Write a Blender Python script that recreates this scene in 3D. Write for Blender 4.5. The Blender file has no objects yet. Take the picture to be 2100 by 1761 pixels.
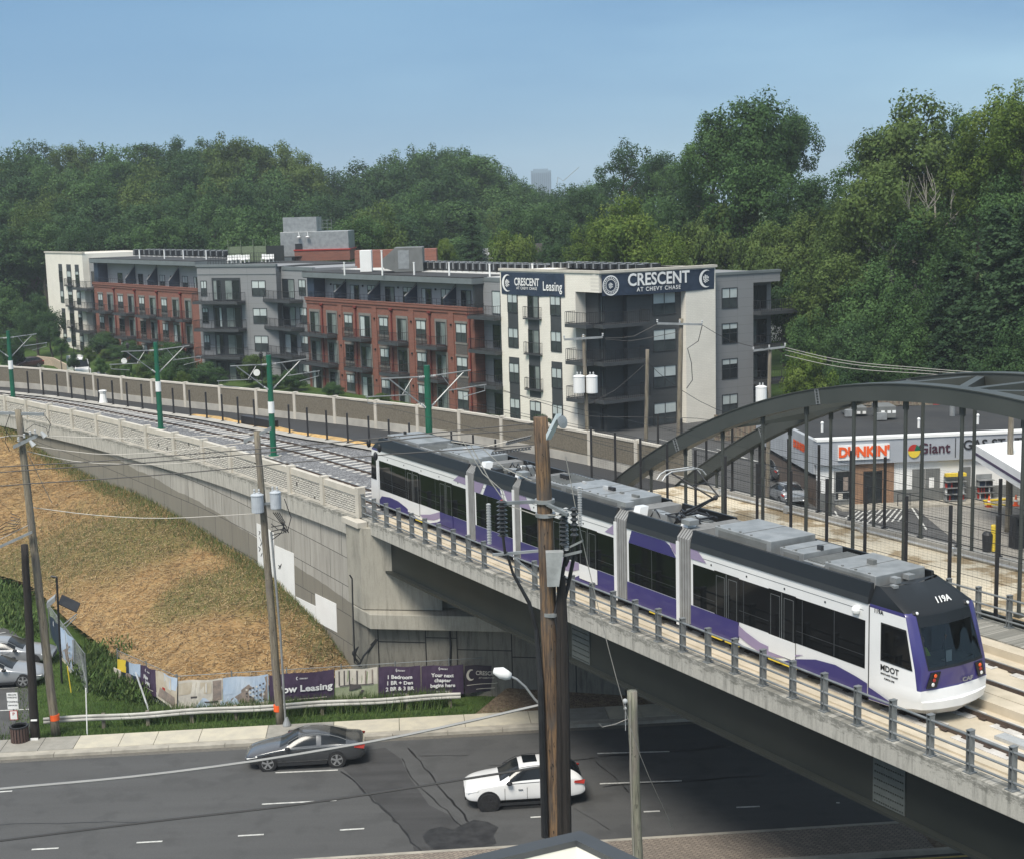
import bpy, math, random
import numpy as np
from mathutils import Vector, Matrix
rnd = random.Random(7)
sc = bpy.context.scene
col = sc.collection
R_ = math.radians
# ---------------------------------------------------------------- camera
FPX, EYE, PITCH, ROLL = 2900.0, 22.5, R_(8.8), R_(1.5)
cF = Vector((0, math.cos(PITCH), -math.sin(PITCH))); cU0 = Vector((0, math.sin(PITCH), math.cos(PITCH))); cR0 = Vector((1, 0, 0))
cR = cR0*math.cos(ROLL) - cU0*math.sin(ROLL); cU = cR0*math.sin(ROLL) + cU0*math.cos(ROLL)
cam = bpy.data.objects.new('camera', bpy.data.cameras.new('camera')); col.objects.link(cam)
cam.matrix_world = Matrix(((cR.x, cU.x, -cF.x, 0), (cR.y, cU.y, -cF.y, 0), (cR.z, cU.z, -cF.z, EYE), (0, 0, 0, 1)))
cam.data.sensor_width = 36; cam.data.lens = FPX/2100*36; cam.data.clip_start = 0.5; cam.data.clip_end = 9000
sc.camera = cam
# ---------------------------------------------------------------- sky and sun (bright, soft, thin cloud; white upper sky added unseen for fill)
SUN_EL, SUN_AZ = R_(56), R_(205)      # azimuth measured clockwise from +Y
w = bpy.data.worlds.new('World'); sc.world = w; w.use_nodes = True
nt = w.node_tree; bg = nt.nodes['Background']
sk = nt.nodes.new('ShaderNodeTexSky'); sk.sky_type = 'NISHITA'; sk.sun_disc = False
sk.sun_elevation = SUN_EL; sk.sun_rotation = SUN_AZ; sk.air_density = 1.0; sk.dust_density = 0.6; sk.ozone_density = 1.6; sk.altitude = 100
SKY_ST = 0.13
geo_ = nt.nodes.new('ShaderNodeTexCoord'); sep_ = nt.nodes.new('ShaderNodeSeparateXYZ'); nt.links.new(geo_.outputs['Generated'], sep_.inputs[0])
nz_ = nt.nodes.new('ShaderNodeTexNoise'); nz_.inputs['Scale'].default_value = 1.6; nz_.inputs['Detail'].default_value = 4; nt.links.new(geo_.outputs['Generated'], nz_.inputs['Vector'])
ad_ = nt.nodes.new('ShaderNodeMath'); ad_.operation = 'MULTIPLY_ADD'; nt.links.new(nz_.outputs['Fac'], ad_.inputs[0]); ad_.inputs[1].default_value = .12; nt.links.new(sep_.outputs[2], ad_.inputs[2])
rp_ = nt.nodes.new('ShaderNodeValToRGB'); nt.links.new(ad_.outputs[0], rp_.inputs[0]); el_ = rp_.color_ramp.elements
el_[0].position = .03; el_[0].color = (.080, .178, .30, 1); el_[1].position = 1.0; el_[1].color = (.60, .62, .65, 1)
for p_, c_ in ((.10, (.090, .195, .330)), (.16, (.078, .175, .308)), (.22, (.072, .165, .295)), (.32, (.28, .40, .55)), (.48, (.52, .56, .62))): e_ = el_.new(p_); e_.color = (*c_, 1)  # upper stops, above the view, whitened to soften the light
# paler to the right, as under thin cloud
px_ = nt.nodes.new('ShaderNodeMapRange'); nt.links.new(sep_.outputs[0], px_.inputs[0]); px_.inputs[1].default_value = -.45; px_.inputs[2].default_value = .42; px_.inputs[3].default_value = 0; px_.inputs[4].default_value = .75
n2_ = nt.nodes.new('ShaderNodeTexNoise'); n2_.inputs['Scale'].default_value = 2.6; n2_.inputs['Detail'].default_value = 5; mp_ = nt.nodes.new('ShaderNodeMapping'); mp_.inputs['Scale'].default_value = (1, 1, 4.5); mp_.inputs['Rotation'].default_value = (0, .35, 0); nt.links.new(geo_.outputs['Generated'], mp_.inputs[0]); nt.links.new(mp_.outputs[0], n2_.inputs['Vector'])
ml_ = nt.nodes.new('ShaderNodeMath'); ml_.operation = 'MULTIPLY'; nt.links.new(px_.outputs[0], ml_.inputs[0]); ms_ = nt.nodes.new('ShaderNodeMath'); ms_.operation = 'MULTIPLY_ADD'; nt.links.new(n2_.outputs['Fac'], ms_.inputs[0]); ms_.inputs[1].default_value = 3.4; ms_.inputs[2].default_value = -1.05; nt.links.new(ms_.outputs[0], ml_.inputs[1])
mc_ = nt.nodes.new('ShaderNodeMix'); mc_.data_type = 'RGBA'; nt.links.new(ml_.outputs[0], mc_.inputs[0]); nt.links.new(rp_.outputs[0], mc_.inputs[6]); mc_.inputs[7].default_value = (.20, .335, .44, 1)
sc_ = nt.nodes.new('ShaderNodeVectorMath'); sc_.operation = 'SCALE'; sc_.inputs['Scale'].default_value = 1/SKY_ST; nt.links.new(mc_.outputs[2], sc_.inputs[0])
mx_ = nt.nodes.new('ShaderNodeMix'); mx_.data_type = 'RGBA'; mx_.inputs[0].default_value = .85; nt.links.new(sk.outputs[0], mx_.inputs[6]); nt.links.new(sc_.outputs[0], mx_.inputs[7])
nt.links.new(mx_.outputs[2], bg.inputs[0]); bg.inputs[1].default_value = SKY_ST
sun = bpy.data.objects.new('sun', bpy.data.lights.new('sun', 'SUN')); col.objects.link(sun)
sun.data.energy = 2.7; sun.data.angle = R_(22); sun.data.color = (1, .94, .84)
sd = Vector((math.sin(SUN_AZ)*math.cos(SUN_EL), math.cos(SUN_AZ)*math.cos(SUN_EL), math.sin(SUN_EL)))
sun.rotation_euler = (-sd).to_track_quat('-Z', 'Y').to_euler()
sc.view_settings.view_transform = 'Standard'; sc.view_settings.look = 'None'; sc.view_settings.gamma = 1
sc.view_settings.exposure = 0.70

# ---------------------------------------------------------------- pixel -> world helpers (photo grid 2100 x 1761)
def ray(u, v): return cF + cR*((u-1050)/FPX) - cU*((v-880.6)/FPX)
def atZ(u, v, z):
    r = ray(u, v); t = (z-EYE)/r.z; return Vector((r.x*t, r.y*t, z))
def atY(u, v, y):
    r = ray(u, v); t = y/r.y; return Vector((r.x*t, y, EYE+r.z*t))
class Fr:
    """vertical plane frame: s along e, o along n (n away from the camera when away=True), z up"""
    def __init__(s, p, e, away=False):
        s.p = Vector((p[0], p[1], 0)); s.e = Vector((e[0], e[1], 0)).normalized(); s.n = Vector((-s.e.y, s.e.x, 0))
        if (s.n.dot(-s.p) > 0) == away: s.n = -s.n
    def P(s, a, o, z): return s.p + s.e*a + s.n*o + Vector((0, 0, z))
    def px(s, u, v, o=0.0):
        r = ray(u, v); q = s.p + s.n*o; t = (q.x*s.n.x+q.y*s.n.y)/(r.x*s.n.x+r.y*s.n.y)
        return ((r.x*t-q.x)*s.e.x+(r.y*t-q.y)*s.e.y, EYE+r.z*t)
    def so(s, v): d = Vector((v[0], v[1], 0))-s.p; return d.dot(s.e), d.dot(s.n)
B = Fr((-7.28, 65.69), (.4975, -.8675), True)      # light-rail bridge: s along the bridge, o across it away from the camera
RZ = 8.3                                           # level of the rails

# ---------------------------------------------------------------- objects
ORG = {}
def tag(o, label=None, cat=None, group=None, kind=None):
    if label: o['label'] = label
    if cat: o['category'] = cat
    if group: o['group'] = group
    if kind: o['kind'] = kind
    return o
def thing(name, loc, label, cat, group=None, rz=0.0):
    o = bpy.data.objects.new(name, None); col.objects.link(o); o.location = loc; o.rotation_euler = (0, 0, rz)
    o.empty_display_size = .3; ORG[o.name] = Vector(loc)
    return tag(o, label, cat, group)
def kids(o): return [c for c in KID.get(o.name, [])]
KID = {}
def dup(o, loc=None, rz=None, label=None, parent=None):
    c = o.copy(); col.objects.link(c); ORG[c.name] = Vector(loc) if loc is not None else ORG.get(o.name, Vector())
    if parent is not None: c.parent = parent; KID.setdefault(parent.name, []).append(c)
    if loc is not None: c.location = loc
    if rz is not None: c.rotation_euler = (0, 0, rz)
    if label: c['label'] = label
    for k in kids(o): dup(k, parent=c)
    return c
class MB:
    def __init__(s): s.v = []; s.f = []; s.mi = []; s.mats = []; s.cur = 0
    def m(s, mat):
        if mat not in s.mats: s.mats.append(mat)
        s.cur = s.mats.index(mat); return s
    def face(s, pts):
        n = len(s.v); s.v += [tuple(p) for p in pts]; s.f.append(tuple(range(n, n+len(pts)))); s.mi.append(s.cur); return s
    def mesh(s, vs, fs):
        n = len(s.v); s.v += [tuple(p) for p in vs]
        for f in fs: s.f.append(tuple(i+n for i in f)); s.mi.append(s.cur)
        return s
    def obox(s, o, a, b, c):
        o = Vector(o); a = Vector(a); b = Vector(b); c = Vector(c)
        if a.cross(b).dot(c) < 0: o = o+a; a = -a
        v = [o, o+a, o+a+b, o+b, o+c, o+a+c, o+a+b+c, o+b+c]
        return s.mesh(v, [(0, 3, 2, 1), (4, 5, 6, 7), (0, 1, 5, 4), (1, 2, 6, 5), (2, 3, 7, 6), (3, 0, 4, 7)])
    def box(s, x0, x1, y0, y1, z0, z1): return s.obox((x0, y0, z0), (x1-x0, 0, 0), (0, y1-y0, 0), (0, 0, z1-z0))
    def fb(s, F, s0, s1, o0, o1, z0, z1): return s.obox(F.P(s0, o0, z0), F.e*(s1-s0), F.n*(o1-o0), (0, 0, z1-z0))
    def prism(s, poly, vec):
        vec = Vector(vec); n = len(poly); p = [Vector(q) for q in poly]
        nor = Vector((0, 0, 0))
        for i in range(n): nor += p[i].cross(p[(i+1) % n])
        if nor.dot(vec) > 0: p = p[::-1]
        v = p+[q+vec for q in p]
        return s.mesh(v, [tuple(range(n)), tuple(range(2*n-1, n-1, -1))]+[((i+1) % n, i, i+n, (i+1) % n+n) for i in range(n)])
    def tube(s, p0, p1, r0, r1=None, n=8, cap=True):
        p0 = Vector(p0); p1 = Vector(p1); r1 = r0 if r1 is None else r1; d = (p1-p0).normalized()
        a = d.orthogonal().normalized() if abs(d.z) < .98 else Vector((1, 0, 0)); a = (a-d*a.dot(d)).normalized(); b = d.cross(a)
        v = [p0+(a*math.cos(2*math.pi*i/n)+b*math.sin(2*math.pi*i/n))*r0 for i in range(n)] + [p1+(a*math.cos(2*math.pi*i/n)+b*math.sin(2*math.pi*i/n))*r1 for i in range(n)]
        f = [(i, (i+1) % n, n+(i+1) % n, n+i) for i in range(n)]
        if cap: f += [tuple(range(n-1, -1, -1)), tuple(range(n, 2*n))]
        return s.mesh(v, f)
    def path(s, pts, r, n=6, cap=True):
        pts = [Vector(p) for p in pts]; N = len(pts); v = []; rr = r if isinstance(r, (list, tuple)) else [r]*N
        pa = None
        for i, p in enumerate(pts):
            d = (pts[min(i+1, N-1)]-pts[max(i-1, 0)]).normalized()
            if pa is None: a = d.orthogonal().normalized()
            else: a = (pa-d*pa.dot(d)).normalized()
            pa = a; b = d.cross(a)
            v += [p+(a*math.cos(2*math.pi*k/n)+b*math.sin(2*math.pi*k/n))*rr[i] for k in range(n)]
        f = [(i*n+k, i*n+(k+1) % n, (i+1)*n+(k+1) % n, (i+1)*n+k) for i in range(N-1) for k in range(n)]
        if cap: f += [tuple(range(n-1, -1, -1)), tuple(range((N-1)*n, N*n))]
        return s.mesh(v, f)
    def lathe(s, c, prof, n=16, ax=None):
        c = Vector(c); d = Vector(ax or (0, 0, 1)).normalized(); a = Vector((1, 0, 0)) if abs(d.x) < .9 else Vector((0, 1, 0)); a = (a-d*a.dot(d)).normalized(); b = d.cross(a)
        v = [c+d*z+(a*math.cos(2*math.pi*k/n)+b*math.sin(2*math.pi*k/n))*r for r, z in prof for k in range(n)]
        f = [(i*n+k, i*n+(k+1) % n, (i+1)*n+(k+1) % n, (i+1)*n+k) for i in range(len(prof)-1) for k in range(n)]
        f += [tuple(range(n-1, -1, -1)), tuple(range((len(prof)-1)*n, len(prof)*n))]
        return s.mesh(v, f)
    def sph(s, c, r, n=10, m=6, sc_=(1, 1, 1)):
        c = Vector(c); return s.lathe(c, [(max(.001, r*math.sin(math.pi*i/m))*sc_[0], -r*math.cos(math.pi*i/m)*sc_[2]) for i in range(m+1)], n)
    def build(s, name, mat=None, parent=None, local=False, smooth=False, bevel=0, loc=None, rz=0):
        me = bpy.data.meshes.new(name); org = Vector()
        if parent is not None: org = ORG.get(parent.name, Vector())
        elif loc is not None: org = Vector(loc)
        vs = s.v if local else [(p[0]-org.x, p[1]-org.y, p[2]-org.z) for p in s.v]
        me.from_pydata(vs, [], s.f)
        if s.mats:
            for mm in s.mats: me.materials.append(mm)
            me.polygons.foreach_set('material_index', s.mi)
        if mat is not None and not s.mats: me.materials.append(mat)
        if smooth: me.polygons.foreach_set('use_smooth', [True]*len(s.f))
        me.update(); me.validate()
        o = bpy.data.objects.new(name, me); col.objects.link(o)
        if parent is not None: o.parent = parent; KID.setdefault(parent.name, []).append(o); ORG[o.name] = org
        else:
            ORG[o.name] = org; o.location = org
            if rz: o.rotation_euler = (0, 0, rz)
        if bevel:
            b = o.modifiers.new('bevel', 'BEVEL'); b.width = bevel; b.segments = 2; b.limit_method = 'ANGLE'
        return o
def struct(name, mb, mat=None, **k): return tag(mb.build(name, mat, **k), kind='structure')
_tc = {}
def text_mb(mb, txt, size, fn, depth=.02, align='CENTER', bold=0.0, sx=1.0, sp=1.0):
    """letters as geometry: fn(x, y, d) maps text plane coords + depth to world"""
    key = (txt, align, bold, sp)
    if key not in _tc:
        cu = bpy.data.curves.new('t', 'FONT'); cu.body = txt; cu.size = 1; cu.align_x = align; cu.align_y = 'CENTER'; cu.offset = bold; cu.space_character = sp
        cu.resolution_u = 3; cu.space_line = .95
        ob = bpy.data.objects.new('t', cu); col.objects.link(ob); dg = bpy.context.evaluated_depsgraph_get(); ev = ob.evaluated_get(dg); me = ev.to_mesh()
        _tc[key] = ([tuple(v.co) for v in me.vertices], [tuple(p.vertices) for p in me.polygons]); ev.to_mesh_clear(); bpy.data.objects.remove(ob); bpy.data.curves.remove(cu)
    vs, fs = _tc[key]
    mb.mesh([fn(x*size*sx, y*size, depth) for x, y, z in vs], fs)
    mb.mesh([fn(x*size*sx, y*size, 0) for x, y, z in vs], [f[::-1] for f in fs])
    return mb

# ---------------------------------------------------------------- materials
def newmat(name):
    m = bpy.data.materials.new(name); m.use_nodes = True; t = m.node_tree; return m, t, t.nodes['Principled BSDF']
def N(t, ty, **k):
    n = t.nodes.new(ty)
    for a, b in k.items(): setattr(n, a, b)
    return n
def mapped(t, src, scale): 
    mp = N(t, 'ShaderNodeMapping'); mp.inputs['Scale'].default_value = scale; t.links.new(src, mp.inputs[0]); return mp.outputs[0]
def noise(t, src, scale, detail=4, rough=.55):
    n = N(t, 'ShaderNodeTexNoise'); n.inputs['Scale'].default_value = scale; n.inputs['Detail'].default_value = detail; n.inputs['Roughness'].default_value = rough
    t.links.new(src, n.inputs['Vector']); return n.outputs['Fac']
def ramp(t, src, stops):
    r = N(t, 'ShaderNodeValToRGB'); e = r.color_ramp.elements
    while len(e) > 1: e.remove(e[-1])
    e[0].position = stops[0][0]; c = stops[0][1]; e[0].color = (*c, 1) if len(c) == 3 else c
    for p, c in stops[1:]:
        q = e.new(p); q.color = (*c, 1)
    t.links.new(src, r.inputs[0]); return r.outputs[0]
def g(v): return (v, v, v)
def mix(t, fac, a, b, mode='MIX'):
    n = N(t, 'ShaderNodeMix', data_type='RGBA', blend_type=mode)
    for s_, i in ((fac, 0), (a, 6), (b, 7)):
        if hasattr(s_, 'links'): t.links.new(s_, n.inputs[i])
        else: n.inputs[i].default_value = s_ if i == 0 else (*s_, 1)
    return n.outputs[2]
def mth(t, op, a, b=None, c=None):
    n = N(t, 'ShaderNodeMath', operation=op)
    for i, s_ in enumerate((a, b, c)):
        if s_ is None: continue
        if hasattr(s_, 'links'): t.links.new(s_, n.inputs[i])
        else: n.inputs[i].default_value = s_
    return n.outputs[0]
def bump(t, bs, src, dist=.02, strength=.6):
    b = N(t, 'ShaderNodeBump'); b.inputs['Distance'].default_value = dist; b.inputs['Strength'].default_value = strength
    t.links.new(src, b.inputs['Height']); t.links.new(b.outputs[0], bs.inputs['Normal'])
def pos(t): return N(t, 'ShaderNodeNewGeometry').outputs['Position']
def planar(t, e, p=None):
    """(distance along e, height, 0) from the world position"""
    P_ = pos(t)
    d = N(t, 'ShaderNodeVectorMath', operation='DOT_PRODUCT'); d.inputs[1].default_value = (e[0], e[1], 0); t.links.new(P_, d.inputs[0])
    s = N(t, 'ShaderNodeSeparateXYZ'); t.links.new(P_, s.inputs[0]); c = N(t, 'ShaderNodeCombineXYZ')
    t.links.new(d.outputs['Value'], c.inputs[0]); t.links.new(s.outputs[2], c.inputs[1]); return c.outputs[0], d.outputs['Value'], s.outputs[2]
def mat(name, c, c2=None, scale=1.0, rough=.7, metal=0.0, bmp=0.0, bs=30, stretch=(1, 1, 1), lo=.35, hi=.65, spec=.5, coat=0):
    m, t, b = newmat(name); b.inputs['Roughness'].default_value = rough; b.inputs['Metallic'].default_value = metal; b.inputs['Specular IOR Level'].default_value = spec
    if coat: b.inputs['Coat Weight'].default_value = coat; b.inputs['Coat Roughness'].default_value = .05
    if c2 is None: c2 = tuple(x*.85 for x in c); 
    P_ = mapped(t, pos(t), stretch); f = noise(t, P_, scale, 6)
    t.links.new(ramp(t, f, [(lo, c), (hi, c2)]), b.inputs['Base Color'])
    if bmp: bump(t, b, noise(t, pos(t), bs, 4), bmp)
    return m
def metal_paint(name, c, rough=.35, coat=.6): return mat(name, c, tuple(x*.93 for x in c), .7, rough=rough, coat=coat)
def emis(name, c, s): 
    m, t, b = newmat(name); b.inputs['Base Color'].default_value = (*c, 1); b.inputs['Emission Color'].default_value = (*c, 1); b.inputs['Emission Strength'].default_value = s; return m
M = {}
# asphalt with tyre lanes, tar and patches
def asphalt(name, base, var, along=(1, .085)):
    m, t, b = newmat(name); co, a, z = planar(t, along); P_ = pos(t)
    big = noise(t, mapped(t, P_, (.12, 1.2, 1)), 1.0, 5); fine = noise(t, P_, 60, 3, .7); sp = noise(t, mapped(t, P_, (.5, .5, 1)), 1.3, 6)
    c1 = ramp(t, big, [(.3, tuple(x*(1-var) for x in base)), (.7, tuple(x*(1+var) for x in base))])
    c2 = mix(t, .55, c1, ramp(t, fine, [(.3, g(base[0]*.55)), (.75, g(base[0]*1.7))]))
    c3 = mix(t, ramp(t, sp, [(.52, g(0)), (.62, g(.35))]), c2, tuple(x*.6 for x in base))
    t.links.new(c3, b.inputs['Base Color']); b.inputs['Roughness'].default_value = .85; b.inputs['Specular IOR Level'].default_value = .3
    bump(t, b, fine, .006, .5); return m
M['road'] = asphalt('road_asphalt', (.074, .075, .074), .2)
M['patch'] = asphalt('patch_asphalt', (.050, .050, .051), .6)
M['lot'] = asphalt('lot_asphalt', (.075, .075, .073), .25)
M['path'] = asphalt('path_asphalt', (.04, .042, .046), .1)
M['tar'] = mat('tar_seal', (.012, .012, .013), rough=.4)
M['line'] = mat('road_paint', (.62, .62, .58), (.40, .40, .38), 6, rough=.6)
M['yline'] = mat('yellow_paint', (.65, .48, .12), (.5, .38, .12), 6)
M['conc'] = mat('concrete', (.42, .40, .355), (.31, .295, .265), .9, rough=.85, bmp=.004, bs=25)
M['curb'] = mat('kerb_concrete', (.40, .37, .31), (.28, .26, .22), 1.6, rough=.9, bmp=.004)
def streaked(name, c, dark, zr=(7.6, 8.3), amt=.5, e=(.4975, -.8675)):
    m, t, b = newmat(name); co, a, z = planar(t, e)
    st = noise(t, mapped(t, co, (3.0, .35, 1)), 1.5, 8, .7); bl = noise(t, pos(t), 1.1, 6); fine = noise(t, pos(t), 22, 4)
    c1 = mix(t, ramp(t, st, [(.47, g(0)), (.68, g(amt))]), c, dark)
    c2 = mix(t, ramp(t, bl, [(.4, g(0)), (.7, g(.35))]), c1, tuple(x*.8 for x in c))
    c3 = mix(t, ramp(t, fine, [(.3, g(0)), (.8, g(.25))]), c2, dark)
    if name == 'weathered_concrete':      # lichen-dark weathering below the top edge
        mot = noise(t, mapped(t, co, (1.2, 3.0, 1)), 2.2, 10, .8); band = N(t, 'ShaderNodeMapRange'); t.links.new(z, band.inputs[0]); band.inputs[1].default_value = 7.75; band.inputs[2].default_value = 8.2; band.inputs[3].default_value = -.16; band.inputs[4].default_value = .08
        c3 = mix(t, ramp(t, mth(t, 'ADD', mot, band.outputs[0]), [(.50, g(0)), (.60, g(.7))]), c3, (.10, .10, .085))
    t.links.new(c3, b.inputs['Base Color']); b.inputs['Roughness'].default_value = .88; bump(t, b, fine, .006, .5); return m
M['fascia'] = streaked('weathered_concrete', (.47, .45, .40), (.12, .12, .105), amt=.75)
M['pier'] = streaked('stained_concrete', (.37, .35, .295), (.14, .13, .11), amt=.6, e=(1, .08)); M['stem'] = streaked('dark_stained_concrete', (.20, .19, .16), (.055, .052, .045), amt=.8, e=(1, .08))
M['deck'] = mat('deck_concrete', (.56, .49, .38), (.44, .385, .29), 1.2, rough=.9, bmp=.003)
def stained_deck():
    m, t, b = newmat('trail_deck_concrete'); P_ = pos(t); n1 = noise(t, P_, .55, 7, .6); n2 = noise(t, P_, 9, 5)
    c1 = mix(t, ramp(t, n1, [(.52, g(0)), (.58, g(1))]), (.62, .55, .42), (.30, .22, .12)); c1 = mix(t, ramp(t, n2, [(.35, g(0)), (.75, g(.4))]), c1, (.42, .36, .26))
    t.links.new(c1, b.inputs['Base Color']); b.inputs['Roughness'].default_value = .8; return m
M['trail'] = stained_deck()
M['steel'] = mat('galvanised_steel', (.24, .255, .26), (.17, .185, .19), 3, rough=.5, metal=.35)
M['steel2'] = mat('bright_galvanised_steel', (.52, .53, .52), (.40, .41, .41), 4, rough=.5, metal=.3)
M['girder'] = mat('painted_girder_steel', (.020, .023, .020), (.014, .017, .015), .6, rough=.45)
M['arch'] = mat('arch_paint', (.052, .058, .053), (.042, .048, .044), .5, rough=.5)
M['splice'] = mat('splice_plate_steel', (.09, .10, .095), (.07, .08, .075), 5, rough=.6)
M['black'] = mat('black_metal', (.012, .012, .014), (.02, .02, .022), 3, rough=.5)
M['dark'] = mat('dark_plastic', (.02, .021, .023), rough=.55)
M['rubber'] = mat('rubber', (.014, .014, .015), (.022, .022, .022), 8, rough=.85)
M['rail'] = mat('rusty_rail', (.065, .042, .028), (.04, .028, .022), 6, rough=.7)
M['railtop'] = mat('polished_rail', (.35, .33, .30), rough=.35, metal=.8)
M['tie'] = mat('concrete_tie', (.60, .58, .54), (.42, .40, .37), 2.5, rough=.9)
M['white'] = mat('white_paint', (.80, .80, .78), (.74, .74, .72), .8, rough=.5)
M['cream'] = mat('cream_paint', (.54, .50, .43), (.46, .43, .37), 1.5, rough=.8)
def pebbles(name, c1, c2, c3, sc_, rough=.95):
    m, t, b = newmat(name); v = N(t, 'ShaderNodeTexVoronoi'); v.inputs['Scale'].default_value = sc_; t.links.new(pos(t), v.inputs['Vector'])
    s = N(t, 'ShaderNodeSeparateColor'); t.links.new(v.outputs['Color'], s.inputs[0])
    c = ramp(t, s.outputs[0], [(0, c1), (.5, c2), (1, c3)]); big = noise(t, pos(t), .8, 4)
    c = mix(t, ramp(t, big, [(.4, g(0)), (.7, g(.5))]), c, c1); t.links.new(c, b.inputs['Base Color']); b.inputs['Roughness'].default_value = rough
    bump(t, b, v.outputs['Distance'], .04, .8); return m
M['ballast'] = pebbles('ballast_stone', (.07, .07, .075), (.16, .16, .165), (.34, .34, .34), 14)
M['soil'] = pebbles('loose_soil', (.10, .07, .045), (.16, .115, .075), (.22, .17, .11), 10)
def stone_panel(e):
    m, t, b = newmat('stone_pattern_concrete'); co, a, z = planar(t, e)
    br = N(t, 'ShaderNodeTexBrick'); br.inputs['Scale'].default_value = 1; br.inputs['Brick Width'].default_value = .34; br.inputs['Row Height'].default_value = .11
    br.inputs['Mortar Size'].default_value = .016; br.inputs['Color1'].default_value = (.50, .47, .42, 1); br.inputs['Color2'].default_value = (.60, .57, .50, 1); br.inputs['Mortar'].default_value = (.10, .095, .085, 1)
    wv = noise(t, co, 3.5, 3); mp = N(t, 'ShaderNodeVectorMath', operation='ADD'); t.links.new(co, mp.inputs[0])
    cx = N(t, 'ShaderNodeCombineXYZ'); t.links.new(mth(t, 'MULTIPLY', wv, .12), cx.inputs[1]); t.links.new(mth(t, 'MULTIPLY', wv, .35), cx.inputs[0]); t.links.new(cx.outputs[0], mp.inputs[1]); t.links.new(mp.outputs[0], br.inputs['Vector'])
    vo = N(t, 'ShaderNodeTexVoronoi', distance='CHEBYCHEV'); vo.inputs['Scale'].default_value = 1.15; t.links.new(co, vo.inputs['Vector'])
    c = mix(t, ramp(t, vo.outputs['Distance'], [(.10, g(1)), (.13, g(0))]), br.outputs['Color'], (.09, .085, .075)); t.links.new(c, b.inputs['Base Color'])
    b.inputs['Roughness'].default_value = .9; bump(t, b, br.outputs['Fac'], -.02, .8); return m
M['stone'] = stone_panel((.4975, -.8675))
def mse():
    m, t, b = newmat('panel_wall_concrete'); e = (.4975, -.8675); co, a, z = planar(t, e)
    br = N(t, 'ShaderNodeTexBrick'); br.offset = .43; br.inputs['Scale'].default_value = 1; br.inputs['Brick Width'].default_value = 2.3; br.inputs['Row Height'].default_value = 1.45
    br.inputs['Mortar Size'].default_value = .018; br.inputs['Color1'].default_value = (.33, .315, .28, 1); br.inputs['Color2'].default_value = (.40, .38, .34, 1); br.inputs['Mortar'].default_value = (.05, .05, .045, 1)
    sq = N(t, 'ShaderNodeMapping'); sq.inputs['Rotation'].default_value = (0, 0, .05); t.links.new(co, sq.inputs[0]); t.links.new(sq.outputs[0], br.inputs['Vector'])
    # weathered lower zone with a ragged slanting edge (old soil line)
    s_here = mth(t, 'ADD', a, -(B.p.x*e[0]+B.p.y*e[1])); wob = noise(t, co, .35, 4)
    edge = mth(t, 'ADD', mth(t, 'MULTIPLY', s_here, -.105), 3.4); edge = mth(t, 'ADD', edge, mth(t, 'MULTIPLY', wob, .5))
    low = mth(t, 'LESS_THAN', z, edge); st = noise(t, mapped(t, co, (2.2, .22, 1)), 1.2, 8, .65)
    c = mix(t, mth(t, 'MULTIPLY', low, .8), br.outputs['Color'], (.165, .15, .115)); c = mix(t, ramp(t, st, [(.45, g(0)), (.7, g(.55))]), c, (.15, .14, .12))
    j = mix(t, br.outputs['Fac'], c, (.05, .05, .045)); t.links.new(j, b.inputs['Base Color']); b.inputs['Roughness'].default_value = .9
    bump(t, b, br.outputs['Fac'], -.015, .6); return m
M['mse'] = mse()
def brick(name, e, c1, c2, mo, w=.42, h=.16):
    m, t, b = newmat(name); co, a, z = planar(t, e); br = N(t, 'ShaderNodeTexBrick'); br.inputs['Scale'].default_value = 1; br.inputs['Brick Width'].default_value = w; br.inputs['Row Height'].default_value = h
    br.inputs['Mortar Size'].default_value = .012; br.inputs['Color1'].default_value = (*c1, 1); br.inputs['Color2'].default_value = (*c2, 1); br.inputs['Mortar'].default_value = (*mo, 1); t.links.new(co, br.inputs['Vector'])
    bl = noise(t, pos(t), .6, 5); c = mix(t, ramp(t, bl, [(.35, g(0)), (.7, g(.4))]), br.outputs['Color'], tuple(x*.75 for x in c1)); t.links.new(c, b.inputs['Base Color']); b.inputs['Roughness'].default_value = .85; return m
EF = (-.608, .794)
M['brick'] = brick('red_brick', EF, (.235, .088, .058), (.18, .068, .047), (.17, .11, .09))
M['brickg'] = brick('grey_brick', EF, (.11, .10, .09), (.08, .072, .066), (.05, .05, .05))
M['wbrick'] = brick('white_painted_brick', EF, (.80, .76, .67), (.76, .72, .63), (.66, .62, .55))
M['wbrick2'] = brick('white_painted_brick_side', (.85, .527), (.80, .76, .67), (.76, .72, .63), (.66, .62, .55))
def siding(name, c, rows=3.39, e=EF, step=.85):
    m, t, b = newmat(name); co, a, z = planar(t, e); fr = mth(t, 'FRACT', mth(t, 'DIVIDE', z, step)); ln = mth(t, 'LESS_THAN', fr, .03)
    fv = mth(t, 'FRACT', mth(t, 'DIVIDE', a, 3.1)); lv = mth(t, 'LESS_THAN', fv, .008); l2 = mth(t, 'MAXIMUM', ln, lv)
    bl = noise(t, pos(t), .5, 4); base = mix(t, ramp(t, bl, [(.3, g(0)), (.75, g(.3))]), c, tuple(x*.85 for x in c)); cc = mix(t, mth(t, 'MULTIPLY', l2, .45), base, tuple(x*.3 for x in c))
    t.links.new(cc, b.inputs['Base Color']); b.inputs['Roughness'].default_value = .65; return m
M['sid_l'] = siding('light_grey_siding', (.25, .255, .26)); M['sid_m'] = siding('mid_grey_siding', (.22, .225, .23), e=(.85, .527)); M['sid_d'] = siding('dark_grey_siding', (.050, .054, .056), e=(.85, .527))
M['sid_w'] = siding('pale_grey_siding', (.36, .375, .385))
M['trim'] = mat('dark_trim', (.03, .034, .037), (.04, .044, .048), 2, rough=.5)
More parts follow.
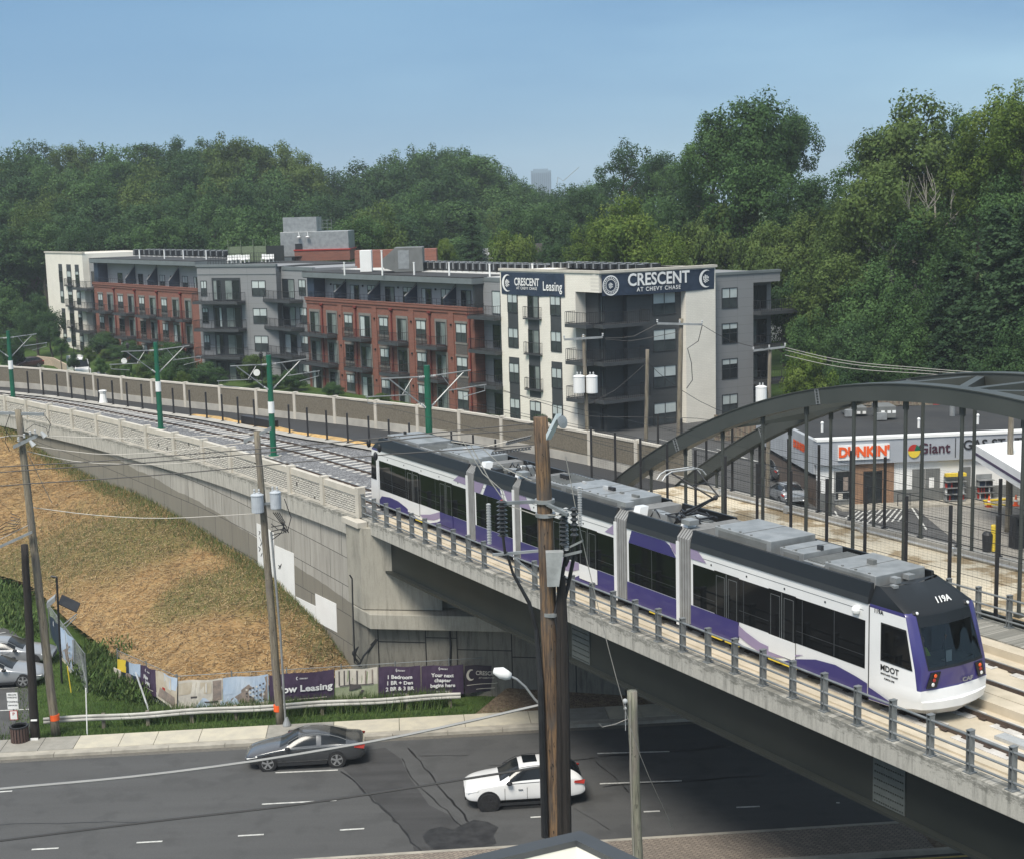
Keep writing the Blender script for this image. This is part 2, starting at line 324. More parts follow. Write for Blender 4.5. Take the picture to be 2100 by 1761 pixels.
M['cornice'] = mat('grey_cornice_metal', (.16, .18, .185), rough=.5)
M['darkpanel'] = mat('dark_panel', (.05, .054, .058), rough=.55)
def glassy(name, c, rough=.06, spec=.5, c2=None):
    m, t, b = newmat(name); f = noise(t, pos(t), .8, 3); t.links.new(ramp(t, f, [(.35, c), (.65, c2 or tuple(x*1.6 for x in c))]), b.inputs['Base Color']); b.inputs['Roughness'].default_value = rough; b.inputs['Specular IOR Level'].default_value = spec; return m
M['glass'] = glassy('dark_glass', (.012, .015, .017)); M['carglass'] = glassy('car_glass', (.008, .010, .012), .12, .35)
M['blind'] = glassy('blinds_behind_glass', (.42, .47, .47), .15, .5, (.50, .55, .54)); M['curtain'] = glassy('curtain_behind_glass', (.14, .17, .165), .15, .5, (.22, .25, .24)); M['dimglass'] = glassy('dim_glass', (.035, .042, .045), .1)
M['roof'] = mat('tar_roof', (.022, .023, .025), (.036, .036, .036), .3, rough=.9); M['roofw'] = mat('white_roof_membrane', (.6, .6, .58), (.45, .45, .43), .3, rough=.8)
M['hvac'] = mat('grey_machine', (.16, .165, .16), (.12, .125, .12), 1, rough=.6); M['galv'] = mat('zinc_sheet', (.36, .37, .37), (.26, .27, .27), 2, rough=.45, metal=.4)
def wood(name, c1, c2, c3):
    m, t, b = newmat(name); P_ = mapped(t, pos(t), (6, 6, .35)); f = noise(t, P_, 2.4, 9, .68); f2 = noise(t, mapped(t, pos(t), (14, 14, .9)), 2, 5)
    c = ramp(t, f, [(.3, c3), (.46, c1), (.6, c2), (.75, c1)]); c = mix(t, ramp(t, f2, [(.56, g(0)), (.66, g(.75))]), c, c3); f3 = noise(t, mapped(t, pos(t), (2.5, 2.5, .8)), 1.3, 5); c = mix(t, ramp(t, f3, [(.50, g(0)), (.62, g(.7))]), c, tuple(sum(c1)/3*k for k in (1.15, 1.0, .88))); f4 = noise(t, mapped(t, pos(t), (5, 5, 2.2)), 2.1, 3); c = mix(t, ramp(t, f4, [(.66, g(0)), (.70, g(.9))]), c, c3); t.links.new(c, b.inputs['Base Color']); b.inputs['Roughness'].default_value = .9; bump(t, b, f, .03, .8); return m
M['wood'] = wood('weathered_brown_wood', (.10, .066, .043), (.22, .135, .07), (.016, .012, .009)); M['woodg'] = wood('grey_pole_wood', (.17, .145, .105), (.25, .22, .165), (.07, .06, .045)); M['woodd'] = wood('creosoted_wood', (.018, .014, .012), (.03, .024, .02), (.008, .007, .006))
M['woodp'] = wood('pale_green_pole_wood', (.20, .20, .15), (.28, .27, .21), (.09, .09, .07))
M['wire'] = mat('dark_cable', (.02, .02, .02), rough=.5); M['wirel'] = mat('light_cable', (.42, .40, .36), rough=.5, metal=.2)
M['tank'] = mat('transformer_grey', (.46, .49, .52), (.38, .41, .44), 3, rough=.4)
M['insul'] = mat('dark_insulator', (.04, .045, .05), rough=.3); M['insul2'] = mat('pale_insulator', (.45, .46, .46), rough=.4)
M['green'] = mat('green_mast_paint', (.008, .115, .062), (.007, .09, .05), 1, rough=.45)
M['orange'] = mat('orange_plastic', (.85, .12, .02), rough=.5); M['yellow'] = mat('yellow_paint_solid', (.75, .55, .05), rough=.5)
M['red'] = mat('red_paint', (.40, .03, .02), rough=.5); M['navy'] = mat('navy_vinyl', (.018, .03, .055), (.024, .038, .068), 2, rough=.55)
M['ink'] = mat('white_lettering', (.82, .82, .80), rough=.6)
def grass(name, c1, c2, c3, s1=.35, extra=None):
    m, t, b = newmat(name); P_ = pos(t); n1 = noise(t, P_, s1, 7, .65); n2 = noise(t, mapped(t, P_, (9, 9, 3)), 1.5, 6, .7)
    c = ramp(t, n1, [(.33, c1), (.5, c2), (.68, c3)]); c = mix(t, ramp(t, n2, [(.35, g(0)), (.7, g(.7))]), c, tuple(x*.45 for x in c1)); t.links.new(c, b.inputs['Base Color']); b.inputs['Roughness'].default_value = .95; b.inputs['Specular IOR Level'].default_value = .1
    bump(t, b, n2, .08, .9); return m
M['grass'] = grass('grass', (.045, .085, .018), (.07, .12, .03), (.10, .14, .045)); M['lawn'] = grass('hill_lawn', (.09, .12, .04), (.12, .15, .055), (.14, .17, .07), .05)
# ================================================================ SETTING: ground
C0 = Vector((7.97, 126.0, 0)); F1 = Fr((7.97, 126.0), (-.608, .794))          # main apartment facade line
def sm(x, a, b): x = min(1, max(0, (x-a)/(b-a))); return x*x*(3-2*x)
def hz(x, y):
    rx, ry = x-C0.x, y-C0.y
    db = rx*.794+ry*.608; al = -rx*.608+ry*.794
    s_, o_ = (x-B.p.x)*B.e.x+(y-B.p.y)*B.e.y, (x-B.p.x)*B.n.x+(y-B.p.y)*B.n.y
    z = 1.9*sm(o_, 8, 13)*sm(y, 66, 80)
    if y < 66: z = 0
    z += .45*sm(o_, 18, 24)*sm(y, 74, 84)
    z += 6*sm(max(db-26, (al-118)*.8), 0, 95)*sm(y, 150, 190)
    z += 3*sm(db, 120, 300)
    z += 7*math.exp(-((x+20)/28)**2-((y-340)/60)**2)+4*math.exp(-((x+88)/30)**2-((y-262)/26)**2)
    z += 5*sm(x, 40, 130)*sm(y, 125, 220)
    z += (math.sin(x*.021+1)*math.cos(y*.017)*2.0)*sm(y, 220, 320)
    return z
xs = sorted(set([-1200, -800, -550]+list(range(-400, -100, 12))+list(range(-100, 110, 4))+list(range(110, 420, 12))+[550, 800, 1200]))
ys = sorted(set([-80, -40, 0, 30]+list(range(40, 250, 4))+list(range(250, 640, 12))+[700, 900, 1300, 2000, 3500, 6000]))
def gx(x, y): return x if abs(y) < 700 else x*(y/700)
mb = MB(); nx, ny = len(xs), len(ys)
mb.mesh([(gx(x, y), y, hz(gx(x, y), y)-.02) for y in ys for x in xs], [(j*nx+i, j*nx+i+1, (j+1)*nx+i+1, (j+1)*nx+i) for j in range(ny-1) for i in range(nx-1)])
struct('ground', mb, M['grass'], smooth=True)
# road frame: a along the road (to the right), b away from the camera
RD = Fr((0, 50.2), (1, .083), True)
def rp(a, b, z=0.0): return RD.P(a, b, z)
def strip(mb, a0, a1, b0, b1, z, n=1):
    for i in range(n):
        u0 = a0+(a1-a0)*i/n; u1 = a0+(a1-a0)*(i+1)/n; mb.face([rp(u0, b0, z), rp(u1, b0, z), rp(u1, b1, z), rp(u0, b1, z)])
mb = MB(); strip(mb, -120, 90, -2.62, 8.9, .006, 12); struct('road', mb, M['road'])
mb = MB()
patch = [atZ(u, v, .011) for u, v in [(700, 1572), (730, 1540), (790, 1532), (822, 1555), (838, 1590), (880, 1650), (925, 1672), (955, 1712), (990, 1728), (1016, 1733), (985, 1742), (850, 1748), (845, 1724), (820, 1690), (770, 1642), (735, 1605)]]
mb.m(M['patch']).face(patch[::-1] if (patch[1]-patch[0]).cross(patch[2]-patch[1]).z < 0 else patch)
wet = [atZ(u, v, .016) for u, v in [(866, 1712), (880, 1700), (905, 1694), (930, 1700), (948, 1690), (972, 1680), (1000, 1684), (1022, 1695), (1012, 1712), (1018, 1728), (990, 1739), (940, 1741), (905, 1745), (885, 1738), (872, 1726)]]; mb.m(mat('damp_asphalt', (.014, .014, .015), (.035, .035, .036), 2.5, rough=.55)).face(wet[::-1] if (wet[1]-wet[0]).cross(wet[2]-wet[1]).z < 0 else wet)
struct('road_patch', mb)
def crack(px_, w=.045, z=.015):
    pts = [atZ(u, v, z) for u, v in px_]; out = []
    for i in range(len(pts)-1):
        k = max(2, int((pts[i+1]-pts[i]).length/.4))
        for j in range(k): out.append(pts[i].lerp(pts[i+1], j/k)+Vector((rnd.uniform(-.06, .06), rnd.uniform(-.06, .06), 0)))
    out.append(pts[-1]); L = []; Rr = []
    for i, p in enumerate(out):
        d = (out[min(i+1, len(out)-1)]-out[max(i-1, 0)]).normalized(); nn = Vector((-d.y, d.x, 0))*w*rnd.uniform(.4, 1.3)*.5; L.append(p+nn); Rr.append(p-nn)
    return L, Rr
mb = MB().m(M['tar'])
for pts, w_ in [([(700, 1580), (735, 1606), (768, 1642), (820, 1690), (846, 1726), (870, 1750)], .09), ([(835, 1533), (860, 1560), (905, 1615), (935, 1650), (965, 1690)], .08), ([(822, 1555), (850, 1598), (905, 1652), (955, 1700)], .05), ([(0, 1690), (150, 1686), (330, 1683)], .03), ([(1150, 1562), (1225, 1552)], .06), ([(1000, 1570), (1080, 1562)], .04), ([(1220, 1560), (1262, 1592), (1290, 1625)], .05), ([(1228, 1550), (1500, 1530)], .10), ([(1235, 1612), (1560, 1590)], .09), ([(860, 1550), (960, 1548)], .04), ([(1180, 1655), (1250, 1700)], .03)]:
    L, Rr = crack(pts, w_)
    for i in range(len(L)-1): mb.face([Rr[i], Rr[i+1], L[i+1], L[i]])
struct('road_cracks', mb)
mb = MB().m(M['line'])
def dash(p0, p1, w=.11):
    a = atZ(*p0, .02); b = atZ(*p1, .02); d = (b-a).normalized(); nn = Vector((-d.y, d.x, 0))*w/2
    mb.face([a-nn, b-nn, b+nn, a+nn])
for p0, p1 in [((565, 1583.5), (693, 1578)), ((1225, 1544), (1373, 1540)), ((-60, 1627), (25, 1621)), ((537, 1648), (690, 1640)), ((1230, 1606), (1398, 1600)), ((65, 1741), (120, 1738)), ((280, 1727), (333, 1724)), ((488, 1713), (541, 1710)), ((697, 1701), (747, 1698)), ((1088, 1675), (1122, 1673)), ((1320, 1663.5), (1353, 1662)), ((1510, 1654.5), (1558, 1652.5)), ((1715, 1645), (1722, 1645)), ((-160, 1702), (-60, 1694)), ((-150, 1753), (-100, 1750))]: dash(p0, p1)
struct('lane_markings', mb)
mb = MB().m(M['line'])
a = atZ(0, 1598, .02)
# pavement (sidewalk) with joints and kerb on the far side
mb = MB()
side = [(a_, None) for a_ in range(-60, 61, 1)]
def walk_w(a_): return 2.15+.25*math.sin(a_*.3)
segs = []; a_ = -60.0; k = 0; SW = [M['curb'], mat('pavement_slab_grey', (.30, .285, .25), (.24, .23, .20), 3, rough=.9, bmp=.004), mat('pavement_slab_pale', (.50, .46, .36), (.42, .39, .32), 2, rough=.9, bmp=.004)]
rs = random.Random(3)
while a_ < 62:
    L = rs.choice([1.5, 1.6, 1.9, 2.9]); mb.m(SW[2] if (k*7) % 5 else SW[1])
    if a_ < -19 or a_ > 7: mb.m(SW[1])
    mb.obox(rp(a_, 9.42, 0), RD.e*(L-.025), RD.n*1.55, (0, 0, .15)); a_ += L; k += 1
struct('pavement', mb)
mb = MB(); a_ = -60.0
mb.m(M['curb'])
while a_ < 62:
    L = 2.4; mb.obox(rp(a_, 8.9, 0), RD.e*(L-.02), RD.n*.24, (0, 0, .15+rs.uniform(-.01, .01))); mb.obox(rp(a_, 9.14, 0), RD.e*L, RD.n*.28, (0, 0, .135)); a_ += L
struct('kerb', mb)
mb = MB().m(mat('gutter_grit', (.09, .085, .075), (.14, .13, .11), 8)); strip(mb, -60, 62, 8.55, 8.9, .012, 4); struct('gutter', mb)
# near median: brick paved strip with kerbs, then the near carriageway
mb = MB(); mb.m(brick('median_brick', (1, .083), (.20, .165, .13), (.14, .115, .09), (.05, .045, .04), .22, .11))
def medb(t, b, a): pass
m_, t_, b_ = newmat('median_paver'); br = N(t_, 'ShaderNodeTexBrick'); br.inputs['Scale'].default_value = 1; br.inputs['Brick Width'].default_value = .24; br.inputs['Row Height'].default_value = .12; br.inputs['Mortar Size'].default_value = .01
br.inputs['Color1'].default_value = (.27, .225, .18, 1); br.inputs['Color2'].default_value = (.19, .16, .13, 1); br.inputs['Mortar'].default_value = (.06, .05, .045, 1)
rt = N(t_, 'ShaderNodeMapping'); rt.inputs['Rotation'].default_value = (0, 0, .6); t_.links.new(pos(t_), rt.inputs[0]); t_.links.new(rt.outputs[0], br.inputs['Vector']); t_.links.new(br.outputs['Color'], b_.inputs['Base Color']); b_.inputs['Roughness'].default_value = .9
mb = MB().m(m_); mb.obox(rp(-60, -4.9, 0), RD.e*74, RD.n*2.1, (0, 0, .16)); mb.m(M['soil']); mb.obox(rp(14.01, -4.9, 0), RD.e*50, RD.n*2.1, (0, 0, .14)); struct('median', mb)
mb = MB().m(M['curb']); mb.obox(rp(-60, -2.795, 0), RD.e*120, RD.n*.17, (0, 0, .17)); mb.obox(rp(-60, -5.08, 0), RD.e*120, RD.n*.175, (0, 0, .17)); struct('median_kerb', mb)
mb = MB().m(M['yline']); strip(mb, -20, 60, -2.60, -2.49, .012); strip(mb, -20, 60, -5.4, -5.28, .012); struct('yellow_edge_lines', mb)
mb = MB(); strip(mb, -120, 90, -22, -5.08, .005, 6); struct('near_road', mb, M['road'])

# ================================================================ SETTING: retaining wall line, ramp body
WP = [(-95, -30), (-80, -19.5), (-66, -12.2), (-58, -9.0), (-50.8, -6.9), (-43.4, -5.4), (-36.6, -4.0), (-32.7, -3.35), (-28.5, -2.7), (-24.7, -2.1), (-20.9, -1.5), (-16.1, -1.0), (-11, -.65), (-5.6, -.3), (0, 0)]
def catm(P, step=1.0):
    out = []; P = [Vector(p) for p in P]; Q = [P[0]*2-P[1]]+P+[P[-1]*2-P[-2]]
    for i in range(1, len(Q)-2):
        n = max(1, int((Q[i+1]-Q[i]).length/step))
        for j in range(n):
            t = j/n; out.append(.5*((2*Q[i])+(Q[i+1]-Q[i-1])*t+(2*Q[i-1]-5*Q[i]+4*Q[i+1]-Q[i+2])*t*t+(3*Q[i]-Q[i-1]-3*Q[i+1]+Q[i+2])*t**3))
    out.append(P[-1]); return out
class Curve:
    def __init__(s, pts, step=.5):
        s.q = [Vector((p.x, p.y, 0)) for p in catm([Vector((*p, 0)) for p in pts], step)]; s.L = [0]
        for i in range(1, len(s.q)): s.L.append(s.L[-1]+(s.q[i]-s.q[i-1]).length)
    def at(s, l):
        import bisect
        i = min(max(bisect.bisect_right(s.L, l)-1, 0), len(s.q)-2); t = (l-s.L[i])/(s.L[i+1]-s.L[i]); return s.q[i].lerp(s.q[i+1], t), (s.q[i+1]-s.q[i]).normalized()
    def P(s, l, o, z):       # o to the left-normal pointing away from the camera
        p, d = s.at(l); nn = Vector((-d.y, d.x, 0)); q = p+nn*o
        return B.P(q.x, q.y, z)
    def near(s, sv): return min(range(len(s.q)), key=lambda i: abs(s.q[i].x-sv))
WC = Curve(WP); WL = WC.L[-1]
def lw(sv): return WC.L[WC.near(sv)]            # arc length where the bridge coordinate is sv
def wallz(u, v):
    """pixel on the retaining wall face -> point"""
    best = None
    for i in range(len(WC.q)-1):
        a = B.P(WC.q[i].x, WC.q[i].y, 0); b = B.P(WC.q[i+1].x, WC.q[i+1].y, 0); F = Fr(a, b-a); s_, z = F.px(u, v)
        if -0.001 <= s_ <= (b-a).length+.001: best = F.P(s_, 0, z)
    if best is None:
        a = B.P(-3, -.15, 0); b = B.P(0, 0, 0); F = Fr(a, b-a); s_, z = F.px(u, v); best = F.P(s_, 0, z)
    return best
def ribbon(mb, l0, l1, o0, o1, z0, z1, step=1.0, cv=None, caps=True):
    cv = cv or WC; n = max(1, int((l1-l0)/step)); V = []; Fs = []
    for i in range(n+1):
        l = l0+(l1-l0)*i/n; V += [cv.P(l, o0, z0), cv.P(l, o1, z0), cv.P(l, o1, z1), cv.P(l, o0, z1)]
    for i in range(n):
        a = i*4; b = a+4
        Fs += [(a, b, b+3, a+3), (a+3, b+3, b+2, a+2), (a+2, b+2, b+1, a+1), (a+1, b+1, b, a)]
    if caps: Fs += [(0, 3, 2, 1), (n*4, n*4+1, n*4+2, n*4+3)]
    mb.mesh(V, Fs); return mb
# far wall line (o measured in bridge frame)
WF = [(-100, -22), (-80, -9.5), (-70.7, -3.9), (-63.7, -.6), (-55, 2.1), (-48.2, 4.4), (-37.8, 8.3), (-28.1, 11.8), (-20.8, 14.0), (-13.3, 15.5), (-5, 16.5), (3, 17.0)]
FC = Curve(WF)
FNs = [(-100, -25), (-80, -11.5), (-70, -6.2), (-59.4, -1.6), (-50, 1.2), (-43.5, 3.0), (-37.6, 4.7), (-30, 6.3), (-22.6, 7.9), (-18.75, 8.9), (-12, 10.0), (-5, 10.8), (2, 11.3)]
FN = Curve(FNs)
rw = thing('retaining_wall', B.P(0, 0, 0), 'long stained concrete panel retaining wall holding up the rail track above the straw covered slope', 'retaining wall')
mb = MB().m(M['mse']); ribbon(mb, 0, WL-.2, 0, .6, -.5, RZ-.95, 1.0); mb.build('wall_face', None, rw)
mb = MB().m(M['fascia']); ribbon(mb, 0, WL-.2, -.22, .75, RZ-.95, RZ-.02, 1.0); mb.build('coping', None, rw)
# painted-over graffiti patches
for P_ in [[(527, 1072), (541, 1078), (562, 1092), (564, 1187), (541, 1166), (530, 1165)], [(564, 1117), (603, 1134), (606, 1234), (581, 1207), (564, 1187)], [(607, 1222), (648, 1242), (649, 1277), (609, 1236)], [(647, 1216), (690, 1237), (692, 1296), (650, 1274)]]:
    pts = [wallz(*p) for p in P_]; nn = -B.n*.02; mb = MB().m(M['white']); mb.prism([p+nn*.2 for p in pts], nn); mb.build('paint_patch', None, rw)
mb = MB().m(M['trim'])
for a, b in [(532, 1088), (533, 1100), (531, 1120), (536, 1140), (572, 1158), (575, 1166)]:
    p = wallz(a, b)-B.n*.03; q = p+B.e*rnd.uniform(.15, .3)+Vector((0, 0, rnd.uniform(-.35, .35))); mb.tube(p, q, .02, n=4); mb.tube(q, q+B.e*-.2+Vector((0, 0, -.2)), .018, n=4)
mb.build('marker_scribbles', None, rw)
# ramp body, ballast, trail asphalt
mb = MB().m(M['conc']); V = []; Fs = []
ss = [-100+i*2.0 for i in range(51)]
def interp(cv, sv):
    i = cv.near(sv); return cv.q[i].y
def wo(sv): return interp(WC, sv) if sv > -94 else -30
mb = MB().m(M['ballast'])
n = 48
V = []; Fs = []
for i in range(n+1):
    sv = -94+94*i/n; a = wo(sv)+.3; b = interp(FN, sv)-.5
    for j, (o, dz) in enumerate([(a, -.05), (a+.5, -.12), (b-.2, -.15), (b, -.12)]): V.append(B.P(sv, o, RZ+dz))
for i in range(n):
    for j in range(3): k = i*4+j; Fs.append((k, k+4, k+5, k+1))
mb.mesh(V, [f[::-1] for f in Fs]); struct('ballast', mb)
mb = MB(); V = []; Fs = []
for i in range(n+3):
    sv = -94+97*i/(n+2); V += [B.P(sv, interp(FN, sv)-.6, RZ-.02), B.P(sv, interp(FN, sv)+.02, RZ+.03), B.P(sv, interp(FN, sv)+.12, RZ+.03)]
for i in range(n+2):
    k = i*3; Fs += [(k, k+1, k+4, k+3), (k+1, k+2, k+5, k+4)]
mb.m(M['conc']).mesh(V, Fs); struct('track_edge_slab', mb)
mb = MB(); V = []; Fs = []
for i in range(n+3):
    sv = -94+97*i/(n+2); V += [B.P(sv, interp(FN, sv)+.1, RZ-.08), B.P(sv, interp(FC, sv)+.1, RZ-.08)]
for i in range(n+2): k = i*2; Fs.append((k, k+1, k+3, k+2))
mb.m(M['path']).mesh(V, Fs); struct('trail_asphalt', mb)
mb = MB(); V = []; Fs = []
for i in range(25):
    sv = -40+36*i/24; V += [B.P(sv, interp(FN, sv)+.12, RZ-.05+.03), B.P(sv, interp(FN, sv)+.5, RZ+.08+.05*math.sin(i*2.1)), B.P(sv, interp(FN, sv)+1.25+.25*math.sin(i*1.3), RZ-.07)]
for i in range(24):
    k = i*3; Fs += [(k, k+1, k+4, k+3), (k+1, k+2, k+5, k+4)]
mb.m(mat('straw_mat', (.55, .36, .14), (.38, .24, .10), 3, rough=.95, bmp=.01)).mesh(V, Fs); tag(mb.build('straw_matting', None), 'strip of tan straw matting between the black posts and the trail asphalt', 'erosion mat')
mb = MB().m(M['black']); f = Fr(B.P(-33.5, interp(FN, -33.5)+.5, 0), B.P(-29.5, interp(FN, -29.5)+.5, 0)-B.P(-33.5, interp(FN, -33.5)+.5, 0)); mb.fb(f, 0, 4.0, -.25, .25, RZ-.05, RZ+.55)
tag(mb.build('silt_barrier', None), 'low black fabric barrier lying at the edge of the trail behind the fence posts', 'silt barrier')
# hidden fill under the ramp
mb = MB().m(M['conc']); V = []; Fs = []
for i in range(n+1):
    sv = -94+93.6*i/n; V += [B.P(sv, wo(sv)+.4, -1), B.P(sv, interp(FC, sv)+.25, -1), B.P(sv, interp(FC, sv)+.25, RZ-.35), B.P(sv, wo(sv)+.4, RZ-.35)]
for i in range(n): a = i*4; b = a+4; Fs += [(a, b, b+3, a+3), (a+3, b+3, b+2, a+2), (a+2, b+2, b+1, a+1)]
Fs += [(0, 3, 2, 1), (n*4, n*4+1, n*4+2, n*4+3)]; mb.mesh(V, Fs); struct('ramp_fill', mb)

# stone-pattern parapet: panels between posts
pw = thing('parapet_wall', WC.P(WL, 0, RZ), 'pale precast parapet of stone patterned panels between posts along the near edge of the track', 'parapet')
PL = 3.9; l = WL-.25; k = 0
while l > 6:
    l0 = l-PL; mb = MB().m(M['cream'])
    for a, b in ((l-.16, l+.16),): ribbon(mb, a, b, -.06, .34, RZ-.02, RZ+1.42, .4)
    mb.build('post', None, pw)
    mb = MB().m(M['cream']); ribbon(mb, l0+.16, l-.16, .02, .28, RZ+.98, RZ+1.30, 1.2); ribbon(mb, l0+.16, l-.16, .04, .25, RZ-.02, RZ+.08, 1.2)
    mb.m(M['stone']); ribbon(mb, l0+.165, l-.165, .06, .24, RZ+.08, RZ+.98, 1.2, caps=False); mb.build('stone_panel', None, pw); l = l0; k += 1
# far trail wall: stepped tan panels with pale frames
tw = thing('trail_wall', B.P(-10, 16, RZ), 'tan rough panel wall with pale posts along the far side of the paved trail', 'wall')
M['tanpanel'] = mat('rough_tan_panel', (.17, .15, .115), (.12, .105, .08), 9, rough=.95, bmp=.02, bs=12)
l = FC.L[-1]; PF = 4.15; first = True
while l > 5:
    l0 = max(l-PF, 0); zt = RZ+1.85
    mb = MB().m(M['cream']); ribbon(mb, l-.13, l+.13, -.12, .22, RZ-.1, zt+.02, .4, FC); mb.build('post', None, tw)
    mb = MB().m(M['cream']); ribbon(mb, l0+.13, l-.13, -.08, .18, zt-.17, zt-.05, 1.4, FC); mb.m(M['conc']); ribbon(mb, l0+.13, l-.13, -.10, .2, RZ-.12, RZ+.42, 1.4, FC)
    mb.m(M['tanpanel']); ribbon(mb, l0+.13, l-.13, -.04, .14, RZ+.42, zt-.17, 1.4, FC, caps=False); mb.build('wall_panel', None, tw); l = l0
    if l0 <= 0: break

# ================================================================ bridges
br_ = thing('rail_bridge', B.P(0, 0, RZ), 'grey concrete and dark steel bridge carrying the light rail tracks over the road', 'bridge')
mb = MB().m(M['fascia']); mb.fb(B, .05, 75, 0, .42, RZ-.64, RZ); mb.build('near_fascia', None, br_, bevel=.02)
mb = MB().m(M['fascia']); mb.fb(B, -.5, 75, 10.4, 10.85, RZ-.64, RZ); mb.fb(B, 2, 75, 9.2, 10.395, RZ-.3, RZ+.02); mb.build('far_fascia', None, br_)
mb = MB().m(M['deck']); mb.fb(B, -.4, 75, .42, 10.4, RZ-.45, RZ-.16)
for a, b, c in ((1.05, 1.5, .0), ): mb.fb(B, -.4, 75, a, b, RZ-.16, RZ-.10)
for o in (4.55, 5.15, 8.6): mb.fb(B, 2, 75, o-.28, o+.28, RZ-.16, RZ+.10)
mb.build('deck', None, br_)
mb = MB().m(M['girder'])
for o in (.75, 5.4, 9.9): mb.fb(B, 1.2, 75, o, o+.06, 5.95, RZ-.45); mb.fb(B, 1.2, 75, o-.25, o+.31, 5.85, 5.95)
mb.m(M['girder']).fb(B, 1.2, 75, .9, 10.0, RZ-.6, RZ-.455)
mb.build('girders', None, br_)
for px_ in (1185, 1813):
    s_, z_ = B.px(px_, 1300 if px_ < 1500 else 1620, .7); mb = MB().m(M['splice'])
    mb.prism([B.P(s_-.45, .748, 5.97), B.P(s_+.75, .748, 5.97), B.P(s_+.75, .748, RZ-.66), B.P(s_-.45, .748, RZ-.66)], -B.n*.03); mb.m(M['girder'])
    for i in range(13):
        for j in range(8): p = B.P(s_-.37+i*.087, .715, 6.05+j*.21); mb.box(p.x-.016, p.x+.016, p.y-.02, p.y+.02, p.z-.016, p.z+.016)
    mb.build('splice_plate', None, br_)
# abutment
ab = thing('bridge_abutment', B.P(0, 0, 0), 'stained concrete abutment and corner pier under the left end of the rail bridge', 'abutment')
AF = Fr(B.P(0, -.1, 0), (1, .10))
mb = MB().m(M['pier']); fp = Fr(B.P(-.55, -.35, 0), B.e)   # corner pier
def pt(s, o, z): return B.P(s, o, z)
mb = MB().m(M['pier'])
mb.prism([pt(-.9, -.42, 4.05), pt(.75, -.42, 4.05), pt(3.1, 2.6, 4.05), pt(-.9, 2.6, 4.05)], (0, 0, RZ-4.35)); mb.build('pier_upper', None, ab, bevel=.03)
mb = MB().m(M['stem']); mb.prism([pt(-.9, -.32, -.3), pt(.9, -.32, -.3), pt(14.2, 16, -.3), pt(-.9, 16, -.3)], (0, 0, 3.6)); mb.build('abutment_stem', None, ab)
mb = MB().m(M['pier']); mb.prism([pt(-.5, -.45, 3.3), pt(1.6, -.45, 3.3), pt(14.9, 16, 3.3), pt(-.5, 16, 3.3)], (0, 0, .72)); mb.build('bearing_ledge', None, ab, bevel=.03)
mb = MB().m(M['pier']); mb.prism([pt(-.9, 2.6, 4.02), pt(2.4, 2.6, 4.02), pt(11.5, 16, 4.02), pt(-.9, 16, 4.02)], (0, 0, RZ-4.5)); mb.build('back_wall', None, ab)
mb = MB().m(M['cream']); mb.prism([pt(-1.05, -.55, RZ-.32), pt(.8, -.55, RZ-.32), pt(.8, -.02, RZ-.32), pt(-1.05, -.02, RZ-.32)], (0, 0, .28)); mb.build('pier_cap', None, ab, bevel=.02)
# panel joints on the road face
ed0 = pt(.9, -.32, 0); ed1 = pt(14.2, 16, 0); AE = Fr(ed0, ed1-ed0); mb = MB().m(M['tar'])
sgn = -1 if AE.n.dot(Vector((0, -1, 0))) < 0 else 1
jr = random.Random(4); xa = .5
while xa < 19:
    wj = jr.choice([1.5, 2.3, 2.3, 2.6]); h1 = jr.choice([1.9, 2.2, 2.5, 2.75]); mb.fb(AE, xa, xa+.05, 0, .014*sgn, -.1, 3.25); mb.fb(AE, xa+.051, min(xa+wj, 20), 0, .013*sgn, h1, h1+.045); xa += wj
mb.build('panel_joints', None, ab)
mb = MB().m(M['dark']); 
def drop(u0, v0, pts, r): 
    P_ = [atY(u, v, B.P(.5, -.4, 0).y-.35) for u, v in pts]; mb.path(P_, r, 5)
drop(0, 0, [(803, 1230), (800, 1255), (790, 1285), (775, 1310), (758, 1330), (745, 1345), (738, 1360)], .05); drop(0, 0, [(806, 1230), (798, 1270), (780, 1300), (760, 1322)], .035); drop(0, 0, [(717, 1178), (722, 1186), (723, 1230), (727, 1345)], .04)
for i in range(9): drop(0, 0, [(735, 1325), (725+rnd.uniform(-3, 8), 1340+rnd.uniform(-4, 6)), (728+rnd.uniform(-3, 12), 1352+rnd.uniform(-3, 8)), (737+rnd.uniform(-3, 5), 1366)], .022)
tag(mb.build('loose_cables', None), 'tangle of black cables hanging down the corner of the concrete abutment', 'cables')
mb = MB().m(M['dark']); P_ = [AE.P(s, .05*sgn, z) for s, z in ((4.0, 3.3), (4.03, 2.4), (3.97, 1.5), (4.0, .2))]; mb.path(P_, .05, 6); tag(mb.build('drain_pipe', None), 'thin black pipe running down the abutment wall under the bridge', 'pipe')
# bare soil under the bridge
mb = MB().m(M['soil']); q = [rp(-1.2, 11.0, .05), rp(14, 11.0, .05), rp(14, 16.5, 1.0), rp(4.0, 15.0, .9), rp(.5, 13.4, .4)]; mb.face(q)
mb.m(M['conc']); mb.face([rp(3.5, 13.0, .62), rp(22, 13.0, .62), rp(22, 16.6, 1.6), rp(4.2, 16.0, 1.6)])
struct('underbridge_ground', mb)

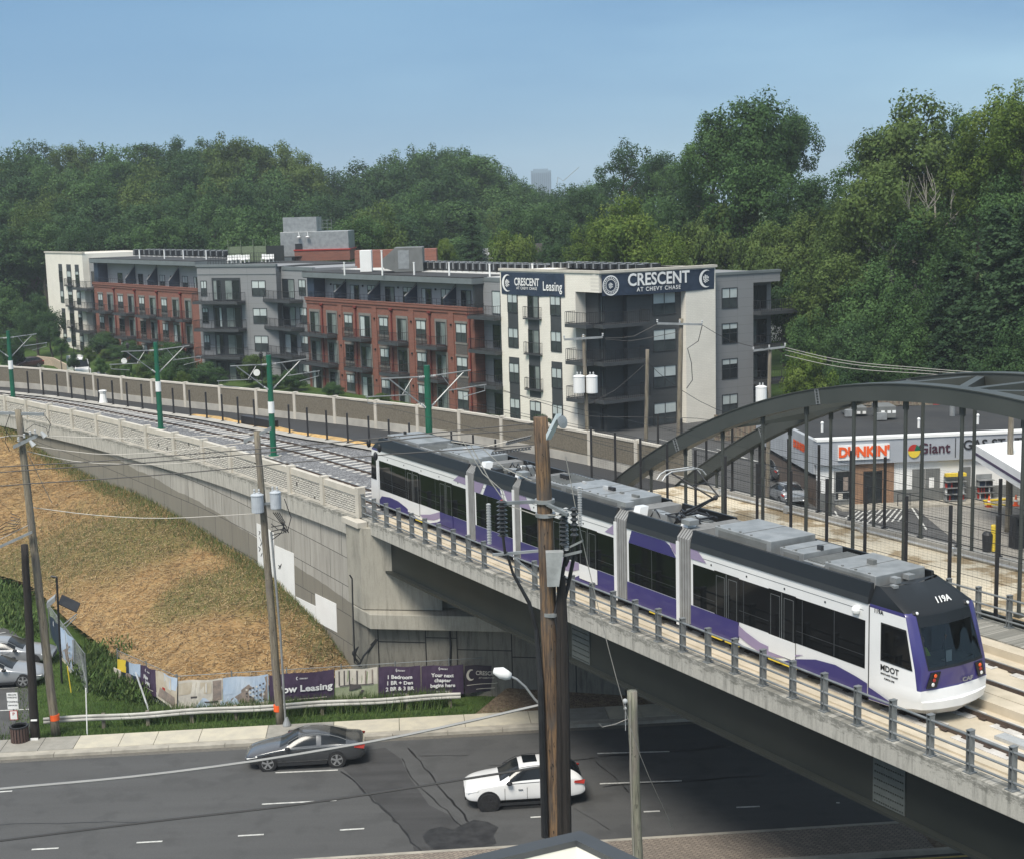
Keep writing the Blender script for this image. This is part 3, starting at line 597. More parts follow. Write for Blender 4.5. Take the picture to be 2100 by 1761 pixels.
# railing builder
def railing(name, label, F, s0, n_, sp, o, z0, mt, h=1.1, group=None, skip=()):
    t = thing(name, F.P(s0, o, z0), label, 'railing', group); mb = MB().m(mt)
    mb.fb(F, -.075, .075, -.03, .03, 0, h) if False else None
    p0 = None
    for i in range(n_):
        s_ = s0+i*sp
        if i in skip: continue
        if p0 is None:
            m1 = MB().m(mt); F0 = F; m1.fb(F, s_-.06, s_-.045, o-.09, o+.09, z0+.02, z0+h); m1.fb(F, s_+.045, s_+.06, o-.09, o+.09, z0+.02, z0+h); m1.fb(F, s_-.045, s_+.045, o-.012, o+.012, z0+.02, z0+h-.02); m1.fb(F, s_-.13, s_+.13, o-.13, o+.13, z0, z0+.025); m1.fb(F, s_-.07, s_+.07, o-.1, o+.1, z0+h, z0+h+.02)
            p0 = m1.build('post', None, t); base = s_
        else:
            c = p0.copy(); col.objects.link(c); c.location = F.e*(s_-base)
    for zz in (h-.12, h*.52, .22):
        m2 = MB().m(mt); m2.path([F.P(s0-.3, o-.04, z0+zz), F.P(s0+(n_-1)*sp+.3, o-.04, z0+zz)], .035, 8); m2.build('rail', None, t)
    return t
railing('bridge_railing', 'near grey steel railing of posts and three tubes on the concrete edge of the bridge', B, -.06, 34, 1.323, .15, RZ, M['steel'], skip=(10,))
railing('bridge_railing', 'far grey steel railing behind the train on the far edge of the rail bridge', B, 8, 30, 1.323, 10.62, RZ, M['steel'])

# ---- tied-arch trail bridge
tb = thing('arch_bridge', B.P(3, 11.9, RZ), 'dark grey steel arch footbridge with twin ribs and thin hangers beside the train', 'bridge')
mb = MB().m(M['trail']); mb.fb(B, 2.9, 60, 11.6, 17.15, RZ-.3, RZ-.02); mb.build('deck', None, tb)
mb = MB().m(M['conc']); a = 2.9
while a < 58: mb.fb(B, a, a+2.95, 16.75, 17.15, RZ-.02, RZ+.28); a += 3.0
mb.build('far_kerb', None, tb)
mb = MB().m(M['steel2']); mb.path([B.P(3, 16.62, RZ+.1), B.P(58, 16.62, RZ+.1)], .06, 8)
for i in range(9): mb.fb(B, 6+i*5, 6.25+i*5, 16.5, 16.75, RZ, RZ+.3)
mb.build('conduit', None, tb)
mb = MB().m(M['girder'])
for o in (11.5, 17.16): mb.fb(B, 1.5, 60, o, o+.12, RZ-1.5, RZ-.02)
mb.build('tie_girder', None, tb)
SC, SH, AH = 25.5, 23.0, 7.65
def az(s): return RZ-.05+AH*(1-((s-SC)/SH)**2)
def archpt(s, o, t):     # t = offset normal to the rib axis
    dz = -2*AH*(s-SC)/SH**2; n = Vector((-dz, 1)).normalized(); return B.P(s+n[0]*t, o, az(s)+n[1]*t)
for o in (11.9, 16.9):
    mb = MB().m(M['arch']); V = []; Fs = []; K = 72
    for i in range(K+1):
        s = 1.6+(49.4-1.6)*i/K
        V += [archpt(s, o-.27, -.62), archpt(s, o+.27, -.62), archpt(s, o+.27, 0), archpt(s, o-.27, 0)]
    for i in range(K): a = i*4; b = a+4; Fs += [(a, b, b+3, a+3), (a+3, b+3, b+2, a+2), (a+2, b+2, b+1, a+1), (a+1, b+1, b, a)]
    mb.mesh(V, Fs)
    V = []; Fs = []
    for i in range(K+1):
        s = 1.6+(49.4-1.6)*i/K; V += [archpt(s, o-.31, 0), archpt(s, o+.31, 0), archpt(s, o+.31, .04), archpt(s, o-.31, .04)]
    for i in range(K): a = i*4; b = a+4; Fs += [(a, b, b+3, a+3), (a+3, b+3, b+2, a+2), (a+2, b+2, b+1, a+1), (a+1, b+1, b, a)]
    mb.mesh(V, Fs); rib = mb.build('arch_rib', None, tb)
    for sj in (9.2, 18.6, 32.4, 41.8):
        mb = MB().m(M['steel']);
        for dt in (-.09, .09):
            mb.prism([archpt(sj+dt-.02, o-.275, -.6), archpt(sj+dt+.02, o-.275, -.6), archpt(sj+dt+.02, o-.275, .02), archpt(sj+dt-.02, o-.275, .02)], -B.n*.03)
        for q in range(6): mb.prism([archpt(sj-.1, o-.28, -.58+q*.11), archpt(sj+.1, o-.28, -.58+q*.11), archpt(sj+.1, o-.28, -.555+q*.11), archpt(sj-.1, o-.28, -.555+q*.11)], -B.n*.02)
        mb.build('splice', None, rib)
    for i in range(-1, 14):
        s = 9.65+i*2.69 if o < 14 else 10.99+(i-1)*2.72+.0
        if az(s)-.6 < RZ+.8: continue
        mb = MB().m(M['arch']); mb.tube(B.P(s, o, RZ-.1), B.P(s, o, az(s)-.58), .075, n=8); mb.fb(B, s-.12, s+.12, o-.03, o+.03, az(s)-.95, az(s)-.58); mb.fb(B, s-.13, s+.13, o-.13, o+.13, RZ-.03, RZ+.12); mb.build('hanger', None, tb)
# wind bracing between the ribs
def brace(s0, s1, f0=0.0, f1=1.0):
    p = B.P(s0, 11.9+5.0*f0, az(s0)-.3); q = B.P(s1, 11.9+5.0*f1, az(s1)-.3); d = q-p; mb = MB().m(M['arch']); d2 = d.normalized(); sd_ = d2.cross(Vector((0, 0, 1))).normalized(); up = sd_.cross(d2)
    mb.obox(p-sd_*.16-up*.22, d, sd_*.32, up*.44); mb.build('brace', None, tb)
for s in (12.2, 18.9, 25.5, 32.1, 38.8): brace(s, s)
for a, b in ((12.2, 15.5), (18.9, 15.5)): brace(a, b)
for a, b in ((18.9, 22.2), (25.5, 22.2), (25.5, 28.8), (32.1, 28.8), (32.1, 35.4), (38.8, 35.4)): brace(a, b)

# ---- fences with tall black posts (mesh between)
def post_fence(label, pts, top, sp=None, wires=True, mesh=None, group='tall black post fences beside the trail', name='post_fence'):
    t = thing(name, pts[0], label, 'fence', group); m1 = MB().m(M['black']); b = pts[0]
    h = top-b.z; m1.box(b.x-.055, b.x+.055, b.y-.055, b.y+.055, b.z, b.z+h); m1.box(b.x-.12, b.x+.12, b.y-.12, b.y+.12, b.z, b.z+.03); p0 = m1.build('post', None, t)
    for q in pts[1:]: c = p0.copy(); col.objects.link(c); c.location = q-b
    if wires:
        for zz in wires:
            m2 = MB().m(M['black']); m2.path([q+Vector((0, 0, zz)) for q in pts], .011, 4); m2.build('wire', None, t)
    if mesh:
        m3 = MB().m(M['black'])
        for a, c in zip(pts, pts[1:]):
            k = int((c-a).length/mesh)
            for i in range(1, k): q = a.lerp(c, i/k); m3.path([q+Vector((0, 0, .05)), q+Vector((0, 0, mesh*0+h-.1))], .0024, 3, cap=False)
        z = .1
        while z < h-.1:
            m3.path([q+Vector((0, 0, z)) for q in pts], .0024, 3, cap=False); z += .1
        m3.build('wire_mesh', None, t)
    return t
pts = []; l = 16.0
while l < FN.L[-1]-7: pts.append(FN.P(l, 0, RZ)); l += 2.15
post_fence('row of black steel fence posts without mesh between the ballasted track and the paved trail', pts, RZ+1.9, wires=None)
pts = [B.P(2.5+i*2.105+.25, 11.3, RZ-.02) for i in range(21)]
post_fence('near tall black mesh fence between the train and the pale arch bridge deck', pts, RZ+3.53, wires=(.3, 1.2, 2.1, 3.0), mesh=.2)
pts = [B.P(.4+i*2.064, 17.05, RZ+.28) for i in range(26)]
post_fence('far tall black mesh fence on the kerb between the arch bridge and the petrol station', pts, RZ+3.38, wires=(.1, .9, 1.7, 2.5), mesh=.2)

# ---- tracks
def track(off, label, kk):
    t = thing('railway_track', B.P(0, off, RZ), label, 'track', 'light rail tracks')
    ctr = []; 
    l = 0
    while l < WL: ctr.append((WC.P(l, off, RZ), l)); l += 1.0
    P_ = [c[0] for c in ctr]+[B.P(s, off, RZ) for s in range(0, 72, 2)]
    for sg in (-1, 1):
        pts = []
        for i, p in enumerate(P_):
            d = (P_[min(i+1, len(P_)-1)]-P_[max(i-1, 0)]).normalized(); nn = Vector((-d.y, d.x, 0)); pts.append(p+nn*sg*.75)
        for w_, z0, z1, mt, nm in ((.065, -.15, -.012, M['rail'], 'rail'),):
            mb = MB(); V = []; Fs = []
            for i, p in enumerate(pts):
                d = (pts[min(i+1, len(pts)-1)]-pts[max(i-1, 0)]).normalized(); nn = Vector((-d.y, d.x, 0))*w_; V += [p-nn+Vector((0, 0, z0)), p+nn+Vector((0, 0, z0)), p+nn*.6+Vector((0, 0, z1)), p-nn*.6+Vector((0, 0, z1))]
            for i in range(len(pts)-1): a = i*4; b = a+4; Fs += [(a, b, b+3, a+3), (a+2, b+2, b+1, a+1)]
            mb.m(mt).mesh(V, Fs); mb.m(M['railtop']).mesh([v for v in V], [(i*4+3, i*4+7, i*4+6, i*4+2) for i in range(len(pts)-1)]); mb.build(nm, None, t)
    for g_ in (range(0, 1),):
        m1 = MB().m(M['tie']); m1.box(-1.22, 1.22, -.12, .12, -.23, -.11); base = None; l = 22.0; cnt = 0; far = MB().m(M['tie'])
        while l < WL-1 and cnt < 98:
            p = WC.P(l, off, 0); q = WC.P(l+.3, off, 0); an = math.atan2((q-p).y, (q-p).x)+math.pi/2; loc = Vector((p.x, p.y, RZ))-ORG[t.name]
            if base is None: base = m1.build('sleeper', None, t, local=True); o = base
            else: o = base.copy(); col.objects.link(o)
            o.location = loc; o.rotation_euler = (0, 0, an); l += .82; cnt += 1
    mb = MB().m(M['tie']); a = 0.3
    for sg in (-1, 1):
        a = 1.0
        while a < 72: mb.fb(B, a, a+1.9, off+sg*.75-.36, off+sg*.75+.36, RZ-.165, RZ-.13); a += 2.6
    mb.m(M['rail']); a = .8
    while a < 72:
        for sg in (-1, 1): mb.fb(B, a, a+.22, off+sg*.75-.17, off+sg*.75+.17, RZ-.13, RZ-.10)
        a += .76
    mb.build('plinths', None, t)
    if kk == 0: mb = MB().m(M['steel2']); mb.fb(B, 35.5, 72, off-.2, off+.2, RZ-.155, RZ-.06); mb.build('cable_cover', None, t)
    return t
track(2.92, 'near track the train stands on, running straight over the bridge', 0); track(6.75, 'far empty track with white concrete sleepers beside the train', 1)
mb = MB(); pc = Vector((0, 0, 0))
# ================================================================ apartment building
FL = (14.68, 11.32, 7.93, 4.50)      # window-head levels of the four storeys
apt = thing('apartment_building', C0+Vector((-25, 30, 2)), 'long four storey apartment building of red brick, grey siding and white brick behind the track', 'building')
ar = random.Random(11)
def face_box(name, F, s0, s1, z0, z1, depth, mt, front=0.0, parent=None):
    mb = MB().m(mt); mb.fb(F, s0, s1, front, front-depth, z0, z1); return mb.build(name, None, parent or apt)
def window(F, s0, s1, z0, z1, d=0.0, parent=None, blind=None, cols=2, rail=.5, name='window'):
    parent = parent or apt
    if s1 < s0: s0, s1 = s1, s0
    mb = MB().m(M['trim']); f = .07
    for a, b, c, e in ((s0, s1, z0, z0+f), (s0, s1, z1-f, z1), (s0, s0+f, z0+f, z1-f), (s1-f, s1, z0+f, z1-f)): mb.fb(F, a, b, d, d+.06, c, e)
    for i in range(1, cols): x = s0+(s1-s0)*i/cols; mb.fb(F, x-.035, x+.035, d+.002, d+.055, z0+f, z1-f)
    zr = z0+(z1-z0)*rail
    if rail: 
        for i in range(cols): 
            a = s0+f if i == 0 else s0+(s1-s0)*i/cols+.035; b = s1-f if i == cols-1 else s0+(s1-s0)*(i+1)/cols-.035; mb.fb(F, a, b, d+.004, d+.052, zr-.03, zr+.03)
    w_ = mb.build(name, None, parent); mb = MB(); blind = ar.choice(['half', 'half', 'half', 'dark', 'part']) if blind is None else blind
    y = d+.02
    def q(a, b, c, e, mt): mb.m(mt).face([F.P(a, y, c), F.P(b, y, c), F.P(b, y, e), F.P(a, y, e)])
    if blind == 'half': q(s0+f, s1-f, z0+f, zr, M['dimglass']); q(s0+f, s1-f, zr, z1-f, M['blind'])
    elif blind == 'part': zz = z1-(z1-z0)*.28; q(s0+f, s1-f, z0+f, zz, M['glass']); q(s0+f, s1-f, zz, z1-f, M['blind'])
    elif blind == 'dark': q(s0+f, s1-f, z0+f, z1-f, M['glass'])
    elif blind == 'curtain': m_ = s0+(s1-s0)*ar.uniform(.4, .6); q(s0+f, m_, z0+f, z1-f, M['curtain']); q(m_, s1-f, z0+f, z1-f, M['glass'])
    elif blind == 'curtain2': m_ = s0+(s1-s0)*ar.uniform(.5, .7); q(s0+f, m_, z0+f, z1-f, M['glass']); q(m_, s1-f, z0+f, z1-f, M['blind'])
    mb.build('pane', None, w_); return w_
def door(F, s0, s1, zf, zh, d=0.0, parent=None): return window(F, s0, s1, zf, zh, d, parent, ar.choice(['curtain', 'curtain', 'dark', 'curtain2', 'curtain']), 2, 0, 'patio_door')
def balcony(F, s0, s1, zf, d0=0.0, dep=1.5, rail_mat=None, parent=None, slab=.32, juliet=False, stuff_=True):
    if s1 < s0: s0, s1 = s1, s0
    parent = parent or apt; mb = MB().m(M['darkpanel']); mb.fb(F, s0, s1, d0, d0+dep, zf-slab, zf); b_ = mb.build('balcony', None, parent)
    mb = MB().m(rail_mat or M['black']); h = 1.07; r = .025
    P_ = lambda s, o, z: F.P(s, d0+o, z)
    for z in (zf+.09, zf+h): mb.path([P_(s0+.03, .0, z), P_(s0+.03, dep-.04, z), P_(s1-.03, dep-.04, z), P_(s1-.03, 0, z)], r, 4)
    k = max(2, int((s1-s0)/.22))
    for i in range(k+1): s = s0+.03+(s1-s0-.06)*i/k; mb.tube(P_(s, dep-.04, zf), P_(s, dep-.04, zf+h), .03 if i % 6 == 0 else .013, n=4, cap=False)
    k = max(2, int(dep/.22))
    for i in range(k+1):
        for s in (s0+.03, s1-.03): mb.tube(P_(s, dep*i/k-.02, zf), P_(s, dep*i/k-.02, zf+h), .013, n=4, cap=False)
    mb.build('railing', None, b_); return b_
z0 = 1.2
# --- coordinates of the red blocks from photo grid positions
def Z2(x, y): return (640+.28626*x)/1.02714, (420+.28626*y)/1.02714
def S1(x, y): return F1.px(*Z2(x, y))[0]
sR0, sR1 = F1.px(972, 633)[0], F1.px(628, 611)[0]        # right and left ends of the near red block
def lamp(F, s, z, d, parent):
    mb = MB().m(M['black']); mb.fb(F, s-.08, s+.08, d, d+.14, z-.1, z+.1); mb.build('wall_lamp', None, parent)
def red_block(F, sa, sb, zp, ztop, bays, top, name, shift=0.0, hd=FL, dividers=()):
    """sa < sb along F ; bays: list of (kind, s0, s1, bal0, bal1) for the three brick storeys"""
    r = apt
    face_box('brick_wall', F, sa, sb, z0, zp-.35, 16, M['brick'])
    mb = MB().m(M['brick']); mb.fb(F, sa-.05, sb+.05, .10, -1.0, zp-.62, zp-.3); mb.fb(F, sa-.1, sb+.1, .2, -1.0, zp-.299, zp+.0); mb.m(M['brick']).fb(F, sa-.12, sb+.12, .24, -.3, zp+.001, zp+.06); mb.build('brick_cornice', None, r)
    # set-back top storey
    face_box('top_storey', F, sa, sb, zp-.34, ztop-.75, 14, M['sid_w'], front=-1.7)
    mb = MB().m(M['cornice']); mb.fb(F, sa-.2, sb+.2, .35, -14, ztop-.66, ztop-.1); mb.m(M['trim']).fb(F, sa-.15, sb+.15, .25, -14, ztop-.749, ztop-.661); mb.m(M['roof']).fb(F, sa-.2, sb+.2, .30, -15.9, ztop-.099, ztop); mb.build('overhanging_cornice', None, r)
    mb = MB().m(M['navy']); mb.fb(F, sb-1.6, sb, -.2, -1.69, zp, ztop-.75); mb.build('end_partition', None, r)
    mb = MB().m(M['trim']); mb.fb(F, sa, sa+.25, -.1, -1.69, zp, ztop-.75); mb.build('end_partition', None, r)
    for s in dividers:
        mb = MB().m(M['navy']); mb.prism([F.P(s, -1.69, zp), F.P(s, -.15, zp), F.P(s, -.15, zp+.75), F.P(s, -1.69, ztop-1.1)], F.e*.12); mb.m(M['sid_l']).prism([F.P(s-.01, -.12, zp+.75), F.P(s-.01, -.05, zp+.8), F.P(s-.01, -1.62, ztop-1.02), F.P(s-.01, -1.69, ztop-1.09)], F.e*.15); mb.build('terrace_divider', None, r)
        mb = MB().m(M['trim']); mb.fb(F, s+.03, s+.1, -1.68, -1.6, zp, ztop-.75); mb.build('downpipe', None, r)
    mb = MB().m(M['black'])
    for z in (zp+.35, zp+.72): mb.path([F.P(sa+.3, -.05, z), F.P(sb-.3, -.05, z)], .025, 4)
    k = int((sb-sa)/.8)
    for i in range(k+1): s = sa+.3+(sb-sa-.6)*i/k; mb.tube(F.P(s, -.05, zp), F.P(s, -.05, zp+.72), .022, n=4)
    mb.build('terrace_railing', None, r)
    for kind, a, b in top:
        if kind == 'd': door(F, a, b, zp-.2, hd[0]-.15, -1.68)
        elif kind == 'w': window(F, a, b, hd[0]-1.9, hd[0]-.1, -1.68)
        elif kind == 'l': lamp(F, a, hd[0]-.2, -1.68, r)
    for kind, a, b, c, e in bays:
        if a > b: a, b = b, a
        for fl in (1, 2, 3):
            zh = hd[fl]
            if kind == 'w':
                window(F, a, b, zh-1.9, zh, .02, blind='half' if ar.random() < .85 else 'dark'); mb = MB().m(mat_grey); mb.fb(F, a-.15, b+.15, .02, .1, zh-2.12, zh-1.92); mb.build('sill', None, r); mb = MB().m(mat_grey); mb.fb(F, a-.15, b+.15, .02, .08, zh+.02, zh+.24); mb.build('lintel', None, r)
                if fl < 3: mb = MB().m(M['brickg']); mb.fb(F, a-.05, b+.05, .012, .05, zh-3.1, zh-2.14); mb.build('grey_brick_panel', None, r)
            elif kind in ('d', 'p'):
                door(F, a, b, zh-2.35, zh, .02); mb = MB().m(mat_grey); mb.fb(F, a-.22, b+.22, .02, .08, zh+.02, zh+.3); mb.fb(F, a-.22, a-.02, .02, .07, zh-2.4, zh+.018); mb.fb(F, b+.02, b+.22, .02, .07, zh-2.4, zh+.018); mb.build('door_surround', None, r)
                if fl < 3 and c is not None: balcony(F, min(c, e), max(c, e), zh-2.45, .02, 1.35, M['brownrail'] if kind == 'd' and ar.random() < .6 else M['black'])
            elif kind == 'pipe' and fl == 1:
                mb = MB().m(M['redpipe']); mb.tube(F.P(a, .12, z0+.3), F.P(a, .12, zp-.75), .085, n=6); mb.lathe(F.P(a, .16, zp-.95), [(.09, 0), (.26, .15), (.26, .35)], 6); mb.build('downpipe', None, r)
            elif kind == 'pil' and fl == 1:
                mb = MB().m(M['brick']); mb.fb(F, a, b, 0, .1, z0, zp-.63); mb.build('pilaster', None, r)
            elif kind == 'lamp': lamp(F, a, zh-.2, .1, r)
mat_grey = mat('grey_stone_trim', (.20, .185, .165), (.16, .15, .135), 2); M['redpipe'] = mat('dark_red_pipe', (.16, .02, .015), rough=.5); M['brownrail'] = mat('brown_black_metal', (.035, .014, .012), rough=.6)
rows = 845
bays = []
for kind, x0, x1, b0, b1 in [('p', 50, 112, 38, 245), ('pipe', 140, 140, 0, 0), ('p', 175, 240, None, None), ('pil', 255, 285, 0, 0), ('w', 300, 358, 0, 0), ('pipe', 386, 386, 0, 0), ('d', 415, 488, 360, 497), ('pil', 505, 538, 0, 0), ('w', 556, 620, 0, 0), ('pipe', 650, 650, 0, 0), ('d', 690, 758, 622, 770), ('pil', 778, 812, 0, 0), ('w', 828, 898, 0, 0), ('pipe', 932, 932, 0, 0), ('d', 975, 1045, 905, 1056), ('pil', 1068, 1105, 0, 0), ('w', 1120, 1198, 0, 0), ('pipe', 1226, 1226, 0, 0)]:
    yy = rows+(x0-50)*.085
    bays.append((kind, S1(x0, yy), S1(x1, yy), S1(b0, yy+120) if b0 else None, S1(b1, yy+120) if b1 else None))
for x in (272, 525, 795, 1088): s = S1(x, 850); bays.append(('lamp', s, s, 0, 0))
top = [(k, *sorted((S1(a, 650), S1(b, 650)))) for k, a, b in [('d', 128, 186), ('d', 248, 312), ('w', 375, 434), ('d', 503, 570), ('w', 634, 700), ('d', 770, 840), ('w', 912, 980), ('d', 1058, 1130), ('w', 1208, 1250), ('l', 106, 110), ('l', 338, 342), ('l', 597, 600), ('l', 870, 874), ('l', 1165, 1170)]]
red_block(F1, sR0, sR1, 12.95, 16.0, bays, top, 'near', dividers=[S1(x, 640) for x in (218, 466, 735, 1020)])
# grey recess with balconies between the red block and the white block
sW1 = F1.px(1025, 560)[0]
face_box('grey_wall', F1, sW1, sR0, z0, 15.9, 14, M['sid_l'], front=-1.2)
mb = MB().m(M['cornice']); mb.fb(F1, sW1, sR0, -1.15, -1.2-.3, 15.55, 15.95); mb.build('parapet', None, apt)
for zh in FL: door(F1, sW1+.2, sR0-1.5, zh-2.3, zh, -1.18); balcony(F1, sW1-.05, sR0-.05, zh-2.4, -1.2, 2.1)
# white block with dark window strips
face_box('white_brick_wall', F1, 3.15, sW1, z0, 16.75, 14, M['wbrick']); face_box('white_brick_band', F1, 0, 3.148, 15.05, 16.75, 14, M['wbrick']); face_box('dark_siding_wall', F1, .6, 3.148, z0, 15.049, 12, M['sid_d'], front=-1.3)
mb = MB().m(M['cream']); mb.fb(F1, -.12, sW1+.12, .12, -.5, 16.751, 16.98); mb.build('parapet_cap', None, apt)
cols = [sorted((S1(1500, 700), S1(1572, 700))), sorted((S1(1648, 710), S1(1728, 710))), sorted((S1(1814, 720), S1(1890, 720)))]
for ci in (0, 2):
    a, b = cols[ci]; mb = MB().m(M['darkpanel']); mb.fb(F1, a-.03, b+.03, 0, .02, FL[1]-1.95, FL[0]+.2); mb.fb(F1, a-.03, b+.03, 0, .02, z0, FL[2]+.55); mb.build('spandrel_strip', None, apt)
    for fi, zh in enumerate(FL): window(F1, a, b, zh-1.9, zh, .022, blind='half')
a, b = cols[1]; mb = MB().m(M['darkpanel']); mb.fb(F1, a-.03, b+.03, 0, .02, FL[2]-3.1, FL[0]+.2); mb.build('spandrel_strip', None, apt)
for zh in FL[:3]: door(F1, a, b, zh-2.3, zh, .022); balcony(F1, a-.4, b+.4, zh-2.3, .02, .35, slab=.12)
window(F1, a, b, FL[3]-1.9, FL[3], .022, blind='half')
# corner recess with wrap-around balconies; dark facade to the right
F2 = Fr((7.97, 126.0), (.85, .527)); F2L = F2.px(1462, 545)[0]
face_box('dark_siding_wall', F2, 3.4, F2L-.1, z0, 15.3, 14, M['sid_d'], front=-.35); face_box('dark_siding_wall', F2, .9, 3.399, z0, 15.049, 12, M['sid_d'], front=-1.25)
face_box('white_brick_pier', F2, F2.px(1402, 700)[0], F2L, z0, 16.75, 12, M['wbrick2'], front=.35)
face_box('white_brick_band', F2, -.1, F2.px(1402, 700)[0]-.01, 15.05, 16.75, 12, M['wbrick2'], front=.25)
mb = MB().m(M['cream']); mb.fb(F2, -.2, F2L+.12, .5, -.2, 16.751, 16.98); mb.build('parapet_cap', None, apt)
s0c, s1c = 3.4, 4.55
for fi, zh in enumerate(FL):
    door(F1, .9, 2.8, zh-2.35, zh, -1.29); door(F2, 1.5, 3.2, zh-2.35, zh, -1.24)
    if fi < 3:
        b1 = balcony(F1, .35, 3.3, zh-2.45, -1.3, 2.5); balcony(F2, -.35, 4.9, zh-2.45, -1.2, 2.3)
    wx = F2.px(1343, 640)[0], F2.px(1390, 640)[0]; window(F2, wx[0], wx[1], zh-2.05, zh, -.34, blind='half')
mb = MB().m(M['conc']); mb.fb(F2, 2.5, F2L-2, .1, 1.6, 1.2, 2.25); mb.build('entrance_steps', None, apt)
# light grey right wing
F3p = F2.P(F2L, -.6, 0); F3 = Fr((F3p.x, F3p.y), (.85, .527)); F3L = F3.px(1600, 557)[0]
face_box('grey_wall', F3, .02, F3.px(1545, 650)[0], z0, 15.9, 14, M['sid_m']); face_box('grey_wall', F3, F3.px(1545, 650)[0]+.01, F3L, z0, 15.9, 13, M['sid_m'], front=-1.3)
face_box('grey_band', F3, F3.px(1545, 650)[0]+.01, F3L, 15.0, 15.9, 1.29, M['sid_m'])
mb = MB().m(M['cornice']); mb.fb(F3, 0, F3L+.1, .1, -.4, 15.901, 16.15); mb.build('parapet_cap', None, apt)
wx = F3.px(1480, 650)[0], F3.px(1512, 650)[0]; dx = F3.px(1553, 650)[0], F3.px(1590, 650)[0]
for zh in FL: window(F3, wx[0], wx[1], zh-1.95, zh, .0, blind=ar.choice(['half', 'part'])); door(F3, dx[0], dx[1], zh-2.35, zh, -1.28); balcony(F3, dx[0]-.5, dx[1]+2.6, zh-2.45, -1.25, 2.3)
# roofs
mb = MB().m(M['roof']); mb.prism([F1.P(0, -.4, 16.2), F1.P(sW1, -.4, 16.2), F1.P(sW1, -14, 16.2), F2.P(14, -13, 16.2), F2.P(F2L, -.3, 16.2)], (0, 0, .1)); mb.build('roof', None, apt)
mb = MB().m(M['roofw']); mb.fb(F1, sW1, sR0, -1.6, -15, 15.9, 15.98); mb.fb(F1, sR0-.2, sR1+7, -5, -15.5, 16.002, 16.05); mb.build('roof', None, apt)
# ---- middle: grey blocks
G0 = F1.P(sR1, -1.2, 0); s575 = F1.px(577, 548, -1.0)[0]
face_box('grey_wall', F1, sR1, s575+6, z0, 16.3, 14, M['sid_l'], front=-1.1)
mb = MB().m(M['cornice']); mb.fb(F1, sR1, s575, -1.0, -1.4, 16.0, 16.4); mb.build('parapet_cap', None, apt)
def S1d(u, v, d): return F1.px(u, v, d)[0]
for fi, zh in enumerate(FL):
    zh += .25; a, b = sorted((S1d(585, 600, -1.1), S1d(603, 600, -1.1))); door(F1, a-.2, b+.6, zh-2.35, zh, -1.08); a, b = sorted((S1d(614, 605, -1.1), S1d(628, 605, -1.1))); window(F1, a, b, zh-1.9, zh, -1.08)
    if fi < 3: balcony(F1, S1d(603, 620, 0)-.3, S1d(556, 620, 0)+1.2, zh-2.45, -1.1, 1.9)
G1 = F1.P(s575, -.2, 0); G2 = atZ(402, 541, 16.7); tt = (G1.length+0); G2 = Vector((-39.0, 178.5, 0)); F5 = Fr((G2.x, G2.y), (G1-G2)); F5L = (G1-G2).length
face_box('grey_wall', F5, 0, F5L, z0, 16.45, 9, M['sid_m'])
mb = MB().m(M['cornice']); mb.fb(F5, -.1, F5L+.1, .12, -.3, 16.451, 16.75); mb.fb(F5, -.04, F5L+.04, .06, -.3, 15.5, 15.56); mb.m(M['roof']).prism([F5.P(0, -.3, 16.3), F5.P(F5L, -.3, 16.3), F1.P(s575, -13, 16.3), F1.P(78, -13, 16.3)], (0, 0, .12)); mb.build('parapet_cap', None, apt)
def S5(x, y): return F5.px((x*.34302)/1.02714, (480+y*.34302)/1.02714)[0]
hd5 = []
for fi, zh in enumerate((14.75, 11.35, 7.95, 4.45)):
    window(F5, S5(1232, 320), S5(1268, 320), zh-1.9, zh, .02); mb = MB().m(M['trim']); mb.fb(F5, S5(1300, 320), S5(1475, 320), 0, .05, zh-2.7, zh+.35); mb.build('recess_panel', None, apt)
    door(F5, S5(1308, 320), S5(1355, 320), zh-2.4, zh+.1, .055); door(F5, S5(1380, 320), S5(1472, 320), zh-2.4, zh+.1, .055); window(F5, S5(1545, 330), S5(1630, 330), zh-1.9, zh, .02, blind='half')
    balcony(F5, S5(1232, 400), S5(1505, 400), zh-2.5, .05, 1.8)
# ---- far left red block, grey bay and white end block
LA = Vector((-41.2, 187.0, 0)); F4 = Fr((LA.x, LA.y), (-.608, .794)); s4R = F4.px(192, 583)[0]
def S4(x, y=300): return F4.px(x*.185464, 545.2+y*.185464)[0]
b4 = []
for kind, x0, x1, c, e in [('w', 1085, 1135, 0, 0), ('d', 1190, 1250, 1112, 1256), ('pipe', 1266, 1266, 0, 0), ('w', 1303, 1358, 0, 0), ('d', 1418, 1475, 1335, 1482), ('pipe', 1496, 1496, 0, 0), ('w', 1535, 1593, 0, 0), ('d', 1655, 1715, 1582, 1742), ('pipe', 1740, 1740, 0, 0), ('w', 1780, 1840, 0, 0), ('d', 1905, 1970, 1822, 1980), ('pipe', 2000, 2000, 0, 0), ('d', 2045, 2105, 2035, 2115)]:
    b4.append((kind, S4(x0), S4(x1), S4(c, 430) if c else None, S4(e, 430) if e else None))
t4 = [(k, *sorted((S4(a, 80), S4(b, 80)))) for k, a, b in [('w', 1180, 1230), ('d', 1285, 1340), ('w', 1405, 1455), ('d', 1515, 1570), ('w', 1640, 1695), ('d', 1755, 1810), ('w', 1885, 1945), ('d', 2010, 2065)]]
hd4 = (14.9, 11.7, 8.3, 4.9)
red_block(F4, -.8, s4R, 13.35, 17.0, b4, t4, 'far', hd=hd4, dividers=[S4(x, 60) for x in (1372, 1612, 1852)])
s4G = F4.px(168, 522)[0]; s4W = F4.px(92, 518)[0]
face_box('grey_wall', F4, s4R, s4G, z0, 16.9, 12, M['sid_l'], front=-1.0)
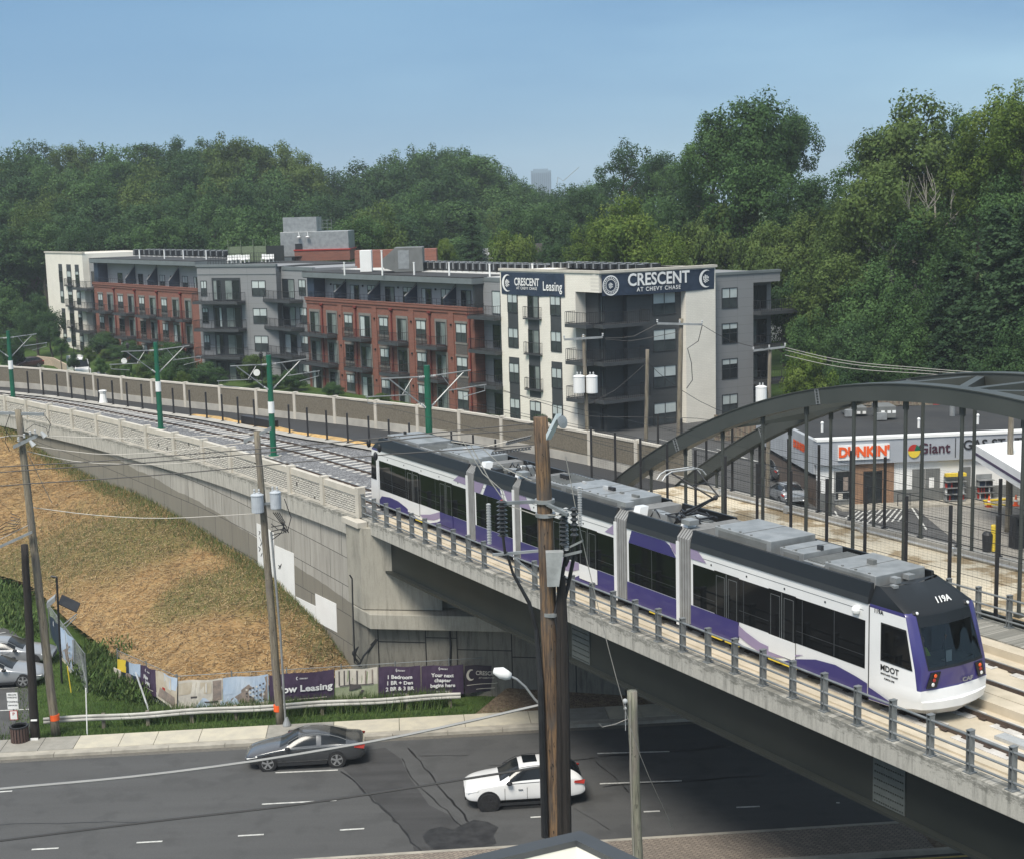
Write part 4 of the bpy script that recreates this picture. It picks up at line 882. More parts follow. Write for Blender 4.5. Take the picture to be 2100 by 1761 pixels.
for zh in hd4: door(F4, s4R+.3, s4G-.8, zh-2.3, zh, -.98); balcony(F4, s4R-.1, s4G+2.2, zh-2.45, -1.0, 2.2)
face_box('white_brick_wall', F4, s4G, s4W, z0, 17.6, 12, M['wbrick'])
mb = MB().m(M['cream']); mb.fb(F4, s4G-.1, s4W+.15, .12, -.4, 17.601, 17.85); mb.build('parapet_cap', None, apt)
for (xa, xb), kind in (((648, 688), 0), ((735, 785), 1), ((828, 872), 0)):
    a, b = sorted((S4(xa, 30), S4(xb, 30))); mb = MB().m(M['darkpanel'])
    if kind == 0: mb.fb(F4, a, b, 0, .02, hd4[1]-1.95, hd4[0]+1.0); mb.fb(F4, a, b, 0, .02, z0, hd4[2]+.6)
    else: mb.fb(F4, a, b, 0, .02, hd4[2]-5, hd4[0]+1.0)
    mb.build('spandrel_strip', None, apt)
    for zh in hd4: window(F4, a+.1, b-.1, zh-1.9, zh, .022, cols=1)
    if kind: 
        for zh in hd4[:3]: balcony(F4, a-.5, b+.5, zh-2.3, .02, .4, slab=.12)
for zh in hd4[:4]: 
    Fe = Fr(F4.P(s4W, 0, 0), -F4.n); balcony(Fe, .5, 4.5, zh-2.45, 0, 2.2) if Fe.n.dot(F4.e) > 0 else balcony(Fe, .5, 4.5, zh-2.45, 0, -2.2)

# ---- roof things
def P1(u, v, z): return atZ(u, v, z)
def roofbox(name, label, cat, px0, px1, ytop, Y_, zb, depth, mt, group=None, extra=None):
    a = atY(px0, ytop, Y_); b = atY(px1, ytop, Y_); t = thing(name, (a.x, Y_, zb), label, cat, group); F = Fr((a.x, Y_), (b.x-a.x, 0.01)); mb = MB().m(mt); mb.fb(F, 0, b.x-a.x, 0, -depth, zb, a.z); mb.build('casing', None, t, bevel=.03); return t, F, b.x-a.x, a.z
t, F, L, zt = roofbox('stair_penthouse', 'pale grey two step roof penthouse standing on a red brick base', 'penthouse', 574, 714, 477.5, 196, 16.3, 8, M['galv'])
mb = MB().m(M['galv']); mb.fb(F, .4, 5.0, -.5, -6, zt, zt+2.0); mb.build('upper_housing', None, t)
mb = MB().m(M['brick']); mb.fb(F, 1.9, L+.15, .3, -8, 16.3, atY(650, 514, 196).z); mb.m(M['red']).fb(F, 1.8, L+.25, .4, -8, atY(650, 514, 196).z+.001, atY(650, 514, 196).z+.15); mb.build('brick_base', None, t)
mb = MB().m(M['black']); mb.fb(F, 2.0, 3.0, .02, .06, zt-2.9, zt-1.6); mb.build('doorway', None, t)
mb = MB().m(M['steel'])
for x in (5.2, 5.8, 6.4, 7.0): mb.tube(F.P(x, -1, zt), F.P(x, -1, zt+1.6), .03, n=4)
for z in (.5, 1.0, 1.5): mb.path([F.P(5.2, -1, zt+z), F.P(7.0, -1, zt+z)], .03, 4)
mb.build('ladder_cage', None, t)
for i in range(2):
    mb = MB().m(M['white']); p = F.P(2.6+i*1.2, .4, zt+.0); mb.tube(p, p+Vector((.1, 0, -.7)), .05); mb.sph(p+Vector((0, 0, -.7)), .28, sc_=(1, 1, .4)); mb.build('dish_antenna', None, t)
mb = MB().m(mat('green_mesh_screen', (.16, .20, .12), (.10, .13, .08), 6)); a = atY(468, 507, 190); b = atY(545, 506, 190); mb.box(a.x, b.x, 190, 190.1, 16.6, a.z)
for i in range(4): x = a.x+(b.x-a.x)*i/3; mb.tube((x, 189.9, 16.6), (x, 189.9, a.z+.9), .05)
a2 = atY(582, 506, 190); mb.m(M['girder']).box(b.x+.02, a2.x, 190, 190.1, 16.6, a.z); tag(mb.build('screen_fence', None), 'green mesh screen fence around the roof terrace left of the penthouse', 'screen')
mb = MB().m(M['black']); a = atY(425, 520, 184); b = atY(575, 520, 184)
for z in (16.9, 17.4, 17.9): mb.path([(a.x, 184, z), (b.x, 184, z)], .03, 4)
for i in range(28): x = a.x+(b.x-a.x)*i/27; mb.tube((x, 184, 16.5), (x, 184, 17.9), .025, n=4)
tag(mb.build('terrace_fence', None), 'thin black railing around the roof terrace with white furniture', 'railing')
wf = None
for i, u in enumerate((470, 480, 488, 497, 506, 540, 548, 556)):
    p = atY(u, 520, 186+i % 3); t = thing('lounge_chair', (p.x, p.y, 16.6), f'white outdoor chair on the roof terrace behind the black railing', 'chair', 'white terrace chairs')
    mb = MB().m(M['white']); x, y = p.x, p.y; mb.box(x-.3, x+.3, y-.3, y+.3, 16.95, 17.05); mb.build('seat', None, t); mb = MB().m(M['white']); mb.box(x-.3, x+.3, y+.22, y+.3, 17.05, 17.6); mb.build('backrest', None, t)
    mb = MB().m(M['white']); [mb.box(x+sx*.25-.03, x+sx*.25+.03, y+sy*.25-.03, y+sy*.25+.03, 16.6, 16.95) for sx in (-1, 1) for sy in (-1, 1)]; mb.build('legs', None, t)
t, F, L, zt = roofbox('air_handler', 'large grey rooftop air handling unit with slanted hood', 'air conditioner', 808, 866, 509, 157, 16.05, 4, M['hvac'])
mb = MB().m(M['hvac']); mb.prism([F.P(0, 0, 16.1), F.P(-1.5, 0, 16.7), F.P(-1.5, 0, 17.4), F.P(0, 0, zt-.1)], -F.n*-3 if False else F.n*-3.5); mb.build('intake_hood', None, t)
mb = MB().m(M['galv']); mb.fb(F, .4, 1.6, .0, .03, 16.4, zt-.3); mb.build('panel', None, t)
t, F, L, zt = roofbox('roof_fan_unit', 'white box unit on the roof beside the big grey air handler', 'air conditioner', 737, 761, 514.5, 160, 16.05, 1.5, M['white'])
t, F, L, zt = roofbox('brick_stair_hut', 'low red brick roof hut behind the air handler', 'roof hut', 727, 895, 515, 172, 15.9, 3, M['brick'])
mb = MB().m(M['white']); mb.fb(F, L-3.2, L-1.7, .03, .2, zt-1.7, zt-.5); mb.m(M['hvac']).fb(F, L-2.9, L-2.0, .21, .24, zt-1.5, zt-.7); mb.build('louvre', None, t)
# rows of dark condenser units
acp = thing('condenser_unit', (0, 0, 0), 'x', 'air conditioner'); mb = MB().m(M['dark']); mb.box(-.42, .42, -.42, .42, .1, .95); mb.build('casing', None, acp, local=True)
mb = MB().m(M['galv']); mb.lathe((0, 0, .95), [(.36, 0), (.36, .03), (.1, .05)], 10); mb.box(-.45, -.42, -.1, .1, .3, 1.02); mb.build('fan_grille', None, acp, local=True); mb = MB().m(M['roofw']); mb.box(-.5, .5, -.5, .5, 0, .1); mb.build('base_pad', None, acp, local=True)
first = True
def place_ac(p, lab, grp):
    global first
    if first: acp.location = p; acp['label'] = lab; acp['group'] = grp; ORG[acp.name] = p; first = False
    else: c = dup(acp, p, rz=.65, label=lab); c['group'] = grp
for r_ in range(2):
    for i in range(36):
        s = 1.5+i*1.22+(r_ % 2)*.4; p = F1.P(s, -6.5-r_*2.2, 16.28 if s < sW1 else 16.05); place_ac(p, 'dark condenser unit in the long rows on the roof of the near block', 'condensers on the near roof')
for r_ in range(2):
    for i in range(19):
        p = F4.P(2+i*1.9+r_*.3, -7.5-r_*2.2, 17.0); place_ac(p, 'dark condenser unit in the rows on the roof of the far left block', 'condensers on the far roof')
for k, (u, v0, z, Y_, lab) in enumerate([(783, 531, 16.1, 153, 'short'), (706, 545, 16.1, 156, 'short'), (849, 549, 16.1, 150, 'short'), (921, 551, 16.1, 146, 'short'), (1004, 553, 16.0, 142, 'short'), (1092, 551, 16.1, 137, 'short'), (286, 521, 17, 205, 'far'), (337, 524, 17, 200, 'far'), (376, 526, 17, 196, 'far'), (423, 529, 17, 191, 'far')]):
    p = atY(u, v0, Y_); mb = MB().m(M['white']); mb.lathe((p.x, Y_, z-.2), [(.09, 0), (.09, 1.35 if k else 2.6), (.12, 1.36 if k else 2.61), (.12, 1.45 if k else 2.7)], 8); tag(mb.build('vent_pipe', None, loc=(p.x, Y_, z)), 'white vent pipe standing up from the edge of the apartment roof' if k else 'tallest white vent pipe on the roof by the grey air handler', 'pipe', 'white roof vent pipes' if k else None)

# ---- banners on the white block
def banner(name, label, F, s0, s1, z0, z1, d, mt, parent=None):
    mb = MB().m(mt); K = 16
    V = []; Fs = []
    for i in range(K+1):
        for j in range(4):
            s = s0+(s1-s0)*i/K; z = z0+(z1-z0)*j/3; V.append(F.P(s, d+.03*math.sin(i*1.1+j)*(.2 if j == 3 else 1), z-(.08*math.sin(math.pi*i/K) if j == 0 else 0)))
    for i in range(K):
        for j in range(3): a = i*4+j; Fs.append((a, a+4, a+5, a+1))
    mb.mesh(V, Fs); o = mb.build(name, None, None); tag(o, label, 'banner'); return o
def onF(F, s, z, d, flip=1): return lambda x, y, dd: F.P(s+x*flip, d+dd, z+y)
def crescent(mb, fn, r, k=.78):
    out = []; n = 20
    A = [(r*math.cos(a), r*math.sin(a)) for a in [math.radians(60+240*i/n) for i in range(n+1)]]
    Bp = [(r*.22+r*.84*math.cos(a), r*.9*math.sin(a)) for a in [math.radians(75+210*i/n) for i in range(n+1)]]
    for i in range(n): mb.face([fn(*A[i], .03), fn(*A[i+1], .03), fn(*Bp[i+1], .03), fn(*Bp[i], .03)])
def ring(mb, fn, r0, r1, n=28):
    for i in range(n):
        a, b = 2*math.pi*i/n, 2*math.pi*(i+1)/n; mb.face([fn(r0*math.cos(a), r0*math.sin(a), .03), fn(r1*math.cos(a), r1*math.sin(a), .03), fn(r1*math.cos(b), r1*math.sin(b), .03), fn(r0*math.cos(b), r0*math.sin(b), .03)])
def emblem(mb, fn, r):
    """little buildings and swirling path inside the crescent mark"""
    for x, w_, h in ((-.45, .2, .38), (-.15, .22, .6), (.18, .22, .5), (.45, .16, .3)):
        mb.face([fn(r*(x-w_/2), 0, .03), fn(r*(x+w_/2), 0, .03), fn(r*(x+w_/2), r*h, .03), fn(r*(x-w_/2), r*h, .03)])
    for a, b in (((-.6, -.12), (.2, -.55)), ((-.2, -.1), (.5, -.38)), ((-.5, -.4), (-.1, -.68))):
        mb.face([fn(r*a[0], r*a[1], .03), fn(r*b[0], r*b[1], .03), fn(r*(b[0]+.12), r*(b[1]+.1), .03), fn(r*(a[0]+.12), r*(a[1]+.1), .03)])
za, zb = 14.35, 16.7
sl, sr = F1.px(1028, 560)[0]-.05, F1.px(1159, 580)[0]
bn = banner('leasing_banner', 'smaller navy leasing banner on the left face of the white corner block', F1, sr, sl, 14.55, 16.62, .08, M['navy'])
tx = lambda s, z: (lambda x, y, d: F1.P(s-x, .13+d, z+y))
L_ = sl-sr
def word(bn, *a, **k): q_ = MB().m(M['ink']); text_mb(q_, *a, **k); q_.build('lettering', None, bn)
word(bn, 'CRESCENT', 1.0, tx(sr+L_*.58, 15.72), .01, bold=.022, sx=.78); word(bn, 'AT CHEVY CHASE', .36, tx(sr+L_*.58, 15.15), .01, sp=1.25, sx=.9, bold=.01); word(bn, 'Leasing', 1.2, tx(sr+L_*.18, 15.4), .01, bold=.015, sx=.74, sp=1.08); mb = MB().m(M['ink'])
crescent(mb, tx(sl-L_*.11, 15.6), .82); emblem(mb, tx(sl-L_*.11, 15.6), .6); mb.build('crescent_emblem', None, bn)
s2r = F2.px(1459, 560)[0]
bn = banner('crescent_banner', 'large navy CRESCENT banner on the right face of the white corner block', F2, .1, s2r, 14.75, 16.65, .40, M['navy'])
tx2 = lambda s, z: (lambda x, y, d: F2.P(s+x, .46+d, z+y))
word(bn, 'CRESCENT', 1.55, tx2(F2.px(1345, 570)[0], 15.98), .01, bold=.022, sx=.94); word(bn, 'AT CHEVY CHASE', .52, tx2(F2.px(1345, 588)[0], 15.12), .01, sp=1.25, sx=1.0, bold=.015); mb = MB().m(M['ink'])
ring(mb, tx2(F2.px(1246, 580)[0], 15.65), .78, .9); ring(mb, tx2(F2.px(1246, 580)[0], 15.65), .5, .56); emblem(mb, tx2(F2.px(1246, 580)[0], 15.65), .42)
for i in range(22): a = 2*math.pi*i/22; f_ = tx2(F2.px(1246, 580)[0]+.67*math.cos(a), 15.65+.67*math.sin(a)); mb.face([f_(-.05, -.06, .03), f_(.05, -.06, .03), f_(.05, .06, .03), f_(-.05, .06, .03)])
mb.build('round_seal', None, bn); mb = MB().m(M['ink']); crescent(mb, tx2(F2.px(1441, 572)[0], 15.75), .82); emblem(mb, tx2(F2.px(1441, 572)[0], 15.75), .6); mb.build('crescent_emblem', None, bn)
# ================================================================ light rail train
TO, TS = 1.6, -2.3                       # near side offset from the bridge edge, rear end
train = thing('light_rail_train', B.P(TS, TO, RZ), 'white and purple five section tram with dark window band crossing the bridge', 'train', rz=math.atan2(B.e.y, B.e.x))
M['twhite'] = metal_paint('train_white', (.76, .76, .75)); M['purple'] = metal_paint('train_purple', (.042, .034, .155), .3); M['lilac'] = metal_paint('train_lilac', (.30, .24, .37))
M['cowl1'] = mat('cowl_grey', (.030, .033, .037), rough=.45); M['cowl2'] = mat('cowl_black', (.008, .009, .010), rough=.4); M['tglass'] = glassy('train_window_glass', (.004, .0045, .005), .05, .28); M['tdoor'] = glassy('train_door_glass', (.006, .0065, .007), .05, .28)
M['bellow'] = mat('grey_bellows_rubber', (.27, .27, .265), (.22, .22, .215), 3, rough=.75)
TW = 2.65
def lx(s): return s-TS
def tp(u, v, y=0.0): s, z = B.px(u, v, TO+y); return lx(s), z-RZ
def q6(x, y): return (640+.34302*x)/1.02714, (860+.34302*y)/1.02714
def q7(x, y): return (1280+.418*x)/1.02714, (1000+.418*y)/1.02714
mods = [(-1.3, 7.85), (8.5, 11.82), (12.32, 19.15), (19.87, 22.9), (23.62, 31.9)]
for a, b in mods:
    a = lx(a); b = lx(b); mb = MB().m(M['twhite'])
    for y0, y1, sg in ((0, .04, 1), (TW, TW-.04, -1)): mb.box(a, b, min(y0, y1), max(y0, y1), .24, 2.93)
    mb.m(M['hvac']).box(a, b, .041, TW-.041, .3, .95); mb.box(a, b, .15, TW-.15, 2.9, 3.18)
    for x in (a, b-.03): mb.m(M['twhite']).box(x, x+.03, .041, TW-.041, .951, 2.9)
    body = mb.build('car_body', None, train, local=True)
    mb = MB()
    for y, sg in ((0, 1), (TW, -1)):
        A_ = [(y-sg*.035, 2.93), (y-sg*.01, 3.13), (y+sg*.10, 3.52), (y+sg*.2, 3.52), (y+sg*.2, 2.93)]
        pts = [(a, p[0], p[1]) for p in A_]; pt2 = [(b, p[0], p[1]) for p in A_]; n_ = len(A_)
        for i in range(n_):
            j = (i+1) % n_; mb.m(M['cowl1'] if i in (0, 4) else M['cowl2']).face([pts[i], pt2[i], pt2[j], pts[j]] if sg > 0 else [pts[j], pt2[j], pt2[i], pts[i]])
        mb.m(M['cowl1']).face(pts if sg < 0 else pts[::-1]); mb.face(pt2[::-1] if sg < 0 else pt2)
    mb.build('roof_cowl', None, train, local=True)
    mb = MB().m(M['tglass']); mb.box(a+.12, b-.12, -.008, -.001, 1.0, 2.42); mb.box(a+.12, b-.12, TW+.001, TW+.008, 1.0, 2.42); wb = mb.build('window_band', None, train, local=True)
    mb = MB().m(M['trim']); k = int((b-a)/1.55)
    for i in range(1, k+1):
        x = a+(b-a)*i/(k+1); mb.box(x-.015, x+.015, -.012, -.0085, 1.02, 2.4)
    mb.box(a+.15, b-.15, -.011, -.0085, 1.38, 1.395); mb.build('window_dividers', None, wb, local=True)
    mb = MB().m(M['cowl1'])
    mb.box(a+.2, b-.2, -.006, -.001, 2.70, 2.712)
    for i in range(int((b-a)/1.8)): x = a+1.1+i*1.8; mb.lathe((x, -.012, 2.58), [(.035, 0), (.035, .011)], 8, ax=(0, 1, 0))
    mb.build('door_lamps', None, train, local=True)
# doors
for s0 in (1.9, 5.2, 14.2, 16.7, 24.9, 27.6):
    mb = MB().m(M['tdoor']); x = lx(s0)
    mb.box(x, x+1.25, -.020, -.0125, .40, 2.45); d_ = mb.build('door', None, train, local=True)
    mb = MB().m(M['steel'])
    for xx in (x+.61,): mb.box(xx, xx+.02, -.026, -.0205, .42, 2.43)
    for xx in (x+.1, x+.72):
        for c in ((xx, xx+.012), (xx+.42, xx+.432)): mb.box(c[0], c[1], -.024, -.0205, 1.0, 2.3)
        mb.box(xx, xx+.43, -.0245, -.0205, 2.29, 2.302)
    mb.build('door_trim', None, d_, local=True)
    mb = MB().m(M['purple'] if (s0 < 8 and s0 > 4) or s0 in (24.9,) or 13 < s0 < 15 else M['twhite']); mb.box(x+.01, x+1.24, -.028, -.0205, .42, .985); mb.build('door_lower_panel', None, d_, local=True)
# livery shapes (real painted fields on the side)
lay = [0]
def decal(mt, pts, nm='livery_field', y=-.010):
    lay[0] += 1; yy = y-.0006*lay[0]; mb = MB().m(M[mt]); P_ = [(p[0], yy, p[1]) for p in pts]
    ar_ = sum(P_[i][0]*P_[(i+1) % len(P_)][2]-P_[(i+1) % len(P_)][0]*P_[i][2] for i in range(len(P_)))
    mb.face(P_ if ar_ > 0 else P_[::-1]); mb.build(nm, None, train, local=True)
def conv(q, L): return [tp(*q(*p)) for p in L]
def clampz(P, lo=.25, hi=.985, x0=-9, x1=99): return [(min(max(x, x0), x1), min(max(z, lo), hi)) for x, z in P]
m1b, m2a, m2b, m3a, m3b, m4a, m4b, m5a = lx(7.84), lx(8.51), lx(11.81), lx(12.33), lx(19.14), lx(19.88), lx(22.89), lx(23.63)
c1 = conv(q6, [(440, 548), (480, 537), (530, 545), (580, 568), (630, 607), (665, 645), (700, 685), (735, 712)])
decal('purple', clampz([(lx(-1.28), .25)]+[(lx(-1.28), c1[0][1])]+c1+[(c1[-1][0]+.3, .25)], x0=lx(-1.28)))
c3 = conv(q6, [(897, 655), (860, 680), (820, 697), (770, 708), (735, 712)])
decal('purple', clampz([(m1b, .985)]+[(c3[0][0], .985)]+c3+[(c3[-1][0]+.2, .25), (m1b, .25)], x1=m1b))
decal('lilac', clampz(conv(q6, [(715, 650), (775, 650), (840, 630), (880, 640), (888, 650), (850, 668), (800, 685), (750, 680), (725, 665)])))
decal('lilac', clampz(conv(q6, [(950, 385), (1000, 402), (1000, 470), (918, 440)]), 2.43, 2.92, x1=m1b))
decal('purple', [(m2a, .25), (m2b, .25), (m2b, .985), (m2a, .985)])
decal('purple', [(m2a+.75, 2.43), (m2b-.85, 2.43), (m2b-.35-.75, 2.91), (m2a+.75+.35, 2.91)]); decal('lilac', [(m2a, 2.43), (m2a+.5, 2.43), (m2a+.85, 2.91), (m2a, 2.91)]); decal('lilac', [(m2b-.45, 2.43), (m2b, 2.43), (m2b, 2.91), (m2b-.8, 2.91)])
decal('lilac', [(m3a, 2.43), (m3a+.9, 2.43), (m3a+.5, 2.91), (m3a, 2.91)]); decal('lilac', clampz(conv(q6, [(1905, 660), (1918, 665), (1918, 780), (1850, 755)]), 2.43, 2.92, x1=m3b))
c = conv(q6, [(1560, 1030), (1600, 1040), (1650, 1042), (1700, 1020), (1740, 995), (1768, 968)])
decal('purple', clampz([(m3b, .25), (m3b, .985), (c[-1][0]+.05, .985)]+c[::-1]+[(c[0][0]-.3, .25)], x1=m3b)); decal('lilac', clampz(conv(q6, [(1600, 925), (1680, 925), (1745, 960), (1700, 985), (1640, 1000), (1590, 985)])))
decal('purple', [(m3a, .25), (m3a+2.7, .25), (m3a+2.2, .6), (m3a+1.6, .985), (m3a, .985)]); decal('lilac', [(m3a+2.4, .5), (m3a+2.9, .4), (m3a+3.9, .8), (m3a+3.4, .985), (m3a+2.3, .985)])
decal('purple', [(m4a, .25), (m4b, .25), (m4b, .985), (m4a, .985)])
decal('purple', [(m4a+.12, 2.43), (m4b-.06, 2.43), (m4b-.42, 2.80), (m4b-.7, 2.90), (m4a+.32, 2.90)]); decal('lilac', [(m4b-.22, 2.62), (m4b, 2.5), (m4b, 2.91), (m4b-.45, 2.91)])
decal('lilac', clampz(conv(q7, [(405, 350), (455, 370), (500, 445), (405, 415)]), 2.43, 2.92, x0=m5a))
ca = conv(q7, [(545, 700), (585, 765), (640, 830), (700, 875), (760, 912), (830, 945), (880, 952)])
decal('purple', clampz([(m5a, .25), (m5a, .985), (ca[0][0]-.1, .985)]+ca+[(ca[-1][0], .25)], x0=m5a))
decal('lilac', clampz(conv(q7, [(560, 690), (600, 710), (640, 735), (700, 790), (770, 842), (850, 880), (930, 903), (990, 905), (930, 918), (850, 918), (790, 903), (720, 858), (650, 800), (600, 745)])))
cb = conv(q7, [(830, 960), (880, 940), (950, 926), (1050, 928), (1150, 955), (1250, 1010), (1310, 1048)])
decal('purple', clampz([(cb[0][0], .25)]+cb+[(lx(31.9), cb[-1][1]), (lx(31.9), .25)], x1=lx(31.9)))
# nose (mirrored, shorter, at the rear)
def nose(x0, k, par, front):
    rows_ = [(.12, .95, .10, 1.75, .50, 1.98), (.36, 1.72, .0, 2.02, .30, 2.24), (.58, 1.80, 0, 2.04, .28, 2.24), (.60, 1.80, 0, 1.97, .22, 2.12), (.90, 1.84, 0, 1.95, .18, 2.08), (.93, 1.82, 0, 1.95, .22, 2.06), (1.46, 1.73, 0, 1.97, .27, 2.10), (2.86, 1.37, 0, 1.47, .30, 1.58), (2.96, 1.30, .02, 1.38, .32, 1.50), (3.25, .65, .12, .88, .45, 1.02), (3.46, .15, .2, .4, .6, .5)]
    def X(v): return x0+k*v
    shell = MB(); glass = MB(); V = []
    for z, xs_, ys_, xc, yc, xf in rows_:
        half = [(0, ys_ if z > 3 else 0), (xs_, ys_), ((xs_+xc)/2+.04, (ys_+yc)/2-.05), (xc, yc), (xc+(xf-xc)*.55, yc+.38), (xf, TW/2)]
        ring_ = half+[(x, TW-y) for x, y in half[-2::-1]]; V.append([(X(x), y, z) for x, y in ring_])
    nseg = len(V[0])-1; mats_ = {}
    for i in range(len(V)-1):
        z = (rows_[i][0]+rows_[i+1][0])/2
        for j in range(nseg):
            jj = min(j, nseg-1-j); fc = [V[i][j], V[i][j+1], V[i+1][j+1], V[i+1][j]]
            if k < 0: fc = fc[::-1]
            if z > 2.9: m_ = M['cowl2'] if jj >= 0 and z > 2.96 else (M['purple'] if jj < 3 else M['cowl2'])
            elif jj == 0: m_ = M['twhite']
            elif z < .91: m_ = M['twhite']
            elif jj in (1, 2): m_ = M['purple']
            elif z > 1.46: glass.m(M['wscreen']).face(fc); continue
            else: m_ = M['purple']
            shell.m(m_).face(fc)
    shell.m(M['cowl2']).face([(X(.15), .2, 3.46), (X(.5), TW/2, 3.46), (X(.15), TW-.2, 3.46)]); shell.face([V[0][j] for j in range(nseg+1)][::-1])
    s_ = shell.build('cab_shell', None, par, local=True, smooth=True); g_ = glass.build('windscreen', None, par, local=True)
    me_ = s_.data; import bmesh as _bm; q_ = _bm.new(); q_.from_mesh(me_); _bm.ops.remove_doubles(q_, verts=q_.verts, dist=.0005); q_.to_mesh(me_); q_.free(); es = s_.modifiers.new('edge', 'EDGE_SPLIT'); es.split_angle = R_(32)
    mb = MB().m(M['cowl2']); a = [V[6][3], V[6][4], V[6][5], V[6][6], V[6][7]]
    for lo, hi in ((6, 7),):
        for f0, f1, w0, w1 in ((3, 4, 0, .13), (6, 7, .87, 1)):
            A_, B_, C_, D_ = [Vector(V[lo][f0]), Vector(V[lo][f1]), Vector(V[hi][f1]), Vector(V[hi][f0])]; o_ = Vector((k*.006, 0, 0))
            P_ = [A_.lerp(B_, w0), A_.lerp(B_, w1), D_.lerp(C_, w1), D_.lerp(C_, w0)]; P_ = [p+o_ for p in P_]; mb.face(P_ if k > 0 else P_[::-1])
        for t0, t1 in ((0, .05), (.80, 1)):
            for j in range(3, 7):
                A_, B_, C_, D_ = [Vector(V[lo][j]), Vector(V[lo][j+1]), Vector(V[hi][j+1]), Vector(V[hi][j])]; o_ = Vector((k*.009, 0, 0)); P_ = [A_.lerp(D_, t0), B_.lerp(C_, t0), B_.lerp(C_, t1), A_.lerp(D_, t1)]; P_ = [p+o_ for p in P_]; mb.face(P_ if k > 0 else P_[::-1])
    mb.build('windscreen_frame', None, g_, local=True)
    mb = MB().m(M['white' if front else 'cowl1']); mb.box(min(X(1.98), X(2.13)), max(X(1.98), X(2.13)), 1.0, 1.65, .592, .60); mb.build('bumper_joint', None, s_, local=True)
    mb = MB().m(M['cowl2'])
    mb.prism([(X(.45), -.004, 1.42), (X(1.66), -.004, 1.42), (X(1.40), -.004, 2.52), (X(.45), -.004, 2.52)], (0, -.012, 0)); mb.m(M['tglass']).prism([(X(.5), -.0165, 1.47), (X(1.6), -.0165, 1.47), (X(1.36), -.0165, 2.47), (X(.5), -.0165, 2.47)], (0, -.004, 0)); mb.build('side_window', None, par, local=True)
    return V, X
m_, t_, b_ = newmat('windscreen_glass'); gl = N(t_, 'ShaderNodeBsdfGlossy'); gl.inputs['Roughness'].default_value = .03; tr = N(t_, 'ShaderNodeBsdfTransparent'); tr.inputs[0].default_value = (.55, .6, .6, 1); mx = N(t_, 'ShaderNodeMixShader'); fr_ = N(t_, 'ShaderNodeFresnel'); fr_.inputs[0].default_value = 1.6
t_.links.new(fr_.outputs[0], mx.inputs[0]); t_.links.new(tr.outputs[0], mx.inputs[1]); t_.links.new(gl.outputs[0], mx.inputs[2]); t_.links.new(mx.outputs[0], t_.nodes['Material Output'].inputs[0]); M['wscreen'] = m_
V, X = nose(lx(31.95), 1, train, True); nose(lx(-1.32), -.5, train, False)
# purple sweep over the lower cab side
decal('purple', [(lx(31.96), .27), (lx(31.96), .52), (lx(32.4), .42), (lx(32.9), .30), (lx(33.1), .22), (lx(32.9), .2), (lx(32.0), .16)], y=-.03)
mb = MB().m(M['cowl1']); mb.box(lx(31.925), lx(31.945), -.012, .02, .25, 2.9); mb.build('cab_joint', None, train, local=True)
F_ = lambda y, z, d=0: Vector((lx(34.03)+d-(abs(y-TW/2)**2)*.09, y, z))
# lamps, number, emblem, mirrors
for sg, y in ((-1, .42), (1, TW-.42)):
    mb = MB().m(M['cowl2']); a, b = (y-.2, y+.2); P_ = [F_(y-sg*-.17, .98, .03), F_(y+sg*-.20+sg*.0, .98, .03), F_(y+sg*.22, 1.40, .035), F_(y-sg*.02, 1.42, .035)]
    y0, y1 = (y-.16, y+.16); tilt = -sg*.08
    Q = [F_(y0-tilt, .98, .02), F_(y1-tilt, .98, .02), F_(y1+tilt, 1.40, .0), F_(y0+tilt, 1.40, .0)]; mb.prism(Q, (.03, 0, 0)); h_ = mb.build('headlamp_cluster', None, train, local=True)
    for z, mt in ((1.31, 'orange'), (1.19, 'red'), (1.07, 'ink')): mb = MB().m(M[mt]); mb.lathe(F_(y+tilt*(z-1.19)*4, z, .045), [(.055, 0), (.05, .015), (.01, .02)], 10, ax=(1, 0, 0)); mb.build('lamp', None, h_, local=True)
    mb = MB().m(M['cowl2']); p = Vector((X(1.36), .34 if sg < 0 else TW-.34, 2.93)); mb.sph(p, .13, sc_=(1, 1, .6)); mb.m(M['ink']).sph(p+Vector((.09, 0, .02)), .05); mb.build('marker_lamp', None, train, local=True)
mb = MB().m(M['ink']); nv = Vector((X(1.2)-X(1.5), 0, .29)).normalized(); nv = Vector((-.62, 0, .78)); base = Vector((X(1.22), TW/2+.2, 3.10))
text_mb(mb, '119A', .27, lambda x, y, d: base+Vector((0, x, 0))+nv*y+Vector((.78, 0, .62))*(d+.06), .01, bold=.02); mb.build('fleet_number', None, train, local=True)
mb = MB().m(M['galv']); base2 = Vector((lx(34.03), TW/2+.35, 1.02)); text_mb(mb, 'CAF', .17, lambda x, y, d: base2+Vector((d+.01, x, y)), .02, bold=.01, sx=1.3); mb.build('maker_emblem', None, train, local=True)
b3 = (lx(32.75), -.006, 1.22)
for tx_, h_, x_, z_ in (('MDOT', .24, 0, 1.22), ('MARYLAND TRANSIT', .07, 0, 1.05), ('PURPLE LINE', .07, 0, .92), ('119A', .17, -.45, 2.8)):
    mb = MB().m(M['cowl2']); text_mb(mb, tx_, h_, lambda x, y, d: Vector((b3[0]+x_+x, -.010-d, z_+y)), .006, bold=.015); mb.build('side_lettering', None, train, local=True)
mb = MB().m(M['white']); mb.sph((lx(31.45), -.05, 2.66), .14); mb.build('side_camera', None, train, local=True)
mb = MB().m(M['carglass']); mb.prism([(X(.62), .9, 3.34), (X(.95), .9, 3.14), (X(1.0), 1.5, 3.14), (X(.68), 1.5, 3.34)], (.02, 0, .03)); mb.build('roof_hatch_window', None, train, local=True)
